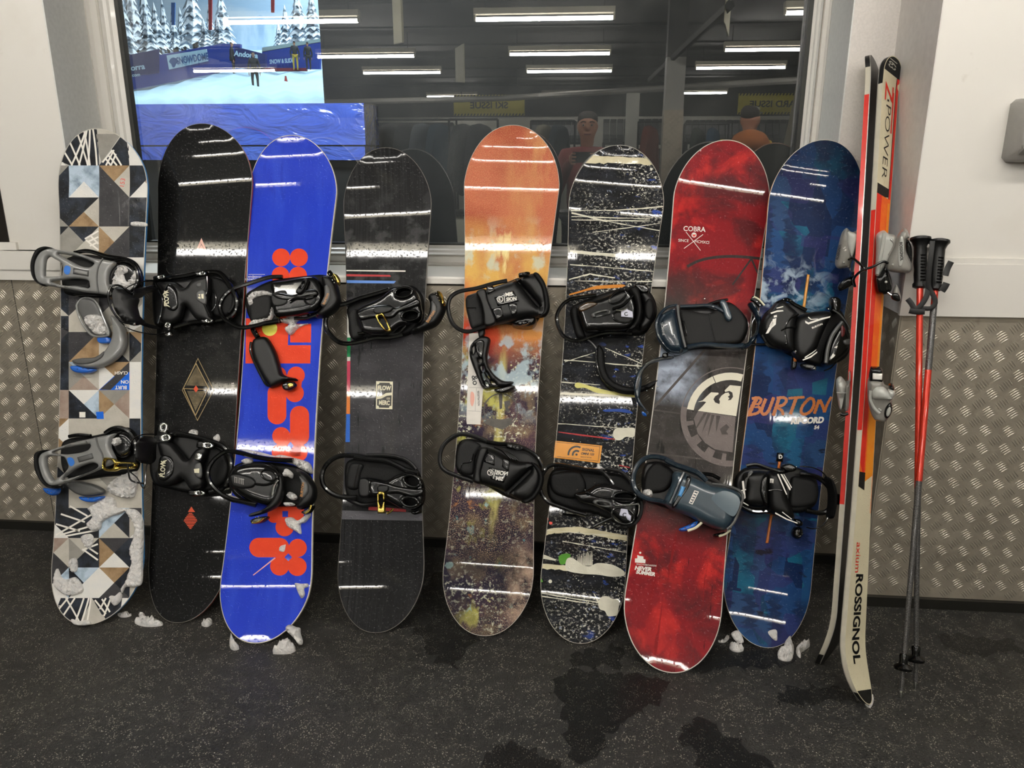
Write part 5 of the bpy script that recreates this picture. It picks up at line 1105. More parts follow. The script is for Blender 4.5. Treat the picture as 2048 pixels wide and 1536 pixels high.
B.p('ankle_strap', [(430, 790), (500, 770), (560, 800), (545, 900), (530, 1000), (550, 1090), (620, 1180), (700, 1230), (800, 1240), (740, 1290), (600, 1300), (490, 1310), (430, 1200), (370, 1050), (345, 950), (360, 860)], .012, .036, matt_blk, R=.01,
    holes=[[(375, 890), (395, 870), (400, 920), (385, 955)], [(440, 1010), (470, 1000), (475, 1040), (450, 1040)], [(455, 1080), (490, 1070), (505, 1120), (480, 1140)], [(470, 1150), (495, 1150), (515, 1210), (490, 1220)], [(510, 1140), (530, 1150), (560, 1210), (540, 1200)], [(560, 1230), (600, 1240), (620, 1270), (580, 1265)], [(500, 1240), (530, 1240), (545, 1280), (520, 1280)]])
B.p('strap_inset', [(415, 840), (500, 830), (480, 1000), (430, 960)], .034, .041, bind_blk, R=.005); B.rivets([(450, 905), (452, 930), (455, 960)], .0015, .041, matt_blk)
B.p('buckle', [(600, 1320), (680, 1300), (790, 1275), (820, 1300), (760, 1340), (680, 1365), (620, 1350)], .02, .042, bind_blk, R=.006); B.rivets([(650, 1330), (690, 1330)], .0022, .042)
# ---- board 5 lower
c = (860, 720, 4.954)
B = Bind(b, c, [(260, 860), (340, 780), (560, 790), (800, 840), (960, 880), (1080, 1000), (1110, 1150), (1050, 1330), (960, 1400), (760, 1360), (560, 1250), (340, 1160), (250, 1070)], m=matt_blk)
hoop(B, [(560, 800), (420, 750), (300, 735), (200, 780), (130, 850), (98, 940), (105, 1040), (160, 1100), (250, 1140), (330, 1170), (430, 1200)], [.04]*11, .0068, matt_blk)
B.p('foot_pad', [(270, 880), (340, 790), (420, 800), (500, 850), (450, 960), (430, 1120), (340, 1130), (260, 1060)], .02, .034, pad_gry); B.t('pad_seam', [(300, 1120), (320, 1030), (400, 1010), (430, 930)], .036, .0015, bind_blk)
B.t('base_rail', [(560, 810), (680, 830), (820, 840), (940, 880), (1060, 960), (1110, 1060)], .045, .007, bind_blk)
B.p('highback', [(480, 860), (620, 880), (760, 960), (880, 1000), (1000, 1010), (1080, 1060), (1110, 1150), (1090, 1260), (1020, 1370), (940, 1400), (840, 1370), (700, 1290), (540, 1240), (420, 1200), (430, 1080), (450, 960)], .045, .08, matt_blk, R=.03, holes=[[(985, 1085), (990, 1110), (780, 1310), (740, 1320), (760, 1290), (960, 1100)]])
B.p('highback_rim', [(1000, 1010), (1080, 1050), (1125, 1140), (1110, 1260), (1040, 1370), (960, 1420), (900, 1400), (1000, 1340), (1060, 1240), (1070, 1140)], .06, .086, rub_blk, R=.008)
B.p('heel_band', [(500, 870), (570, 880), (530, 1000), (500, 1120), (500, 1220), (430, 1200), (440, 1080), (460, 960)], .074, .09, matt_blk, R=.008)
B.p('logo_plate', [(580, 1060), (780, 1100), (730, 1220), (600, 1180)], .08, .084, bind_blk, R=.004, smooth=False)
B.p('recess_panel', [(570, 910), (640, 950), (640, 1050), (530, 1010)], .078, .083, bind_blk, R=.004, smooth=False); B.p('recess_panel', [(720, 970), (790, 1000), (780, 1110), (710, 1060)], .078, .083, bind_blk, R=.004, smooth=False)
B.x([('SION', 712, 1120, -40, -6, -1.0, .1, .03), ('MIS', 690, 1175, -40, -6, -.95, .1, .03), ('O', 598, 1115, 60, 0, 1, 0, -.01), ('K', 598, 1115, 32, 190, .9, 0, .01)], whp, .0845); B.d('logo_bar', [[(648, 1085), (654, 1086), (630, 1176), (623, 1174)]], whp, .0845)
for k in range(4): B.t('strap_rib', [(640+30*k, 860+14*k), (720+28*k, 900+14*k), (800+24*k, 980+6*k)], .075, .004, bind_blk)
B.buckle(830, 860, 50, 130, -10, .06, m=matt_blk)

# ---- board 6 upper
c = (1090, 550, 5.485); b = BD[6]
B = Bind(b, c, [(280, 360), (400, 280), (640, 190), (900, 120), (1100, 130), (1210, 260), (1230, 420), (1180, 520), (1080, 640), (860, 650), (640, 640), (480, 690), (360, 680), (300, 520)])
hoop(B, [(560, 220), (420, 240), (300, 260), (220, 300), (160, 370), (128, 450), (135, 540), (180, 640), (250, 700), (360, 720), (500, 680), (640, 640), (800, 630), (950, 640)], [.04]*14, .0062)
B.p('foot_pad', [(290, 360), (360, 350), (380, 480), (430, 620), (440, 680), (360, 680), (310, 540)], .02, .034, rub_blk)
B.p('highback', [(360, 340), (480, 280), (640, 230), (800, 160), (900, 130), (960, 180), (1000, 280), (1010, 400), (990, 520), (900, 590), (700, 600), (540, 600), (440, 600), (390, 480)], .045, .074, bind_blk, R=.018)
B.p('highback_panel', [(370, 350), (480, 290), (580, 310), (520, 350), (400, 400)], .07, .078, mat('dark_amber_plastic', '3b2a16', .25, coat=.6), R=.006)
B.t('highback_slot', E(800, 240, 105, 55, 35), .075, .0035, bind_blk, closed=True); B.t('highback_slot', E(850, 460, 110, 60, -10), .075, .0035, bind_blk, closed=True)
B.p('adjuster_frame', [(510, 420), (620, 380), (700, 375), (730, 410), (700, 430), (600, 450), (520, 460)], .076, .083, chrome if False else gry_dk, R=.004, holes=[[(560, 425), (680, 395), (690, 412), (570, 445)]])
B.t('spine_ridge', [(740, 370), (850, 330), (920, 270), (965, 225)], .08, .004, bind_blk); B.t('spine_ridge', [(780, 385), (850, 385), (900, 360)], .082, .0035, chrome)
B.p('label_sticker', [(835, 400), (880, 385), (890, 350), (910, 380), (960, 400), (968, 468), (835, 455)], .079, .0805, mat('sticker_lilac', 'c3c3d2', .4), R=.002, smooth=False); B.x([('C', 888, 428, 44, 10, 1, 0, .04)], blackp, .081)
B.p('ankle_strap', [(960, 110), (1030, 140), (1060, 260), (1070, 400), (1040, 520), (960, 590), (900, 600), (980, 510), (1010, 400), (990, 260), (930, 160)], .06, .088, rub_blk, R=.012)
B.p('toe_strap', [(1060, 150), (1140, 180), (1200, 260), (1225, 380), (1200, 480), (1140, 560), (1060, 590), (1040, 540), (1080, 440), (1080, 300), (1040, 200)], .04, .074, matt_blk, R=.014); B.p('strap_pad', E(1145, 370, 50, 120, 0), .068, .08, rub_blk, R=.01)
B.p('ratchet', [(980, 100), (1060, 80), (1130, 110), (1140, 180), (1080, 200), (1020, 160)], .06, .08, bind_blk, R=.006); B.rivets([(1050, 95), (1100, 110), (1125, 140), (1060, 130)], .002, .08)
B.t('cable', [(360, 710), (440, 700), (510, 740), (560, 800)], .02, .002, gry_pl)
B.p('ankle_strap', [(565, 800), (600, 760), (650, 830), (660, 950), (690, 1080), (760, 1160), (880, 1210), (1000, 1220), (1120, 1190), (1250, 1130), (1255, 1150), (1180, 1220), (1050, 1280), (920, 1300), (780, 1270), (660, 1190), (590, 1080), (560, 950)], .014, .038, rub_blk, R=.014)
B.t('strap_piping', [(568, 830), (565, 960), (600, 1090), (680, 1190), (790, 1270), (920, 1298), (1050, 1280)], .03, .0035, bind_blk)
B.rivets([(1118, 1268), (1178, 1242), (1235, 1225)], .0025, .036)
# ---- board 6 lower
c = (1070, 780, 5.119)
B = Bind(b, c, [(170, 830), (280, 790), (500, 820), (720, 840), (900, 870), (1040, 980), (1110, 1100), (1110, 1280), (1000, 1400), (860, 1380), (640, 1280), (400, 1230), (180, 1150), (120, 1000)])
hoop(B, [(700, 850), (500, 810), (340, 780), (220, 765), (130, 790), (70, 880), (50, 980), (75, 1080), (140, 1150), (240, 1190), (380, 1240), (520, 1280)], [.04]*12, .0062)
B.p('foot_pad', [(180, 860), (420, 830), (500, 900), (520, 1020), (420, 1110), (240, 1080), (160, 1000)], .02, .034, rub_blk)
B.t('base_rail', [(500, 815), (660, 830), (740, 890), (800, 970)], .045, .006, bind_blk); B.t('base_rail', [(720, 810), (860, 830), (950, 900), (990, 960)], .04, .006, matt_blk)
B.p('highback', [(400, 1060), (520, 1030), (640, 960), (760, 960), (900, 1010), (1020, 1060), (1070, 1160), (1070, 1280), (1000, 1380), (900, 1380), (780, 1280), (620, 1190), (460, 1150)], .045, .074, bind_blk, R=.02, holes=[E(920, 1095, 80, 30, 0)])
B.t('highback_slot', E(920, 1095, 115, 48, 0), .074, .0035, bind_blk, closed=True); B.t('highback_slot', E(900, 1290, 120, 80, -20), .074, .0035, bind_blk, closed=True)
B.p('adjuster_frame', [(590, 1150), (620, 1120), (700, 1120), (780, 1150), (800, 1185), (760, 1205), (660, 1190)], .076, .084, gry_dk, R=.004, holes=[[(640, 1150), (740, 1160), (760, 1180), (660, 1175)]])
B.t('spine_ridge', [(520, 1045), (640, 1090), (800, 1110), (1000, 1120)], .078, .004, bind_blk); B.t('spine_ridge', [(820, 1185), (940, 1180), (1060, 1165)], .078, .003, chrome)
B.p('label_sticker', [(865, 1270), (880, 1215), (945, 1220), (960, 1270), (985, 1290), (980, 1345), (945, 1325), (935, 1300), (865, 1285)], .079, .0805, mat('sticker_lilac', 'c3c3d2', .4), R=.002, smooth=False); B.x([('C', 915, 1278, 44, -5, 1, 0, .04)], blackp, .081)
B.p('highback_rim', [(1020, 1030), (1090, 1090), (1115, 1180), (1100, 1290), (1040, 1380), (960, 1420), (860, 1400), (1000, 1360), (1065, 1270), (1075, 1160)], .06, .085, rub_blk, R=.01)
B.rivets([(432, 1023), (512, 1023), (480, 1060), (612, 955)], .0028, .055, chrome)
B.t('base_strap', [(280, 1270), (420, 1290), (560, 1280), (660, 1265)], .018, .004, bind_blk); B.t('base_strap', [(600, 1400), (700, 1350), (800, 1310)], .03, .005, bind_blk)
B.snow([(500, 790), (520, 770), (540, 795), (560, 800), (630, 790), (640, 755), (670, 770), (705, 800), (690, 815), (560, 815)], .03, .01)

# ---- board 7 upper: open binding, navy dished highback on the left ------------------
c = (1280, 560, 5.121); b = BD[7]
B = Bind(b, c, [(200, 330), (420, 270), (700, 230), (900, 210), (1020, 280), (1110, 400), (1110, 520), (1040, 630), (860, 680), (600, 690), (380, 720), (240, 640), (190, 480)], m=matt_blk)
B.p('foot_pad', [(420, 300), (700, 330), (880, 240), (980, 250), (1080, 370), (1100, 470), (1060, 580), (980, 640), (720, 650), (480, 660), (440, 480)], .02, .036, pad_gry)
B.t('pad_seam', [(710, 350), (735, 480), (770, 640)], .037, .0016, bind_blk, smooth=False); B.t('pad_slot', [(430, 420), (455, 420), (480, 570), (440, 580)], .037, .0016, bind_blk, smooth=False)
B.p('highback', [(175, 430), (210, 340), (290, 280), (380, 255), (400, 330), (430, 480), (460, 690), (400, 730), (300, 710), (220, 620), (180, 530)], .05, .09, navy, R=.035)
B.t('highback_rim', [(385, 260), (395, 360), (425, 520), (465, 690)], .088, .004, gry_dk); B.t('highback_rim', [(380, 258), (280, 278), (205, 350), (168, 440), (180, 540), (230, 630), (310, 715), (400, 735)], .07, .0045, navy)
B.x([('TECHNINE', 232, 500, 24, -80, .8, 0, 0)], greyp_, .087)
B.t('base_rail', [(410, 270), (560, 265), (680, 260), (780, 280), (860, 325)], .04, .006, navy); B.t('base_rail', [(680, 255), (800, 215), (900, 200)], .035, .004, matt_blk); B.t('base_rail', [(480, 690), (640, 660), (800, 670), (960, 680), (1060, 670)], .04, .008, navy); B.t('base_rail', [(1060, 660), (1180, 660), (1290, 660)], .038, .004, matt_blk)
B.p('toe_strap', [(820, 210), (880, 205), (940, 340), (945, 395), (915, 415), (880, 390), (850, 300)], .04, .05, teal, R=.005)
B.p('toe_frame', [(1120, 220), (1160, 210), (1210, 270), (1250, 370), (1240, 480), (1200, 590), (1130, 670), (1060, 690), (1060, 650), (1110, 630), (1150, 560), (1160, 420), (1190, 340)], .03, .06, navy, R=.01, holes=[[(1165, 420), (1195, 370), (1212, 400), (1205, 480), (1170, 560), (1150, 540)]])
B.t('buckle_arm', [(1140, 185), (1190, 215), (1240, 270)], .06, .009, bind_blk); B.rivets([(1155, 185), (1198, 225), (1228, 258)], .0026, .07); B.t('buckle_lever', [(1165, 170), (1220, 200), (1275, 260)], .074, .003, creamp)
B.t('cable', [(350, 770), (430, 740), (480, 715)], .03, .006, teal)
B.p('ankle_strap', [(350, 775), (330, 800), (200, 820), (100, 860), (30, 940), (20, 1060), (0, 1200), (40, 1280), (90, 1350), (60, 1340), (-20, 1250), (-60, 1130), (-50, 1000), (0, 900), (100, 820), (240, 770)], .02, .036, navy, R=.01)
B.t('strap_piping', [(330, 790), (200, 810), (90, 850), (10, 940), (-20, 1050), (-40, 1120)], .036, .003, gry_dk)
B.p('ratchet', [(235, 745), (290, 740), (285, 790), (235, 790)], .034, .046, bind_blk, R=.004); B.p('buckle', [(20, 1340), (60, 1360), (70, 1390), (30, 1380)], .02, .03, blu, R=.004)
B.rivets([(660, 195)], .0032, .005); 
# ---- board 7 lower
c = (1250, 800, 4.954)
B = Bind(b, c, [(180, 660), (300, 600), (480, 640), (700, 720), (900, 800), (1060, 860), (1140, 960), (1100, 1150), (980, 1280), (840, 1260), (560, 1120), (340, 1040), (190, 960)], m=matt_blk)
hoop(B, [(480, 620), (380, 575), (270, 560), (180, 590), (110, 670), (82, 770), (95, 870), (150, 940), (240, 985), (350, 1000), (440, 1040)], [.04]*11, .0075, navy)
B.p('foot_pad', [(210, 720), (300, 620), (400, 640), (490, 720), (470, 820), (400, 900), (280, 920), (190, 900)], .02, .034, rub_blk); B.snow([(180, 920), (200, 880), (260, 880), (280, 930), (260, 955), (210, 945)], .045, .02)
B.p('highback', [(490, 710), (560, 700), (700, 760), (860, 830), (1000, 850), (1120, 890), (1170, 940), (1160, 1010), (1120, 1110), (1070, 1220), (1010, 1280), (920, 1270), (800, 1220), (640, 1140), (480, 1080), (400, 1000), (440, 900), (480, 800)], .045, .085, teal, R=.035)
B.t('base_rail', [(400, 590), (500, 640), (620, 680), (720, 720), (810, 800)], .055, .008, navy); B.t('highback_rim', [(860, 830), (1000, 850), (1120, 890), (1168, 945), (1150, 1040), (1080, 1210), (1010, 1282)], .075, .004, gry_dk)
B.t('hinge_line', [(590, 720), (540, 820), (490, 940), (450, 1030)], .083, .006, navy)
B.p('band_slot', [(620, 750), (655, 760), (640, 860), (560, 980), (500, 1060), (465, 1060), (520, 950), (590, 830)], .078, .087, bind_blk, R=.004)
B.p('slider_tab', [(560, 850), (602, 860), (560, 960), (526, 945)], .086, .093, mat('sky_blue_plastic', '4c8fc8', .35), R=.003, smooth=False)
B.d('logo_plate', [[[(688, 895), (733, 908), (668, 1036), (632, 1020)], [(692, 905), (722, 914), (664, 1026), (642, 1016)]]]+[[(686-13.5*i, 918+24*i), (712-13.5*i, 926+24*i), (705-13.5*i, 940+24*i), (680-13.5*i, 931+24*i)] for i in range(4)], whp, .0862)
B.d('water_film', [[(860, 960), (980, 900), (1100, 940), (1140, 1020), (1080, 1150), (980, 1100), (900, 1030)]], mat('wet_film', '56656e', .12, coat=1.), .0858, True)
B.p('buckle', [(545, 1270), (620, 1240), (700, 1200), (740, 1190), (700, 1260), (600, 1300), (550, 1295)], .03, .05, blu, R=.006); B.t('buckle_lever', [(620, 1295), (700, 1265), (765, 1210)], .056, .004, creamp); B.rivets([(597, 1272), (645, 1245), (695, 1220)], .0026, .05)
B.p('buckle', [(880, 1330), (960, 1310), (1000, 1300), (980, 1340), (910, 1360)], .02, .045, bind_blk, R=.006); B.t('buckle_lever', [(930, 1350), (990, 1330), (1045, 1290)], .05, .003, creamp)
B.t('base_strap', [(760, 730), (860, 740), (940, 780)], .035, .006, bind_blk)

# ---- board 8 upper: straps closed, highback edge-on at the right -------------------
c = (1480, 560, 5.119); b = BD[8]
B = Bind(b, c, [(260, 340), (420, 230), (560, 240), (700, 320), (900, 320), (1040, 300), (1120, 480), (1140, 700), (1060, 820), (860, 880), (640, 820), (440, 720), (300, 640), (240, 500)], m=matt_blk)
B.p('toe_strap', [(230, 480), (260, 370), (330, 290), (400, 200), (470, 190), (540, 250), (620, 330), (600, 420), (580, 560), (570, 720), (440, 710), (330, 660), (250, 560)], .04, .085, matt_blk, R=.025)
B.p('ankle_strap', [(600, 380), (720, 320), (900, 300), (970, 330), (930, 420), (850, 600), (800, 720), (680, 830), (600, 790), (560, 700), (560, 540)], .045, .09, matt_blk, R=.025)
B.t('strap_seam', [(600, 350), (520, 390), (470, 460), (460, 540), (480, 640), (460, 660)], .084, .003, bind_blk); B.t('strap_seam', [(420, 520), (480, 490), (580, 480)], .086, .0025, bind_blk)
B.t('strap_edge', [(380, 240), (480, 200), (560, 250), (680, 310)], .07, .006, bind_blk); B.t('strap_edge', [(230, 560), (300, 670), (420, 700), (560, 715)], .06, .006, bind_blk)
B.d('stripe', [[(310, 335), (380, 312), (440, 308), (445, 320), (380, 328), (320, 348)], [(372, 285), (440, 268), (445, 276), (376, 294)], [(346, 365), (376, 358), (378, 380), (346, 385)], [(335, 400), (372, 390), (366, 455), (326, 490), (290, 545), (262, 550), (292, 490), (326, 440)], [(325, 420), (300, 470), (330, 475), (345, 440)]], whp, .0855)
B.d('stripe', [[(665, 415), (700, 435), (830, 390), (925, 370), (920, 385), (830, 410), (700, 455), (670, 440)], [(700, 375), (730, 400), (800, 395), (795, 402), (725, 408), (695, 385)], [(640, 815), (720, 780), (790, 730), (790, 745), (725, 795), (645, 825)], [(660, 790), (740, 740), (780, 710), (780, 717), (742, 750), (664, 800)]], whp, .0905)
B.x([('BURTON', 790, 470, 20, 22, 1.1, 0, .03)], whp, .0905)
B.p('highback', [(880, 840), (900, 700), (950, 560), (1020, 440), (1070, 420), (1110, 500), (1150, 600), (1150, 700), (1080, 780), (980, 850), (920, 870)], .05, .1, bind_blk, R=.02)
B.t('highback_rim', [(880, 850), (900, 700), (950, 560), (1050, 430)], .098, .006, gry_dk); B.t('cable', [(950, 305), (1020, 350), (1080, 420), (1130, 500)], .09, .0022, gry_dk); B.t('cable', [(860, 930), (930, 900), (990, 840)], .06, .002, bind_blk)
B.p('highback_detail', [(1060, 620), (1110, 600), (1150, 610), (1140, 660), (1080, 660)], .098, .104, gry_dk, R=.004); B.p('highback_detail', [(1040, 460), (1080, 500), (1070, 570), (1040, 580)], .098, .102, mat('dark_red_plastic', '5a1c1e', .3), R=.004); B.d('logo_mark', [[(925, 800), (950, 750), (975, 770), (960, 790), (930, 812)], [(960, 690), (1000, 670), (990, 700)]], whp, .1005)
B.p('ratchet', [(940, 180), (990, 160), (1040, 190), (1050, 260), (1020, 330), (960, 320)], .05, .08, bind_blk, R=.008); B.p('ladder', [(555, 700), (590, 710), (590, 880), (560, 915), (530, 900)], .03, .045, bind_blk, R=.005); B.p('ladder_tip', [(555, 780), (585, 780), (585, 830), (555, 830)], .045, .05, orp, R=.003)
B.p('buckle_lever', [(555, 715), (590, 715), (585, 750), (560, 745)], .07, .08, chrome, R=.003); B.p('buckle', [(640, 850), (760, 860), (790, 880), (780, 920), (690, 920), (640, 890)], .04, .06, bind_blk, R=.006); B.p('buckle_lever', [(720, 905), (785, 880), (783, 925)], .06, .066, chrome, R=.003, smooth=False)
B.rivets([(445, 200), (485, 205), (520, 210), (905, 295)], .002, .075)
# ---- board 8 lower
c = (1440, 760, 4.519)
B = Bind(b, c, [(140, 920), (230, 800), (400, 790), (560, 800), (700, 790), (860, 870), (900, 990), (880, 1120), (760, 1200), (560, 1200), (300, 1190), (180, 1120)], m=matt_blk)
B.p('foot_pad', [(660, 880), (780, 880), (860, 920), (900, 1010), (870, 1110), (760, 1150), (640, 1140), (640, 1000)], .02, .036, pad_gry)
B.t('heel_hoop', [(720, 850), (820, 860), (900, 890), (970, 950), (1015, 1040), (1010, 1120), (960, 1190), (880, 1200), (780, 1180)], .045, .0075, bind_blk)
B.p('highback', [(990, 890), (1010, 880), (1050, 920), (1075, 1000), (1080, 1100), (1060, 1220), (1035, 1265), (1005, 1240), (1020, 1130), (1020, 1020), (1000, 940)], .05, .1, rub_blk, R=.01)
B.p('highback_hook', [(1080, 1040), (1120, 1050), (1110, 1120), (1082, 1130)], .05, .08, rub_blk, R=.006)
B.p('toe_strap', [(230, 860), (300, 830), (420, 830), (440, 900), (440, 1010), (430, 1140), (300, 1150), (220, 1100), (240, 980)], .04, .078, matt_blk, R=.025); B.p('strap_tip', [(280, 830), (310, 830), (260, 900), (240, 1000), (225, 1000), (240, 900)], .06, .08, gry_pl, R=.005)
B.p('ankle_strap', [(440, 850), (520, 830), (560, 860), (620, 960), (630, 1060), (680, 1180), (690, 1270), (600, 1260), (500, 1220), (450, 1140), (440, 1000)], .045, .088, matt_blk, R=.025)
B.p('strap_lobe', [(380, 900), (440, 870), (440, 1140), (390, 1100), (360, 1000)], .07, .084, bind_blk, R=.012); B.t('strap_seam', [(440, 1000), (500, 990), (560, 1000)], .09, .002, bind_blk, smooth=False)
B.d('stripe', [[(515, 850), (530, 850), (608, 1035), (598, 1037)], [(545, 850), (562, 850), (640, 985), (632, 1000)], [(572, 850), (580, 852), (650, 970), (645, 978)], [(500, 1195), (600, 1250), (700, 1290), (700, 1298), (598, 1262), (497, 1208)], [(565, 1190), (650, 1255), (645, 1260), (560, 1196)]], whp, .0885)
B.p('tag', [(455, 890), (488, 895), (485, 935), (452, 930)], .086, .089, whp, R=.002, smooth=False); B.d('tag_print', [[(460, 898), (474, 900), (472, 928), (458, 926)]], greyp_, .0895)
B.d('stripe', [[(198, 915), (215, 910), (232, 1065), (222, 1075), (212, 1065)], [(192, 995), (235, 985), (236, 995), (192, 1004)], [(205, 1098), (258, 1130), (255, 1138), (203, 1108)]], whp, .079)
B.t('base_rail', [(240, 775), (330, 765), (440, 800), (560, 830), (680, 790)], .06, .006, bind_blk); B.t('base_rail', [(180, 1130), (300, 1190), (440, 1190), (500, 1210)], .05, .007, bind_blk)
B.p('ratchet', [(560, 780), (640, 755), (700, 790), (680, 830), (600, 830)], .06, .08, bind_blk, R=.006); B.rivets([(655, 805), (672, 795), (690, 783)], .002, .08); B.p('buckle', [(680, 1260), (740, 1270), (760, 1310), (730, 1330), (690, 1310)], .05, .07, bind_blk, R=.006)
B.p('dangling_ladder', [(670, 1360), (700, 1330), (750, 1340), (760, 1400), (730, 1440), (690, 1440), (665, 1410)], .015, .04, bind_blk, R=.01); B.rivets([(707, 1395), (725, 1410), (740, 1392), (715, 1412)], .002, .04)
B.t('cable', [(720, 780), (830, 790), (920, 830), (980, 900)], .07, .0018, bind_blk); B.t('cable', [(990, 1220), (930, 1310), (850, 1345), (780, 1330)], .06, .0018, bind_blk)
b.pillow('leash_strap', [(455, 1220), (478, 1225), (440, 1475), (415, 1475)], .002, .007, orp, b.root, c, R=.004, smooth=False, cell=.01); b.pillow('leash_strap', [(530, 730), (555, 735), (545, 800), (522, 795)], .002, .008, orp, b.root, c, R=.004, smooth=False, cell=.01); b.pillow('leash_end', [(520, 655), (580, 660), (572, 740), (512, 735)], .002, .01, bind_blk, b.root, c, R=.004, smooth=False, cell=.01)
b.text('lettering', [('D', 548, 695, 34, 0, 1, 0, .02)], whp, b.root, c, 1, .0102)
c = (1480, 560, 5.119); b.pillow('leash_strap', [(690, -60), (718, -55), (672, 280), (642, 280)], .002, .007, mat('amber_strap', 'd9963a', .3, coat=.4), b.root, c, R=.004, smooth=False, cell=.01)
# ================================================================== PRINTED GRAPHICS ON THE DECKS
def SH(subj, clip):
    """clip polygon subj by convex polygon clip"""
    clip = np.asarray(clip, float); x, y = clip[:, 0], clip[:, 1]
    if (x*np.roll(y, -1)-np.roll(x, -1)*y).sum() < 0: clip = clip[::-1]
    out = [tuple(p) for p in subj]
    for i in range(len(clip)):
        a = clip[i]; b_ = clip[(i+1) % len(clip)]; e = b_-a; f = lambda p: e[0]*(p[1]-a[1])-e[1]*(p[0]-a[0]); inp = out; out = []
        if not inp: break
        for j in range(len(inp)):
            P, Q = inp[j-1], inp[j]; fp, fq = f(P), f(Q)
            if fq >= 0:
                if fp < 0: t = fp/(fp-fq); out.append((P[0]+t*(Q[0]-P[0]), P[1]+t*(Q[1]-P[1])))
                out.append(Q)
            elif fp >= 0: t = fp/(fp-fq); out.append((P[0]+t*(Q[0]-P[0]), P[1]+t*(Q[1]-P[1])))
    r = []
    for p in out:
        if not r or abs(p[0]-r[-1][0])+abs(p[1]-r[-1][1]) > 1e-5: r.append(p)
    if len(r) > 1 and abs(r[0][0]-r[-1][0])+abs(r[0][1]-r[-1][1]) < 1e-5: r.pop()
    return r
def fit(b, name, polys, m, lay=1, c=None, cell=.03, pxl=True, par=None):
    """convex polygons printed on the deck, cut at the board's rim"""
    inset = np.array([self_in(b.out, i, .0022) for i in range(len(b.out))]); L_ = []
    for P in polys:
        Q = b.pts(P, c, 0) if pxl else P; Q = densify(Q, .05); r = SH(inset, Q)
        if len(r) > 2: L_.append(r)
    if not L_: return None
    V = []; Fc = []; UV = []
    for r in L_:
        R = densify(r, cell); P2, T, _ = tri2d([R], cell)
        k = len(V); V += list(b.w(P2[:, 0], P2[:, 1], np.full(len(P2), lay*.0003))); Fc += [tuple(int(i)+k for i in t) for t in T]; UV += [tuple(p) for p in P2]
    o = mesh(name, V, Fc, m, par or b.root, True, uv=UV); o['kind'] = 'stuff' if len(L_) > 1 else ''
    if not o['kind']: del o['kind']
    return o
def prn(name, col, var=None, amt=.4):
    m = Paint(name, col, drops=.35)
    if var: m.over(var, m.noise(22, .42, .66), amt)
    return m.done()
def circ(cx, cy, r, n=26): return [(cx+r*math.cos(t), cy+r*math.sin(t)) for t in np.linspace(0, 2*math.pi, n, endpoint=False)]
def pill(x0, y0, x1, y1, r, n=10):      # rounded box
    P = []
    for cx, cy, a0 in ((x1-r, y1-r, 0), (x0+r, y1-r, 90), (x0+r, y0+r, 180), (x1-r, y0+r, 270)):
        for t in np.linspace(a0, a0+90, n): P.append((cx+r*math.cos(math.radians(t)), cy+r*math.sin(math.radians(t))))
    return P
def line(x0, y0, x1, y1, w0, w1=None):
    w1 = w1 or w0; d = math.hypot(x1-x0, y1-y0); nx, ny = -(y1-y0)/d, (x1-x0)/d
    return [(x0+nx*w0/2, y0+ny*w0/2), (x1+nx*w1/2, y1+ny*w1/2), (x1-nx*w1/2, y1-ny*w1/2), (x0-nx*w0/2, y0-ny*w0/2)]
# ---- board 1: patchwork of triangles
b = BD[1]
PAL = dict(W=prn('print_white', 'dcd9d2', 'c3c6c9', .3), L=prn('print_light_stone', 'b7b2a7', '9b9488'), M=prn('print_mid_grey', '8d8a83', '78746d', .5), D=prn('print_dark_grey', '3e3d3f', '2b2b2d', .6),
           K=prn('print_near_black', '1f2023', '3b4350', .5), T=prn('print_tan_wood', '9c8262', '6d553c', .7), I=prn('print_ice_blue', 'b3c3d1', '5c6f80', .8), P=prn('print_rose_stone', '9b8a7e', '7b6459', .6), B=prn('print_blue', '1f62cc'))
xs = [100, 137.5, 198, 259, 300]
rows1 = [(331, 395, 'MKKM IIWI TLDD KPWK'), (395, 453, 'KKMK KLTK DDGD KDKK'), (453, 515, 'KMMM KLLM LDDT KDKK'), (515, 575, 'MLWM LWLM WLMD WLWW'), (575, 632, 'KKLM KMLD TLMD WLWL'), (632, 664, 'KKDK LWLL MLLM WTLW'), (664, 724, 'DKKK DTTD TMKL TLMK'), (724, 780, 'KKKK ILPM TDBW WWWW'), (780, 837, 'PPPP WIKK MPLT WWWW'), (837, 895, 'TWTW LLLL LLLL KDKK'), (895, 955, 'LLKL LMLM KDLL LWLL'), (955, 1016, 'LKKL LLLL MLLL LLLL'), (1016, 1076, 'KKWK KKKK IKLI DWWL'), (1076, 1135, 'PLDK LKKM DKWT KKDK'), (1135, 1196, 'DIWD IWWK TKDW KIML')]
cells = {}
for y0_, y1_, st in rows1:
    for i, cc in enumerate(st.split()):
        xa, xb = xs[i], xs[i+1]; dy = .028*((xa+xb)/2-198)*0
        if i == 0: xa = xb-61
        if i == 3: xb = xa+61
        c0 = ((xa+xb)/2, (y0_+y1_)/2); K4 = [(xa, y0_), (xb, y0_), (xb, y1_), (xa, y1_)]
        for k, ch in enumerate(cc): cells.setdefault('D' if ch == 'G' else ch, []).append([K4[k], K4[(k+1) % 4], c0])
cells.setdefault('K', []).extend([[(100, 315), (160, 240), (196, 240), (198, 331), (140, 331)], [(259, 331), (256, 280), (245, 268), (198, 331)]])
cells.setdefault('M', []).append([(186, 268), (243, 268), (198, 331), (196, 300)]); cells.setdefault('L', []).append([(186, 240), (196, 268), (243, 268), (225, 240)])
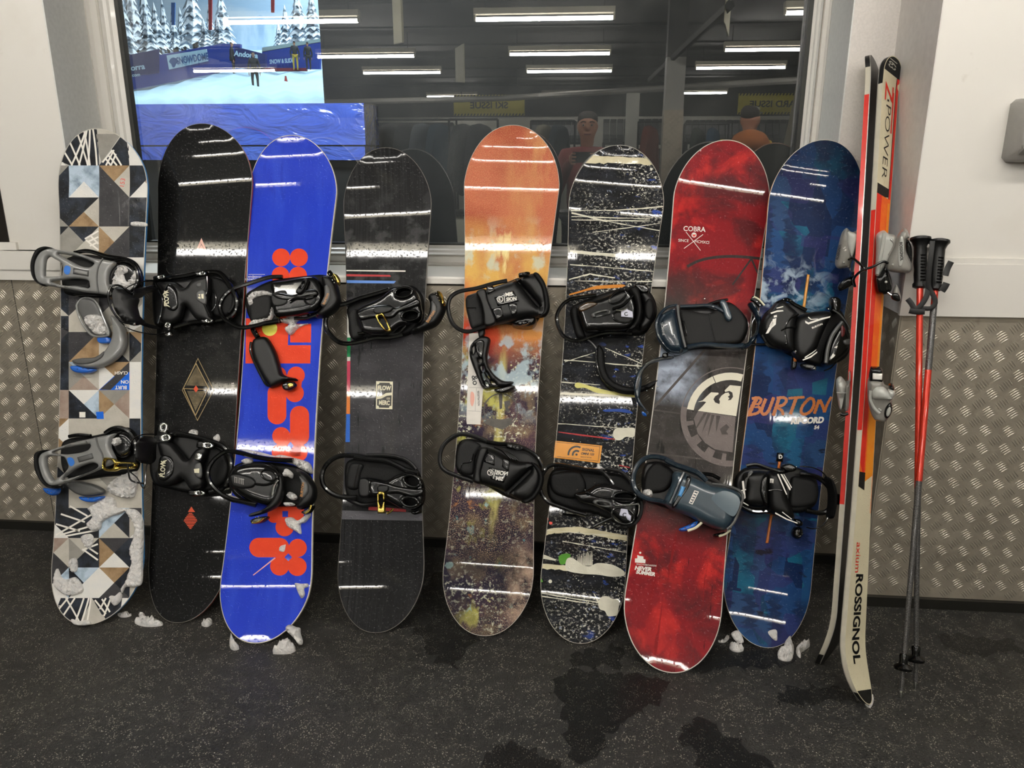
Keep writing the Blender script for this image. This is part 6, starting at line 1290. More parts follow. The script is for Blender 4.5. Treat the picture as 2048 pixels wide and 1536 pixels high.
cells.setdefault('W', []).extend([[(100, 331), (132, 331), (104, 300)], [(252, 270), (300, 300), (300, 331), (259, 331)], [(120, 1196), (137, 1196), (110, 1225), (95, 1190)], [(245, 1196), (300, 1196), (260, 1250), (238, 1235)], [(259, 1135), (300, 1135), (300, 1160), (275, 1150)]])
cells['K'].extend([[(122, 1196), (184, 1196), (160, 1250), (100, 1230)], [(184, 1196), (244, 1196), (240, 1240), (215, 1250)]]); cells['L'].append([(184, 1196), (215, 1244), (200, 1262), (160, 1262)])
for ch, P in cells.items(): fit(b, 'printed_triangles', P, PAL[ch])
WL = []
for x0_, y0_, x1_, y1_ in ((120, 290, 145, 331), (134, 272, 160, 331), (152, 258, 176, 331), (168, 250, 180, 331), (178, 250, 158, 331), (182, 250, 176, 331), (176, 254, 143, 331), (186, 256, 194, 331), (205, 325, 225, 300), (212, 331, 228, 300), (222, 331, 232, 308), (226, 303, 243, 331), (218, 312, 234, 331), (212, 318, 222, 331), (170, 478, 197, 462), (175, 484, 197, 474), (180, 492, 197, 484), (172, 480, 197, 500), (180, 470, 197, 488), (140, 1012, 175, 1032), (122, 1028, 170, 1044), (112, 1048, 160, 1062), (112, 1070, 196, 1022), (120, 1070, 196, 1048), (132, 1072, 196, 1060), (165, 1098, 196, 1120), (172, 1092, 196, 1108), (165, 1100, 196, 1088), (118, 1218, 136, 1196), (126, 1232, 150, 1196), (160, 1246, 132, 1196), (150, 1246, 168, 1196), (162, 1248, 178, 1196), (174, 1246, 182, 1196), (200, 1218, 212, 1196), (208, 1232, 222, 1196), (190, 1200, 212, 1228), (204, 1198, 220, 1224)):
    WL.append(line(x0_, y0_, x1_, y1_, 3.4))
fit(b, 'printed_white_lines', WL, whp, 2)
fit(b, 'printed_blue_patch', [[(221, 780), (259, 780), (259, 743)]], PAL['B'], 2); fit(b, 'printed_dark_band', [[(200, 779), (221, 780), (259, 743), (259, 727)]], PAL['D'], 2)
b.text('lettering', [('BURT', 242, 775, 7.2, 180, 1, 0, .03), ('ON', 250, 764, 7, 180, 1.1, 0, .03), ('CLASH', 243, 746, 6.5, 180, 1.0, 0, .02)], whp, b.root, None, 3)
b.decal('printed_tag', [[(159, 824), (171, 824), (171, 835), (159, 835)]], whp, b.root, None, 2); b.decal('printed_tag_blue', [[(192, 824), (207, 823), (208, 838), (194, 838)]], PAL['B'], b.root, None, 2)
b.text('lettering', [('153', 245, 365, 9, 80, 1, 0, 0)], redp, b.root, None, 2)
b.decal('drip_line', [line(236, 375, 238, 395, 2), line(238, 395, 240, 450, 2), line(258, 400, 257, 452, 2)], blackp, b.root, None, 2)
# ---- board 2: triangle badge, diamonds
b = BD[2]
b.decal('printed_badge', [[(403, 476), (417, 510), (388, 510)]], prn('print_pale_rose', 'dcae9e'), b.root, None, 1)
b.decal('printed_badge_lines', [line(403, 488, 397, 500, .5), line(403, 488, 409, 500, .5), line(400, 483, 404, 492, .4)], blackp, b.root, None, 2)
def dia(cx, y0_, y1_, yc, hw): return [(cx, y0_), (cx+hw, yc), (cx-1, y1_), (cx-hw, yc)]
ring = lambda A, t: [A, [((p[0]-sum(q[0] for q in A)/4)*t+sum(q[0] for q in A)/4, (p[1]-sum(q[1] for q in A)/4)*t+sum(q[1] for q in A)/4) for p in A]]
b.decal('printed_diamond', [ring(dia(392, 725, 833, 776, 26), .93), ring(dia(396, 716, 842, 780, 32), .965), line(366, 777, 418, 779, 1.2)], prn('print_dull_gold', 'a58f68'), b.root, None, 1)
b.decal('printed_diamond_fill', [[(393, 732), (413, 772), (372, 771)], [(374, 782), (412, 782), (391, 822)]], prn('print_dark_gold', '6b604a', '2d2a24', .8), b.root, None, 1)
b.decal('printed_red_diamond', [[(392, 771), (397, 778), (392, 785), (387, 778)]], prn('print_coral', 'd5583c'), b.root, None, 2)
P = [[(383, 1013), (390, 1024), (376, 1024)]]
for k in range(12):
    y_ = 1026+k*3; hw = 14-abs(y_-1040)*.75
    if hw > 1: P.append([(381-hw, y_), (381+hw, y_), (381+hw, y_+1.7), (381-hw, y_+1.7)])
b.decal('printed_red_diamond', P, MATS['print_coral'], b.root, None, 1)
b.text('lettering', [('SERIES', 465, 775, 5, 86, 1, 0, 0)], whp, b.root, None, 1)
# ---- board 3: big rounded letters
b = BD[3]; red = prn('print_orange_red', 'dd4526', 'd03a20', .4); blu_d = MATS['deck_blue']
c = (430, 240, 4.8); R1 = [circ(635, 1320, 86), circ(805, 1320, 87), [(600, 1380), (840, 1380), (830, 1450), (600, 1450)]]
c2 = (430, 520, 5.486); c3 = (420, 780, 5.121); c4 = (420, 1000, 4.954)
def cv(P, c): return [(c[0]+x/c[2], c[1]+y/c[2]) for x, y in P]
shp = [cv(p, c) for p in (circ(635, 1320, 86), circ(806, 1320, 86), circ(628, 1495, 86), circ(798, 1495, 86))]
shp += [cv(p, c2) for p in ([(340, 640), (805, 640), (805, 1135), (335, 1135)], [(826, 700), (1056, 700), (1053, 905), (822, 905)], [(800, 935), (1052, 935), (1046, 1135), (800, 1135)], circ(890, 1265, 96), circ(690, 1265, 96), circ(875, 1460, 100), circ(680, 1460, 98), [(650, 1260), (960, 1260), (940, 1460), (620, 1460)])]
shp += [cv(p, c3) for p in (pill(590, -60, 782, 352, 94), pill(820, 163, 1016, 570, 96), circ(730, 472, 92), circ(915, 472, 93), circ(724, 640, 92), circ(908, 640, 92), pill(590, 1190, 960, 1360, 60), circ(765, 1405, 94), circ(700, 1240, 95), circ(870, 1240, 95), [(700, 440), (930, 440), (930, 680), (700, 680)])]
shp += [cv(p, c4) for p in (pill(390, 375, 785, 567, 95), circ(870, 475, 90), circ(690, 655, 94), circ(865, 660, 93), [(690, 470), (870, 470), (870, 660), (690, 660)])]
for i, p in enumerate(shp): b.decal('printed_letter_shape', [p], red, b.root, None, 1+.1*(i % 5))
bl = [cv(p, cc) for p, cc in (([(715, 1368), (748, 1408), (715, 1448), (682, 1408)], c), ([(806, 800), (822, 800), (826, 905), (1053, 908), (1053, 935), (800, 935)], c2), ([(825, 530), (858, 570), (825, 610), (792, 570)], c3), ([(742, 1240), (800, 1240), (800, 1300), (742, 1300)], c3), ([(777, 528), (815, 567), (777, 606), (738, 567)], c4))]
for q_ in bl: b.decal('printed_gap', [q_], blu_d, b.root, None, 2)
b.decal('printed_yellow_disc', [cv(circ(600, 750, 84), c2)], yelp, b.root, None, 2)
b.decal('printed_pink_line', [cv([(425, 742), (640, 570), (650, 578), (432, 748)], c4)], pinkp, b.root, None, 2)
b.text('lettering', [('endeavor', 510, 553, 5, 0, 1, 0, 0), ('snowboards', 508, 558, 5, 0, 1, 0, 0)], whp, b.root, None, 1); b.decal('printed_rule', [line(497, 549, 530, 549, .7)], whp, b.root, None, 1)
for p in ([(733, 443), (745, 445), (735, 500), (715, 515), (680, 500), (690, 460)],): b.pillow('snow_patch', p, 0, .006, snow, b.root, c4, R=.006, rough=.001, cell=.004)
b.pillow('snow_patch', [(735, 180), (800, 170), (860, 200), (960, 130), (985, 150), (930, 220), (885, 240), (890, 335), (840, 310), (770, 270), (740, 230)], 0, .016, snow, b.root, c4, R=.01, rough=.002, cell=.005)
b.pillow('snow_patch', [(833, 825), (890, 830), (960, 830), (962, 860), (925, 880), (930, 940), (900, 975), (870, 930), (850, 880)], 0, .01, snow, b.root, c4, R=.01, rough=.002, cell=.005)
# ---- board 4: stripes and badge
b = BD[4]
fit(b, 'printed_white_line', [[(680, 540), (811, 541), (811, 543.5), (680, 542)]], whp, 1); fit(b, 'printed_red_line', [[(680, 548), (780, 550), (782, 553.5), (680, 552.5)]], prn('print_brick', 'a83c3e'), 1); fit(b, 'printed_blue_line', [[(680, 560), (792, 562), (788, 567), (680, 566)]], bluep, 1)
for (y0_, y1_, col) in ((615, 675, 'd4d2c8'), (675, 714, '1f7a48'), (714, 722, 'c9c5bc'), (722, 782, 'b03a52'), (782, 828, 'd27a3a'), (828, 884, '2f62ba')):
    fit(b, 'printed_side_stripe', [[(670, y0_), (701.5-(y0_-600)*.006, y0_), (701-(y0_-600)*.006, y1_), (670, y1_)]], prn('stripe_'+col, col), 1)
fit(b, 'printed_grey_band', [[(660, 1020), (860, 1026), (860, 1042), (660, 1038)]], prn('print_slate', '56555a'), 1)
b.decal('printed_red_mark', [[(737, 1013), (812, 1018), (812, 1024), (737, 1020)]], MATS['print_brick'], b.root, None, 1)
c = (730, 750, 11.9)
b.decal('printed_badge', [[[(265, 148), (665, 158), (652, 815), (262, 805)], [(290, 180), (640, 188), (628, 785), (288, 778)]], [(280, 515), (380, 505), (500, 430), (655, 415), (655, 480), (520, 495), (390, 560), (280, 575)]], creamp, b.root, c, 2)
b.decal('printed_badge_ground', [[(266, 150), (664, 160), (651, 814), (264, 804)]], prn('print_badge_grey', '4d4c49'), b.root, c, 1)
b.text('lettering', [('FLOW', 465, 310, 110, -2, .78, 0, .04), ('MERC', 462, 660, 110, -2, .72, 0, .04), ('153', 555, 560, 45, 0, 1, 0, .02)], creamp, b.root, c, 3)
b.decal('printed_badge_rivet', [circ(310, 190, 34), circ(625, 200, 34), circ(300, 762, 34), circ(610, 770, 34)], creamp, b.root, c, 3)
# ---- board 5
b = BD[5]; c = (860, 720, 4.954)
b.pillow('sticker', [(388, -270), (500, -265), (525, 280), (500, 640), (365, 635), (360, 600)], .0, .0012, mat('sticker_white', 'd8d2c8', .35), b.root, c, R=.002, smooth=False, cell=.03)
b.decal('sticker_print', [line(385, 272, 522, 278, 3), line(460, 280, 448, 505, 3), line(375, 503, 515, 512, 3)], greyp_, b.root, c, 5); b.decal('sticker_blot', [[(405, 320), (435, 330), (440, 400), (420, 460), (400, 420)]], prn('print_faint_red', 'dfa898'), b.root, c, 5, True)
b.text('lettering', [('REGISTRATION', 482, 380, 20, -88, .8, 0, .02), ('&o', 448, 200, 60, -80, 1, 0, .02)], blackp, b.root, c, 6)
gh = prn('print_ghost_grey', '5d5a55', '403d40', .6)
ra = lambda cx, cy, r, t: [circ(cx, cy, r, 36), circ(cx, cy, r-t, 36)]
b.decal('printed_round_emblem', [ra(700, 500, 172, 12)], gh, b.root, c, 1); b.decal('printed_round_emblem', [[(600, 575), (700, 590), (820, 570), (800, 640), (720, 690), (620, 660), (520, 620)], [(735, 410), (790, 400), (800, 440), (770, 470), (795, 510), (760, 520), (740, 460)], [(680, 330), (720, 340), (715, 480), (690, 490)]], gh, b.root, c, 1.3)
# ---- board 6: cream bands, blobs, sticker
b = BD[6]; cr = prn('print_cream', 'cfc6a6', 'b3a988', .6); crw = prn('print_cream_white', 'd6d2c0', 'bdb8a6', .5)
def ragged(P0, P1, w, n=22, j=2.2, k=1.):
    up_ = []; dn = []
    for i in range(n+1):
        t = i/n; x = P0[0]+(P1[0]-P0[0])*t; y = P0[1]+(P1[1]-P0[1])*t; up_.append((x, y-w/2+random.uniform(-j, j)*.5)); dn.append((x, y+w/2+random.uniform(-j, j)*k))
    return [up_+dn[::-1]]
def slices(P):   # cut a long band polygon into convex slices so that it can be fitted to the rim
    P = P[0]; n = len(P)//2; return [[P[i], P[i+1], P[2*n-2-i], P[2*n-1-i]] for i in range(n-1)]
c1 = (1090, 270, 5.121)
fit(b, 'printed_cream_band', slices(ragged((1150, 317), (1330, 325), 14)), cr, 1)
for (x0_, y0_, x1_, y1_, w_) in ((1142, 421, 1230, 421, 1.4), (1230, 421, 1332, 413, 2.2), (1143, 426, 1215, 443, 3.2), (1215, 443, 1325, 462, 1.4), (1143, 433, 1300, 438, 1.6), (1143, 440, 1300, 442, 2), (1185, 465, 1320, 447, 1.6), (1140, 503, 1314, 518, 6), (1140, 529, 1310, 543, 1.6), (1138, 559, 1180, 548, 2.5), (1180, 548, 1230, 556, 2.5), (1150, 562, 1310, 563, 1.6), (1128, 720, 1290, 733, 2), (1130, 724, 1190, 705, 1.5), (1210, 696, 1285, 728, 1.6), (1120, 764, 1200, 770, 1.6), (1120, 787, 1270, 793, 5), (1112, 847, 1270, 858, 1.6), (1085, 1060, 1270, 1075, 1.0), (1125, 1082, 1250, 1105, 1.6), (1070, 1190, 1230, 1215, 1.6), (1080, 1186, 1215, 1208, 2.0)):
    fit(b, 'printed_line', slices(ragged((x0_, y0_), (x1_, y1_), w_, 8, .8)), crw, 1.5)
fit(b, 'printed_cream_band', slices(ragged((1078, 1068), (1110, 1061), 11, 5, 1))+slices(ragged((1110, 1061), (1160, 1059), 11, 6, 1))+slices(ragged((1160, 1060), (1262, 1078), 12, 12, 1.5)), cr, 1)
fit(b, 'printed_cream_band', slices(ragged((1070, 1131), (1135, 1136), 10, 8, 1.5)), cr, 1)
cc = (1050, 1000, 4.954)
b.decal('printed_splash', [[(400, 640), (420, 580), (470, 575), (540, 620), (590, 650), (650, 655), (720, 625), (860, 640), (960, 690), (985, 720), (980, 750), (860, 760), (720, 740), (560, 730), (420, 700)], [(725, 1010), (760, 960), (820, 955), (870, 980), (930, 990), (915, 1130), (870, 1150), (820, 1150), (790, 1100), (740, 1080)], [(678, 925), (690, 930), (730, 1010), (715, 1000)]], crw, b.root, cc, 1.6, True)
b.decal('printed_shard', [[(140, 530), (200, 545), (310, 590), (300, 602), (140, 575)]], crw, b.root, cc, 1.6); b.decal('printed_green', [[(335, 560), (400, 530), (450, 540), (440, 580), (400, 630), (350, 635)]], prn('print_green', '4f8a32'), b.root, cc, 1.4, True); b.decal('printed_green', [[(110, 745), (150, 760), (178, 810), (150, 805)]], MATS['print_green'], b.root, cc, 1.4, True); b.decal('printed_dot', [circ(250, 806, 18)], crw, b.root, cc, 1.5); b.decal('printed_red_fleck', [[(218, 180), (230, 175), (232, 200), (220, 200)], [(240, 215), (270, 220), (268, 240), (245, 242)]], redp, b.root, cc, 1.5, True)
P = [[(520+x, 560+random.uniform(-60, 40)), (526+x, 560+random.uniform(-60, 20)), (530+x, 650), (518+x, 650)] for x in range(0, 150, 14)]; b.decal('printed_splash_spikes', P, crw, b.root, cc, 1.5)
c = (1070, 780, 5.119)
b.decal('printed_splash', [[(805, 420), (840, 390), (900, 388), (1018, 392), (1010, 480), (930, 480), (880, 512), (830, 510), (800, 470)], [(850, 40), (880, 60), (920, 60), (910, 100), (860, 100)]], crw, b.root, c, 1.6, True); b.decal('printed_red_line', [line(240, 430, 500, 465, 8, 16), line(500, 465, 820, 505, 16, 8), line(860, 770, 970, 795, 10)], prn('print_brick', 'a83c3e'), b.root, c, 1.4)
c5 = (1090, 550, 5.485); b.decal('printed_orange_streak', [[(265, 210), (400, 170), (520, 130), (600, 115), (860, 105), (850, 135), (640, 150), (500, 165), (380, 195), (270, 222)]], prn('print_orange', 'c07a2c'), b.root, c5, 1.5, True)
b.decal('printed_splash', [[(325, 1210), (350, 1180), (420, 1195), (520, 1225), (700, 1270), (980, 1320), (985, 1340), (700, 1310), (560, 1290), (440, 1240), (350, 1240)]], prn('print_pale_yellow', 'cfc878'), b.root, c5, 1.6, True)
b.decal('printed_blue_patch', [[(640, 1480), (760, 1470), (900, 1475), (960, 1520), (800, 1500), (660, 1500)]], prn('print_deep_blue', '22418c'), b.root, c5, 1.3, True)
c = (1100, 870, 10.583)
b.pillow('sticker', [(112, 120), (1105, 225), (1055, 595), (78, 480)], 0, .0012, mat('sticker_orange', 'd98f20', .35), b.root, c, R=.002, smooth=False, cell=.03)
b.decal('sticker_print', [line(125, 148, 1060, 250, 9), line(1055, 250, 1020, 555, 9), line(150, 455, 1020, 555, 9)], blackp, b.root, c, 5)
def arc(cx, cy, r0, r1, a0, a1, n=14): return [(cx+r1*math.cos(math.radians(a)), cy-r1*math.sin(math.radians(a))) for a in np.linspace(a0, a1, n)]+[(cx+r0*math.cos(math.radians(a)), cy-r0*math.sin(math.radians(a))) for a in np.linspace(a1, a0, n)]
b.decal('sticker_logo', [arc(560, 415, 150, 190, 60, 185), arc(562, 415, 60, 100, 50, 195), circ(562, 415, 24)], blackp, b.root, c, 5)
b.text('lettering', [('SIGNAL', 812, 315, 62, -6, .95, .1, .03), ('OMNI 153', 795, 400, 52, -5, .95, .2, .04), ('MADE IN THE USA', 765, 472, 22, -5, .95, 0, .02)], blackp, b.root, c, 5)
# ---- board 7
b = BD[7]
b.text('lettering', [('COBRA', 1389, 458, 10, -3, .95, 0, .01), ('SINCE', 1367, 481, 5.5, -3, 1.0, 0, 0), ('MCMXCI', 1404, 484, 5.5, -5, .95, 0, 0)], whp, b.root, None, 1)
b.decal('printed_cross', [line(1372, 464, 1401, 501, 1), line(1368, 497, 1406, 469, 1)], whp, b.root, None, 1); b.decal('printed_disc', [circ(1388, 470, 5)], whp, b.root, None, 1); b.decal('printed_disc_mark', [[(1385, 468), (1388, 470), (1391, 468), (1391, 472), (1388, 474), (1385, 472)]], redp, b.root, None, 2)
dkp = prn('print_charcoal', '322c2b'); c = (1290, 260, 4.518)
def strip(P, w):
    P = np.array(P, float); T = np.gradient(P, axis=0); N_ = np.stack([-T[:, 1], T[:, 0]], 1); N_ /= np.linalg.norm(N_, axis=1)[:, None]; ww = np.array(w if hasattr(w, '__len__') else [w]*len(P))[:, None]/2
    return [tuple(p) for p in P+N_*ww]+[tuple(p) for p in (P-N_*ww)[::-1]]
b.decal('printed_arc', [strip(catmull([(380, 1235), (480, 1185), (600, 1155), (750, 1143), (900, 1148), (1065, 1165)], False, 25), 26), line(960, 1165, 790, 1400, 16), line(962, 1165, 1035, 1330, 16)], dkp, b.root, c, 1)
c = (1360, 720, 4.7625)
cream7 = prn('print_ivory', 'dcd6c2', 'cdc6b2', .3); gh7 = prn('print_grey_rose', '6e6563', '57504e', .5); gh7b = prn('print_mid_stone', '4e4846', '3a3634', .5)
rg = lambda r0, r1, ks, d: [[(480+a_*math.cos(math.radians(t)), 540-a_*math.sin(math.radians(t))) for a_, t in ((r1, k), (r1, k+d), (r0, k+d), (r0, k))] for k in ks]
fit(b, 'printed_ring', rg(355, 420, range(114, 170, 8), 8), cream7, 1.5, c); fit(b, 'printed_ring', rg(350, 420, range(73, 106, 8), 8), cream7, 1.5, c)
fit(b, 'printed_outer_ring', rg(463, 472, range(70, 170, 6), 6), gh7, 1.2, c); fit(b, 'printed_outer_ring', rg(420, 476, range(168, 285, 6), 6), gh7, 1.2, c)
fit(b, 'printed_ring_dash', rg(355, 420, (186, 208, 214, 234, 240, 258), 6), gh7, 1.25, c)
b.decal('printed_eagle', [[(165, 400), (215, 385), (250, 350), (295, 308), (365, 312), (368, 325), (335, 345), (318, 375), (335, 405), (375, 420), (380, 395), (372, 375), (395, 340), (430, 315), (462, 310), (475, 335), (455, 350), (470, 365), (455, 385), (485, 380), (505, 350), (498, 310), (470, 295), (430, 305), (425, 290), (475, 240), (580, 250), (535, 535), (245, 495), (170, 485), (215, 440), (250, 400), (225, 395)]], cream7, b.root, c, 1.5)
b.decal('printed_eagle_lower', [[(130, 560), (170, 490), (245, 500), (530, 540), (500, 880), (420, 868), (330, 850), (240, 790), (170, 700)]], gh7, b.root, c, 1.3); b.decal('printed_feathers', [[(225, 505), (262, 500), (150, 665), (145, 655)], [(262, 505), (292, 515), (205, 705), (210, 690)], [(300, 520), (330, 525), (262, 740), (270, 690)], [(345, 530), (385, 530), (345, 690), (342, 640)], [(400, 640), (440, 610), (470, 640), (440, 680), (460, 710), (400, 710), (380, 660)]], gh7b, b.root, c, 1.6)
fit(b, 'printed_faint_line', [line(1180, 960, 1480, 620, 5), line(1270, 815, 1360, 827, 3), line(1270, 903, 1470, 925, 3.5)], gh7b, 1)
cc = (1220, 1040, 4.8)
b.text('lettering', [('NEVER', 322, 467, 40, -6, 1.05, .15, .05), ('SUMMER', 345, 510, 38, -8, 1.0, .15, .05), ('SNOWBOARDS', 350, 432, 15, -5, 1.3, 0, 0)], whp, b.root, cc, 1)
b.decal('printed_logo', [[(240, 400), (240, 370), (262, 368), (262, 335), (285, 345), (320, 350), (322, 375), (342, 380), (338, 415), (240, 408)], circ(290, 315, 10)], whp, b.root, cc, 1)
# ---- board 8
b = BD[8]; c = (1480, 560, 5.119)
bm = MATS['orange_print']
def brush(P, w0=34):
    if len(P) > 2: P = catmull(P, False, 9)
    n = len(P); return strip(P, [w0*(.72 if i in (0, n-1) else 1+.12*math.sin(i*1.7)) for i in range(n)])
L8 = [brush([(175, 1200), (125, 1300), (85, 1385)], 42), brush([(120, 1215), (180, 1205), (215, 1225), (190, 1270), (130, 1290), (190, 1300), (205, 1330), (170, 1365), (75, 1385)], 28),
      brush([(265, 1215), (235, 1290), (220, 1350), (250, 1375), (290, 1340), (320, 1270), (345, 1200)], 32), brush([(400, 1210), (370, 1300), (340, 1390)], 34), brush([(375, 1210), (450, 1205), (475, 1235), (440, 1280), (385, 1300), (430, 1340), (440, 1385)], 30),
      brush([(495, 1212), (570, 1205), (660, 1200)], 26), brush([(575, 1210), (545, 1290), (515, 1375)], 34), brush([(690, 1230), (640, 1290), (625, 1350), (660, 1375), (720, 1345), (755, 1280), (750, 1225), (715, 1212), (688, 1232)], 30),
      brush([(810, 1225), (785, 1300), (760, 1370)], 30), brush([(815, 1225), (850, 1300), (865, 1355)], 32), brush([(865, 1355), (890, 1280), (935, 1195)], 26)]
for i, p in enumerate(L8): b.decal('printed_letter', [p], bm, b.root, c, 1+.1*i)
b.text('lettering', [('RIPCORD', 692, 1438, 68, 2, .95, .25, .06), ('54', 785, 1508, 40, 2, 1, .2, .05)], whp, b.root, c, 3)
fit(b, 'printed_teal_patch', [cv(p, c) for p in ([(490, 1120), (640, 1110), (640, 1190), (480, 1190)], [(380, 1400), (500, 1380), (490, 1500), (350, 1500)], [(740, 1050), (900, 1000), (880, 1180), (740, 1170)])], prn('print_teal', '1f5a70', '163c5c', .6), .5)

# ================================================================== SKIS
red_s = mat('ski_side_red', 'c8281c', .25, coat=.6); cream_t = Paint('ski_top_cream', 'cfc6a8', rough=.3); cream_t.over('bdb496', cream_t.noise(9, .4, .7), .4); cream_t = cream_t.done()
sk_o = prn('ski_print_orange', 'dd5a1c', 'e2761e', .7); sk_r = prn('ski_print_red', 'cf2a1c', 'b5201a', .4); sk_a = prn('ski_print_amber', 'de8a22', 'd67414', .6); sk_k = prn('ski_print_black', '121212'); edge_m = mat('ski_steel_edge', 'b9b6ae', .3, metal=.8)
class Ski(Surf):
    def __init__(s, P0, P1, Ndir, label, lift0=.05, lift1=.012):
        U = np.array(P1)-np.array(P0); s.L = float(np.linalg.norm(U)); U /= s.L
        V = np.cross(U, Ndir)
        super().__init__(P0, U, V, kick=lambda u: lift0*np.clip(1-np.asarray(u)/.17, 0, 1)**2+lift1*np.clip(1-(s.L-np.asarray(u))/.08, 0, 1)**2)
        ws = lambda u: float(np.interp(u, [0, .14, .5, .86, 1.2, s.L-.05, s.L], [.100, .104, .078, .068, .074, .094, .092]))
        def half(u):
            e = 1.; 
            if u < .11: e = max(0, 1-(1-u/.11)**2.3)**.5
            if s.L-u < .05: e = max(0, 1-(1-(s.L-u)/.05)**2.6)**.42
            return ws(u)/2*e
        s.ws = ws; us = np.concatenate([.11*(1-np.cos(np.linspace(0, math.pi/2, 14))), np.concatenate([np.linspace(.11, .3, 24), np.linspace(.3, s.L-.05, 36)[1:]])[1:-1], s.L-.05*(1-np.cos(np.linspace(math.pi/2, 0, 12)))])
        s.out = np.array([(half(u), u) for u in us]+[(-half(u), u) for u in us[::-1][1:-1]]); s.half = half
        s.root = empty('ski', tuple(P0), label, 'ski', 'pair of skis standing base to base')
        P2, T, idx = tri2d([s.out], .018); I = idx[0]; n_ = len(P2); m_ = len(I); TH = .013
        mesh('topsheet', s.w(P2[:, 0], P2[:, 1], np.zeros(n_)), T, cream_t, s.root, True, uv=P2)
        Q = P2[I]; 
        def wall(nm, h0, h1, m):
            V = list(s.w(Q[:, 0], Q[:, 1], np.full(m_, h0)))+list(s.w(Q[:, 0], Q[:, 1], np.full(m_, h1))); mesh(nm, V, [((i+1) % m_, i, m_+i, m_+(i+1) % m_) for i in range(m_)], m, s.root, True, flat_ang=40)
        u1_, u2_ = (.72, 1.36) if 'right' in label[:6] else (.45, 1.62)
        V = list(s.w(Q[:, 0], Q[:, 1], np.zeros(m_)))+list(s.w(Q[:, 0], Q[:, 1], np.full(m_, -TH)))
        sw = mesh('sidewall', V, [((i+1) % m_, i, m_+i, m_+(i+1) % m_) for i in range(m_)], [red_s, mat('ski_side_pale', 'bcb6a4', .3, coat=.5), mat('ski_side_black', '0c0c0c', .4)], s.root, True, flat_ang=40)
        sw.data.polygons.foreach_set('material_index', [0 if u1_ < Q[i][1] < u2_ else (2 if Q[i][1] > s.L-.06 or Q[i][1] < .03 else 1) for i in range(m_)])
        wall('steel_edge', -TH, -TH-.0025, edge_m)
        mesh('base', s.w(P2[:, 0], P2[:, 1], np.full(n_, -TH-.0025)), T[:, ::-1], mat('ski_base_black', '060606', .35), s.root, True)
    def band(s, name, ya, yb, fa, fb, m, lay=1, sk=(0, 0)):
        ua, ub = s.uy(ya), s.uy(yb); P = []
        for u, f, d in ((ua, fa, sk[0]), (ua, fb, sk[1]), (ub, fb, 0), (ub, fa, 0)): P.append((f*s.ws(u)/2*1.08, u+d))
        return fit(s, name, [P], m, lay, None, .02, False, s.root)
    def uy(s, y): return s.px(*s.cl(y))[1]
rP0 = WZ(1703, 1398, .004); rP1 = WY(1785, 118, -.075)
Nr = np.array([math.cos(math.radians(-50)), math.sin(math.radians(-50)), .05])
rs = Ski(rP0, rP1, Nr, 'right ski of the pair with cream tip and orange red middle, top side facing right'); rs.cl = lambda y: (1701+(1783-1701)*(1398-y)/(1398-118), y)
Nl = np.array([math.cos(math.radians(143)), math.sin(math.radians(143)), 0])
lP0 = WZ(1659, 1350, .004)+np.array([.022, .035, 0]); lP1 = WY(1742, 112, -.08)+np.array([.012, .03, 0])
ls = Ski(lP0, lP1, Nl, 'left ski of the pair, red edge and black base towards the other ski')
rs.band('printed_end_cap', 147, 100, -1, 1, sk_k, 1); rs.band('printed_red_edge', 400, 147, .62, 1, sk_r, 1); rs.band('printed_line', 400, 147, .55, .62, sk_k, 1)
rs.band('printed_black_chevron', 402, 372, -1, .62, sk_k, 1.2, (0, .02)); rs.band('printed_orange_panel', 952, 392, -1, 1, sk_o, 1.4, (-.02, .05)); rs.band('printed_red_panel', 935, 392, -1, -.25, sk_r, 1.6, (.02, -.03)); rs.band('printed_amber_panel', 948, 800, -.1, .9, sk_a, 1.7, (-.02, 0)); rs.band('printed_amber_line', 800, 400, .55, .8, sk_a, 1.6); rs.band('printed_black_chevron', 966, 945, -1, -.1, sk_k, 1.8, (-.01, -.02)); rs.band('printed_red_edge', 1025, 930, .82, 1, sk_o, 1.6); rs.band('printed_tip', 1500, 1384, -1, 1, sk_k, 1.5, (0, 0))
def rtext(s, name, txt, y0_, y1_, f, wf, m, bold=.0, lay=3, sh=0., flip=1, up=0):
    Q, T = fontmesh(txt, bold); ua, ub = s.uy(y0_), s.uy(y1_); w_ = Q[:, 0].max()-Q[:, 0].min(); sc_ = abs(ub-ua)/w_
    h = wf*s.ws(ua); X = (ua+ub)/2-Q[:, 0]*sc_; V_ = f*s.ws(ua)/2+Q[:, 1]*h+sh*Q[:, 0]*h*.1
    mesh(name, s.w(V_, X, np.full(len(X), lay*.0003)), T, m, s.root)
rtext(rs, 'lettering', 'POWER', 212, 358, -.12, .3, sk_k, -.012); rtext(rs, 'lettering', 'Z', 168, 205, -.15, .5, sk_r, .01); rs.band('printed_dot', 204, 200, -.3, -.12, sk_k, 3); rs.band('printed_long_stroke', 262, 180, .28, .42, sk_r, 2.5)
rtext(rs, 'lettering', 'ROSSIGNOL', 1148, 1328, 0.0, .42, sk_k, .035); rtext(rs, 'lettering', 'axium', 1085, 1145, -.35, .26, sk_r, .0); rtext(rs, 'lettering', '163', 136, 118, -.2, .45, mat('print_pale_grey', 'a9a69c', .4), .01)
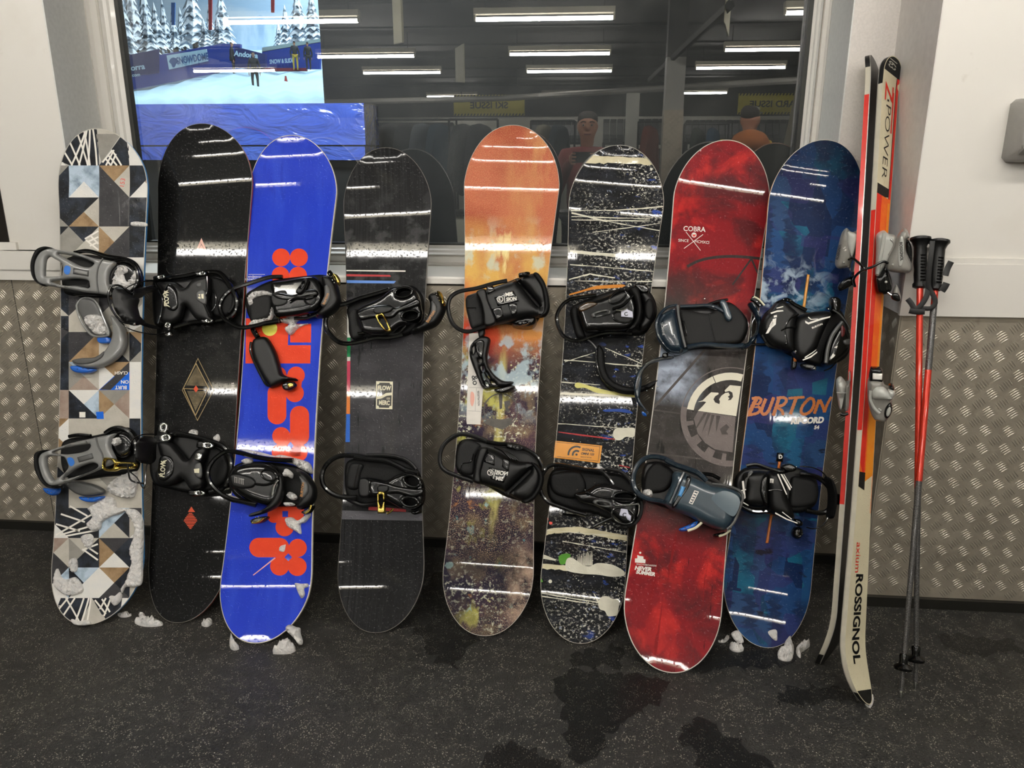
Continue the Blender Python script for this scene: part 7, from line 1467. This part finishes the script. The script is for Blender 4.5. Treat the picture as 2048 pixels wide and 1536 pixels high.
# bindings of the skis: worked in an upright plane that faces the room
def front(P, n=(-.30, -.95, 0)):
    N_ = np.array(n)/np.linalg.norm(n); U = np.array([0, 0, 1.]); return Surf(P, U, np.cross(U, N_))
lg = mat('light_grey_plastic', 'a9a9a2', .32, coat=.3); mg = mat('warm_grey_plastic', '7d7a74', .32, coat=.3)
class SB(Bind):
    def __init__(s, b, c, root, name, pts, h0, h1, m): s.b, s.c = b, c; s.o = b.pillow(name, pts, h0, h1, m, root, c, R=.012, cell=.005)
    def p(s, name, pts, h0, h1, m, R=.012, holes=(), **k): return s.b.pillow(name, pts, h0, h1, m, s.o, s.c, R=R, holes=holes, cell=.0045, **k)
zc = WY(1745, 510, -.345); sf = front(zc); c = (1650, 420, 5.486)
B = SB(sf, c, rs.root, 'heel_binding', [(570, 290), (650, 240), (700, 275), (780, 300), (790, 420), (720, 560), (660, 640), (600, 740), (552, 730), (560, 560), (566, 420)], -.03, .02, lg)
B.t('rib', [(650, 250), (630, 400), (600, 560), (575, 700)], .02, .005, lg); B.t('rib', [(720, 320), (760, 380), (700, 500)], .02, .003, mg)
B.p('heel_lever', [(880, 210), (915, 240), (935, 320), (905, 330), (890, 400), (900, 470), (955, 600), (950, 680), (890, 708), (720, 690), (680, 640), (690, 560), (760, 400), (800, 300), (840, 240)], 0, .04, mg, R=.02)
B.p('lever_facet', [(830, 300), (862, 310), (868, 480), (850, 600), (810, 620), (800, 470)], .036, .044, lg, R=.006); B.x([('ROSSIGNOL', 838, 455, 34, -87, .85, 0, .03)], blackp, .0445)
B.p('lever_back', [(890, 300), (930, 350), (960, 440), (955, 600), (910, 560), (885, 440)], -.02, .015, bind_blk, R=.01); B.rivets([(745, 600)], .003, .041, lg)
B.p('heel_track', [(545, 740), (600, 715), (660, 640), (700, 680), (740, 800), (738, 900), (660, 945), (560, 915)], -.03, .025, bind_blk, R=.012); B.rivets([(670, 790)], .004, .025, lg)
B.t('brake_arm', [(690, 585), (650, 565), (600, 580), (520, 625), (440, 650), (370, 690), (315, 760), (330, 840)], [.03, .035, .04, .045, .045, .04, .03, .02], .0035, bind_blk)
B.t('brake_arm', [(660, 880), (720, 930), (760, 940)], .02, .003, chrome); B.p('brake_foot', [(735, 960), (755, 880), (785, 828), (815, 880), (835, 960), (832, 1000), (790, 1012)], 0, .02, mg, R=.008); B.p('brake_foot_pad', [(740, 920), (800, 920), (832, 985), (800, 1008), (730, 975)], .018, .026, bind_blk, R=.006)
sf = front(WY(1700, 510, -.26)); B = SB(sf, c, ls.root, 'heel_binding', [(360, 210), (400, 190), (402, 260), (380, 420), (350, 620), (330, 690), (300, 690), (330, 500), (340, 300)], -.06, .0, lg)
B.p('heel_lever', [(170, 300), (200, 240), (240, 213), (268, 240), (300, 260), (350, 250), (365, 330), (330, 500), (290, 600), (280, 690), (250, 650), (150, 662), (110, 620), (110, 560), (140, 420)], -.05, .0, mg, R=.02); B.p('lever_inner', [(245, 250), (340, 270), (345, 360), (300, 520), (250, 420)], -.01, .006, lg, R=.01)
B.x([('ROSSIGNOL', 148, 460, 30, 78, .8, 0, .03)], blackp, .002); B.x([('9', 222, 440, 30, -60, 1, 0, 0), ('5', 212, 415, 30, -60, 1, 0, 0)], whp, .002); B.rivets([(205, 575)], .003, .001, lg)
B.t('brake_arm', [(260, 545), (300, 525), (380, 590), (430, 640), (500, 690), (535, 780), (560, 800)], [.01, .02, .04, .052, .05, .04, .03], .0035, bind_blk)
B.p('brake_foot', [(135, 850), (180, 785), (260, 742), (315, 760), (300, 830), (200, 888), (150, 892)], -.04, -.015, bind_blk, R=.008); B.p('heel_track', [(280, 720), (330, 700), (360, 760), (340, 860), (300, 840)], -.05, -.01, bind_blk, R=.01)
zc = WY(1750, 790, -.53); sf = front(zc); c = (1640, 680, 5.119)
B = SB(sf, c, rs.root, 'toe_binding', [(505, 430), (630, 430), (665, 500), (705, 520), (750, 530), (772, 570), (742, 650), (745, 740), (705, 830), (660, 862), (580, 850), (540, 820), (500, 700), (488, 560)], -.02, .03, mg)
B.p('toe_cup', [(530, 560), (560, 510), (605, 492), (660, 510), (705, 555), (745, 600), (740, 628), (560, 625), (535, 600)], .02, .045, lg, R=.02); B.p('toe_wing', [(700, 530), (755, 530), (772, 575), (740, 620), (700, 600)], .015, .04, lg, R=.015)
B.t('rib', [(520, 520), (515, 600), (550, 690), (610, 750)], .032, .004, lg); B.p('stop_plate', [(515, 305), (540, 295), (620, 300), (645, 335), (640, 440), (508, 430)], -.005, .02, bind_blk, R=.006); B.p('glide_pad', [(540, 345), (640, 350), (638, 415), (538, 410)], .018, .026, whp, R=.004, smooth=False)
B.p('dial_ring', E(698, 735, 42, 84, -15), .02, .036, bind_blk, R=.008); B.p('dial', E(702, 740, 22, 52, -15), .034, .04, lg, R=.006); B.p('toe_spur', [(710, 480), (750, 475), (765, 530), (710, 520)], .0, .03, bind_blk, R=.008); B.rivets([(620, 720), (605, 708)], .003, .031, lg)
sf = front(WY(1690, 790, -.45)); B = SB(sf, c, ls.root, 'toe_binding', [(245, 500), (290, 450), (295, 370), (312, 370), (308, 600), (300, 742), (262, 750), (240, 700)], -.06, -.01, mg)
B.p('toe_cup', [(163, 500), (168, 445), (210, 418), (255, 465), (270, 500), (262, 600), (230, 740), (200, 740), (180, 640)], -.05, .0, lg, R=.02); B.t('rib', [(170, 540), (220, 545), (265, 540)], .0, .002, mg); B.t('binding_rod', [(210, 755), (250, 765), (290, 750)], -.02, .005, bind_blk)

# ================================================================== POLES
shaft_g = Paint('pole_woven_grey', '1c1b1b', rough=.35, coat=.3, coord='Object', drops=0); shaft_g.over('7a7876', shaft_g.math('MULTIPLY', shaft_g.axis(2, 0, .0001), shaft_g.dots((900, 900, 500), .5, .3)), .8); shaft_g = shaft_g.done()
shaft_r = mat('pole_red_metal', 'c2321e', .25, metal=.35, coat=.5); strapm = mat('pole_strap_black', '080808', .6)
def pole(tip, grip, gy, label, mid1, mid2, strap, gshape):
    T0 = WZ(*tip, .0); G = WY(*grip, gy); A = G-T0; L_ = np.linalg.norm(A); A /= L_; o = empty('ski_pole', tuple(T0), label, 'ski pole', 'pair of ski poles leaning on the white wall')
    at = lambda t: T0+A*t
    def ty(y):          # length where the pole crosses picture row y
        lo, hi = 0., L_
        for _ in range(30):
            m_ = (lo+hi)/2; q = at(m_)-CAM; yy = 768-F*(q@up)/(q@fw)
            if yy > y: lo = m_
            else: hi = m_
        return lo
    h = L_-.142; t1, t2, t3, t4 = ty(mid1), ty(mid2[0]), ty(mid2[1]), ty(mid2[2])
    MB().lathe([(0, .003), (.004, .0045), (.022, .0045)], tuple(T0), A, 8).build('tip', chrome, o, True)
    MB().lathe([(.02, .0055), (t1, .0085)], tuple(T0), A, 12).build('lower_shaft', shaft_g, o, True)
    MB().lathe([(t1, .0087), (t3, .0087)], tuple(T0), A, 12).build('red_shaft', shaft_r, o, True)
    MB().lathe([(t3, .0087), (t4, .0087)], tuple(T0), A, 12).build('patterned_shaft', shaft_g if mid2[3] else shaft_r, o, True)
    MB().lathe([(t4, .0087), (h+.02, .0087)], tuple(T0), A, 12).build('upper_shaft', shaft_r, o, True)
    MB().lathe([(.072, .008), (.075, .022), (.082, .024), (.086, .02), (.092, .011), (.1, .0105), (.112, .012), (.118, .009)], tuple(T0), A, 14).build('basket', bind_blk, o, True)
    MB().lathe([(h-.004, .011), (h, .019), (h+.008, .0195), (h+.014, .0155), (h+.035, .0165), (h+.05, .0155), (h+.065, .0175), (h+.09, .0165), (h+.112, .0165), (h+.125, .022), (h+.131, .0275), (h+.137, .027), (h+.141, .016), (h+.142, .001)], tuple(T0), A, 18).build('grip', matt_blk, o, True)
    gb = MB(); s1 = np.cross(A, [0, 1, 0]); s1 /= np.linalg.norm(s1); s2 = np.cross(s1, A); s2 = -s2 if s2[1] > 0 else s2
    for k in range(9):
        hh = h+.018+k*.0085; gb.tube([at(hh)+s2*.0165-s1*.006*(1 if k % 2 else 1.2), at(hh)+s2*.0178+s1*.0, at(hh)+s2*.0165+s1*.006], .0018, 6)
    q = gb.build('grip_ribs', bind_blk, o, True); q['kind'] = 'stuff'
    sfp = front(at(h)+np.array([-.0, -.018, 0]), (-.25, -.97, 0))
    for P, hs, w_ in strap: sfp.tube('strap', P, hs, w_, strapm, o, c=(1650, 420, 5.486), flat=.22, seg=8)
    return o
pole((1831, 1378), (1841, 472), -.335, 'left ski pole, black grip with strap hanging, tip furthest right', 978, (900, 760, 700, 0), [([(1090, 790), (1130, 840), (1120, 930), (1080, 1010), (1030, 1070), (990, 1100), (950, 1030), (905, 975)], [0, .004, .008, .012, .014, .014, .012, .01], .007), ([(925, 1105), (1000, 1118), (1095, 1118)], .02, .0075)], 0)
pole((1801, 1396), (1879, 478), -.335, 'right ski pole, ribbed black grip, tip furthest left', 962, (820, 740, 610, 1), [([(1180, 340), (1160, 520), (1140, 700), (1140, 850), (1190, 940), (1210, 1020), (1160, 1080), (1090, 1080), (1040, 1100)], [0, .012, .014, .012, .012, .014, .016, .016, .016], .0065), ([(1385, 565), (1345, 640), (1320, 720)], [-.02, -.018, -.01], .008), ([(1335, 800), (1310, 850), (1280, 890)], [0, .002, .002], .009)], 1)

# ================================================================== SNOW, ICE AND WATER ON THE FLOOR AND BOARDS
def clump(px_, py_, pts, h, label, c=None, z=0., cat='snow'):
    sfl = Surf(WZ(px_, py_, 0), (0, 1, 0), (1, 0, 0)); o = sfl.pillow('snow_clump', pts, z, h, snow, None, c, R=.02, rough=.0045, cell=.006); tag(o, label, cat); return o
fl = (420, 1000, 4.954)
b = BD[3]; b.pillow('snow_lump', [(735, 1260), (770, 1240), (830, 1265), (870, 1275), (875, 1330), (895, 1400), (890, 1440), (860, 1435), (820, 1380), (770, 1330), (740, 1300)], 0, .022, snow, b.root, fl, R=.016, rough=.003, cell=.006)
clump(576, 1280, [(615, 1435), (680, 1390), (760, 1350), (840, 1400), (800, 1430), (730, 1442)], .03, 'snow lump on the floor under the right side of the blue snowboard', fl)
clump(465, 1275, [(190, 1320), (220, 1310), (240, 1360), (280, 1390), (230, 1405), (190, 1380)], .03, 'small snow lump at the lower left rim of the blue snowboard', fl)
fl = (260, 980, 5.119)
clump(300, 1235, [(40, 1310), (90, 1280), (85, 1240), (140, 1235), (160, 1280), (240, 1290), (330, 1330), (240, 1350), (120, 1345)], .018, 'slushy snow on the floor left of the black snowboard tail', fl)
clump(418, 1238, [(725, 1325), (780, 1300), (830, 1285), (835, 1310), (800, 1340), (760, 1345)], .02, 'thin slush by the right side of the black snowboard tail', fl)
clump(240, 1240, [(-130, 1245), (-60, 1230), (10, 1250), (-40, 1270), (-100, 1270)], .012, 'thin slush right of the patchwork snowboard tail', fl)
fl = (1420, 1020, 5.121)
clump(1580, 1290, [(700, 1390), (760, 1350), (770, 1290), (790, 1255), (840, 1290), (865, 1340), (860, 1400), (800, 1420), (730, 1430)], .03, 'big snow lump at the right foot of the deep blue snowboard', fl)
clump(1610, 1283, [(890, 1370), (940, 1320), (980, 1310), (1030, 1330), (980, 1370), (940, 1400), (935, 1450), (900, 1420)], .022, 'snow lump right of the big one beside the deep blue snowboard', fl)
clump(1570, 1305, [(700, 1470), (760, 1445), (850, 1460), (830, 1510), (770, 1515), (720, 1500)], .012, 'flat slush in front of the deep blue snowboard', fl)
clump(1470, 1280, [(205, 1360), (220, 1320), (300, 1340), (350, 1380), (300, 1400), (240, 1390)], .02, 'snow lump at the left foot of the deep blue snowboard', fl)
clump(1450, 1275, [(85, 1310), (140, 1300), (180, 1255), (200, 1280), (160, 1320), (110, 1325)], .012, 'slush between the red and the deep blue snowboard', fl)
b = BD[8]; b.pillow('snow_patch', [(225, 1270), (290, 1240), (330, 1290), (350, 1360), (300, 1370), (250, 1330)], 0, .01, snow, b.root, fl, R=.01, rough=.002, cell=.006); b.pillow('snow_patch', [(600, 1255), (680, 1230), (695, 1290), (690, 1340), (650, 1330)], 0, .008, snow, b.root, fl, R=.01, rough=.002, cell=.006)
clump(1735, 1395, [(1738, 1386), (1746, 1384), (1748, 1396), (1742, 1408), (1733, 1404), (1730, 1394)], .012, 'dirty snow crumb beside the black ski tip')
# snow on board 1
b = BD[1]; c = (60, 980, 5.119)
for P, h in (([(580, 190), (640, 140), (760, 70), (850, 100), (870, 180), (960, 200), (900, 250), (820, 270), (720, 330), (700, 400), (620, 420), (560, 350), (620, 280)], .014), ([(950, 200), (1040, 200), (1090, 230), (1130, 300), (1140, 420), (1140, 560), (1130, 700), (1130, 820), (1120, 960), (1060, 1000), (960, 1000), (920, 1060), (915, 1010), (960, 940), (1000, 820), (1020, 740), (1000, 620), (1040, 480), (1050, 360), (1000, 280)], .016), ([(380, 730), (440, 700), (465, 760), (450, 840), (400, 830)], .014), ([(235, 850), (260, 810), (300, 900), (350, 920), (440, 900), (500, 960), (520, 1040), (440, 1080), (350, 1080), (280, 1040), (220, 960)], .014), ([(510, 480), (600, 450), (640, 500), (600, 600), (540, 560)], .008), ([(400, 1330), (480, 1350), (560, 1340), (600, 1370), (560, 1392), (440, 1385)], .014), ([(800, 1090), (850, 1090), (900, 1050), (920, 1090), (900, 1150), (850, 1190), (810, 1150)], .014)):
    b.pillow('snow_patch', P, 0, h, snow, b.root, c, R=.012, rough=.0022, cell=.006)
b.pillow('snow_patch', [(680, 740), (700, 725), (780, 730), (790, 755), (700, 755)], 0, .008, snow, b.root, (60, 230, 3.413), R=.01, rough=.002, cell=.006)
# puddles: thin films of water lying on the rubber
wet = bpy.data.materials.new('water_film'); wet.use_nodes = True; MATS['water_film'] = wet
wn = wet.node_tree.nodes['Principled BSDF']; wn.inputs['Base Color'].default_value = (.012, .012, .012, 1); wn.inputs['Roughness'].default_value = .16; wn.inputs['Alpha'].default_value = .5
tcw = wet.node_tree.nodes.new('ShaderNodeTexCoord'); nzw = wet.node_tree.nodes.new('ShaderNodeTexNoise'); nzw.inputs['Scale'].default_value = 160; bpw = wet.node_tree.nodes.new('ShaderNodeBump'); bpw.inputs['Strength'].default_value = .35; bpw.inputs['Distance'].default_value = .003
wet.node_tree.links.new(tcw.outputs['Object'], nzw.inputs['Vector']); wet.node_tree.links.new(nzw.outputs['Fac'], bpw.inputs['Height']); wet.node_tree.links.new(bpw.outputs[0], wn.inputs['Normal'])
def puddle(P, label):
    cx = sum(p[0] for p in P)/len(P); cy = sum(p[1] for p in P)/len(P); sfl = Surf(WZ(cx, cy, 0), (0, 1, 0), (1, 0, 0))
    Q = sfl.pts(P, None, 0); R = catmull(Q, True, .012); R = R+rng.normal(0, .0035, R.shape)+.012*np.sin(np.arange(len(R))[:, None]*[.9, 1.3]); P2, T, _ = tri2d([R], .03)
    o = mesh('water_puddle', sfl.w(P2[:, 0], P2[:, 1], np.full(len(P2), .0015)), T, wet, None, True, at=sfl.O); tag(o, label, 'puddle')
puddle([(850, 1175), (905, 1130), (940, 1200), (960, 1275), (925, 1300), (915, 1335), (880, 1325), (850, 1290), (820, 1260), (790, 1240), (830, 1210)], 'water puddle between the charcoal and the orange snowboard')
puddle([(1110, 1355), (1180, 1340), (1250, 1350), (1330, 1360), (1320, 1400), (1260, 1440), (1215, 1470), (1205, 1515), (1150, 1520), (1130, 1470), (1125, 1410), (1105, 1380)], 'large wet patch in front of the red snowboard')
puddle([(1140, 1310), (1200, 1300), (1235, 1290), (1240, 1330), (1180, 1335), (1145, 1330)], 'wet strip in front of the splattered snowboard tail')
puddle([(1400, 1310), (1450, 1290), (1560, 1305), (1600, 1320), (1540, 1335), (1440, 1338), (1380, 1345)], 'wet strip in front of the deep blue snowboard')
puddle([(1550, 1395), (1580, 1380), (1640, 1372), (1700, 1385), (1710, 1405), (1650, 1405), (1590, 1410), (1555, 1408)], 'water puddle left of the black ski tips')
puddle([(1360, 1460), (1410, 1440), (1470, 1480), (1540, 1540), (1420, 1545), (1380, 1500)], 'wet patch at the bottom edge below the red snowboard')
puddle([(980, 1500), (1040, 1490), (1090, 1510), (1110, 1545), (990, 1545)], 'wet patch at the bottom edge left of the large one')
puddle([(1880, 1270), (1960, 1275), (2030, 1285), (2040, 1305), (1960, 1310), (1890, 1295)], 'faint wet patch right of the ski poles')
print('meshes', len([o for o in bpy.data.objects if o.type == 'MESH']), 'tris', sum(len(o.data.polygons) for o in bpy.data.objects if o.type == 'MESH'))
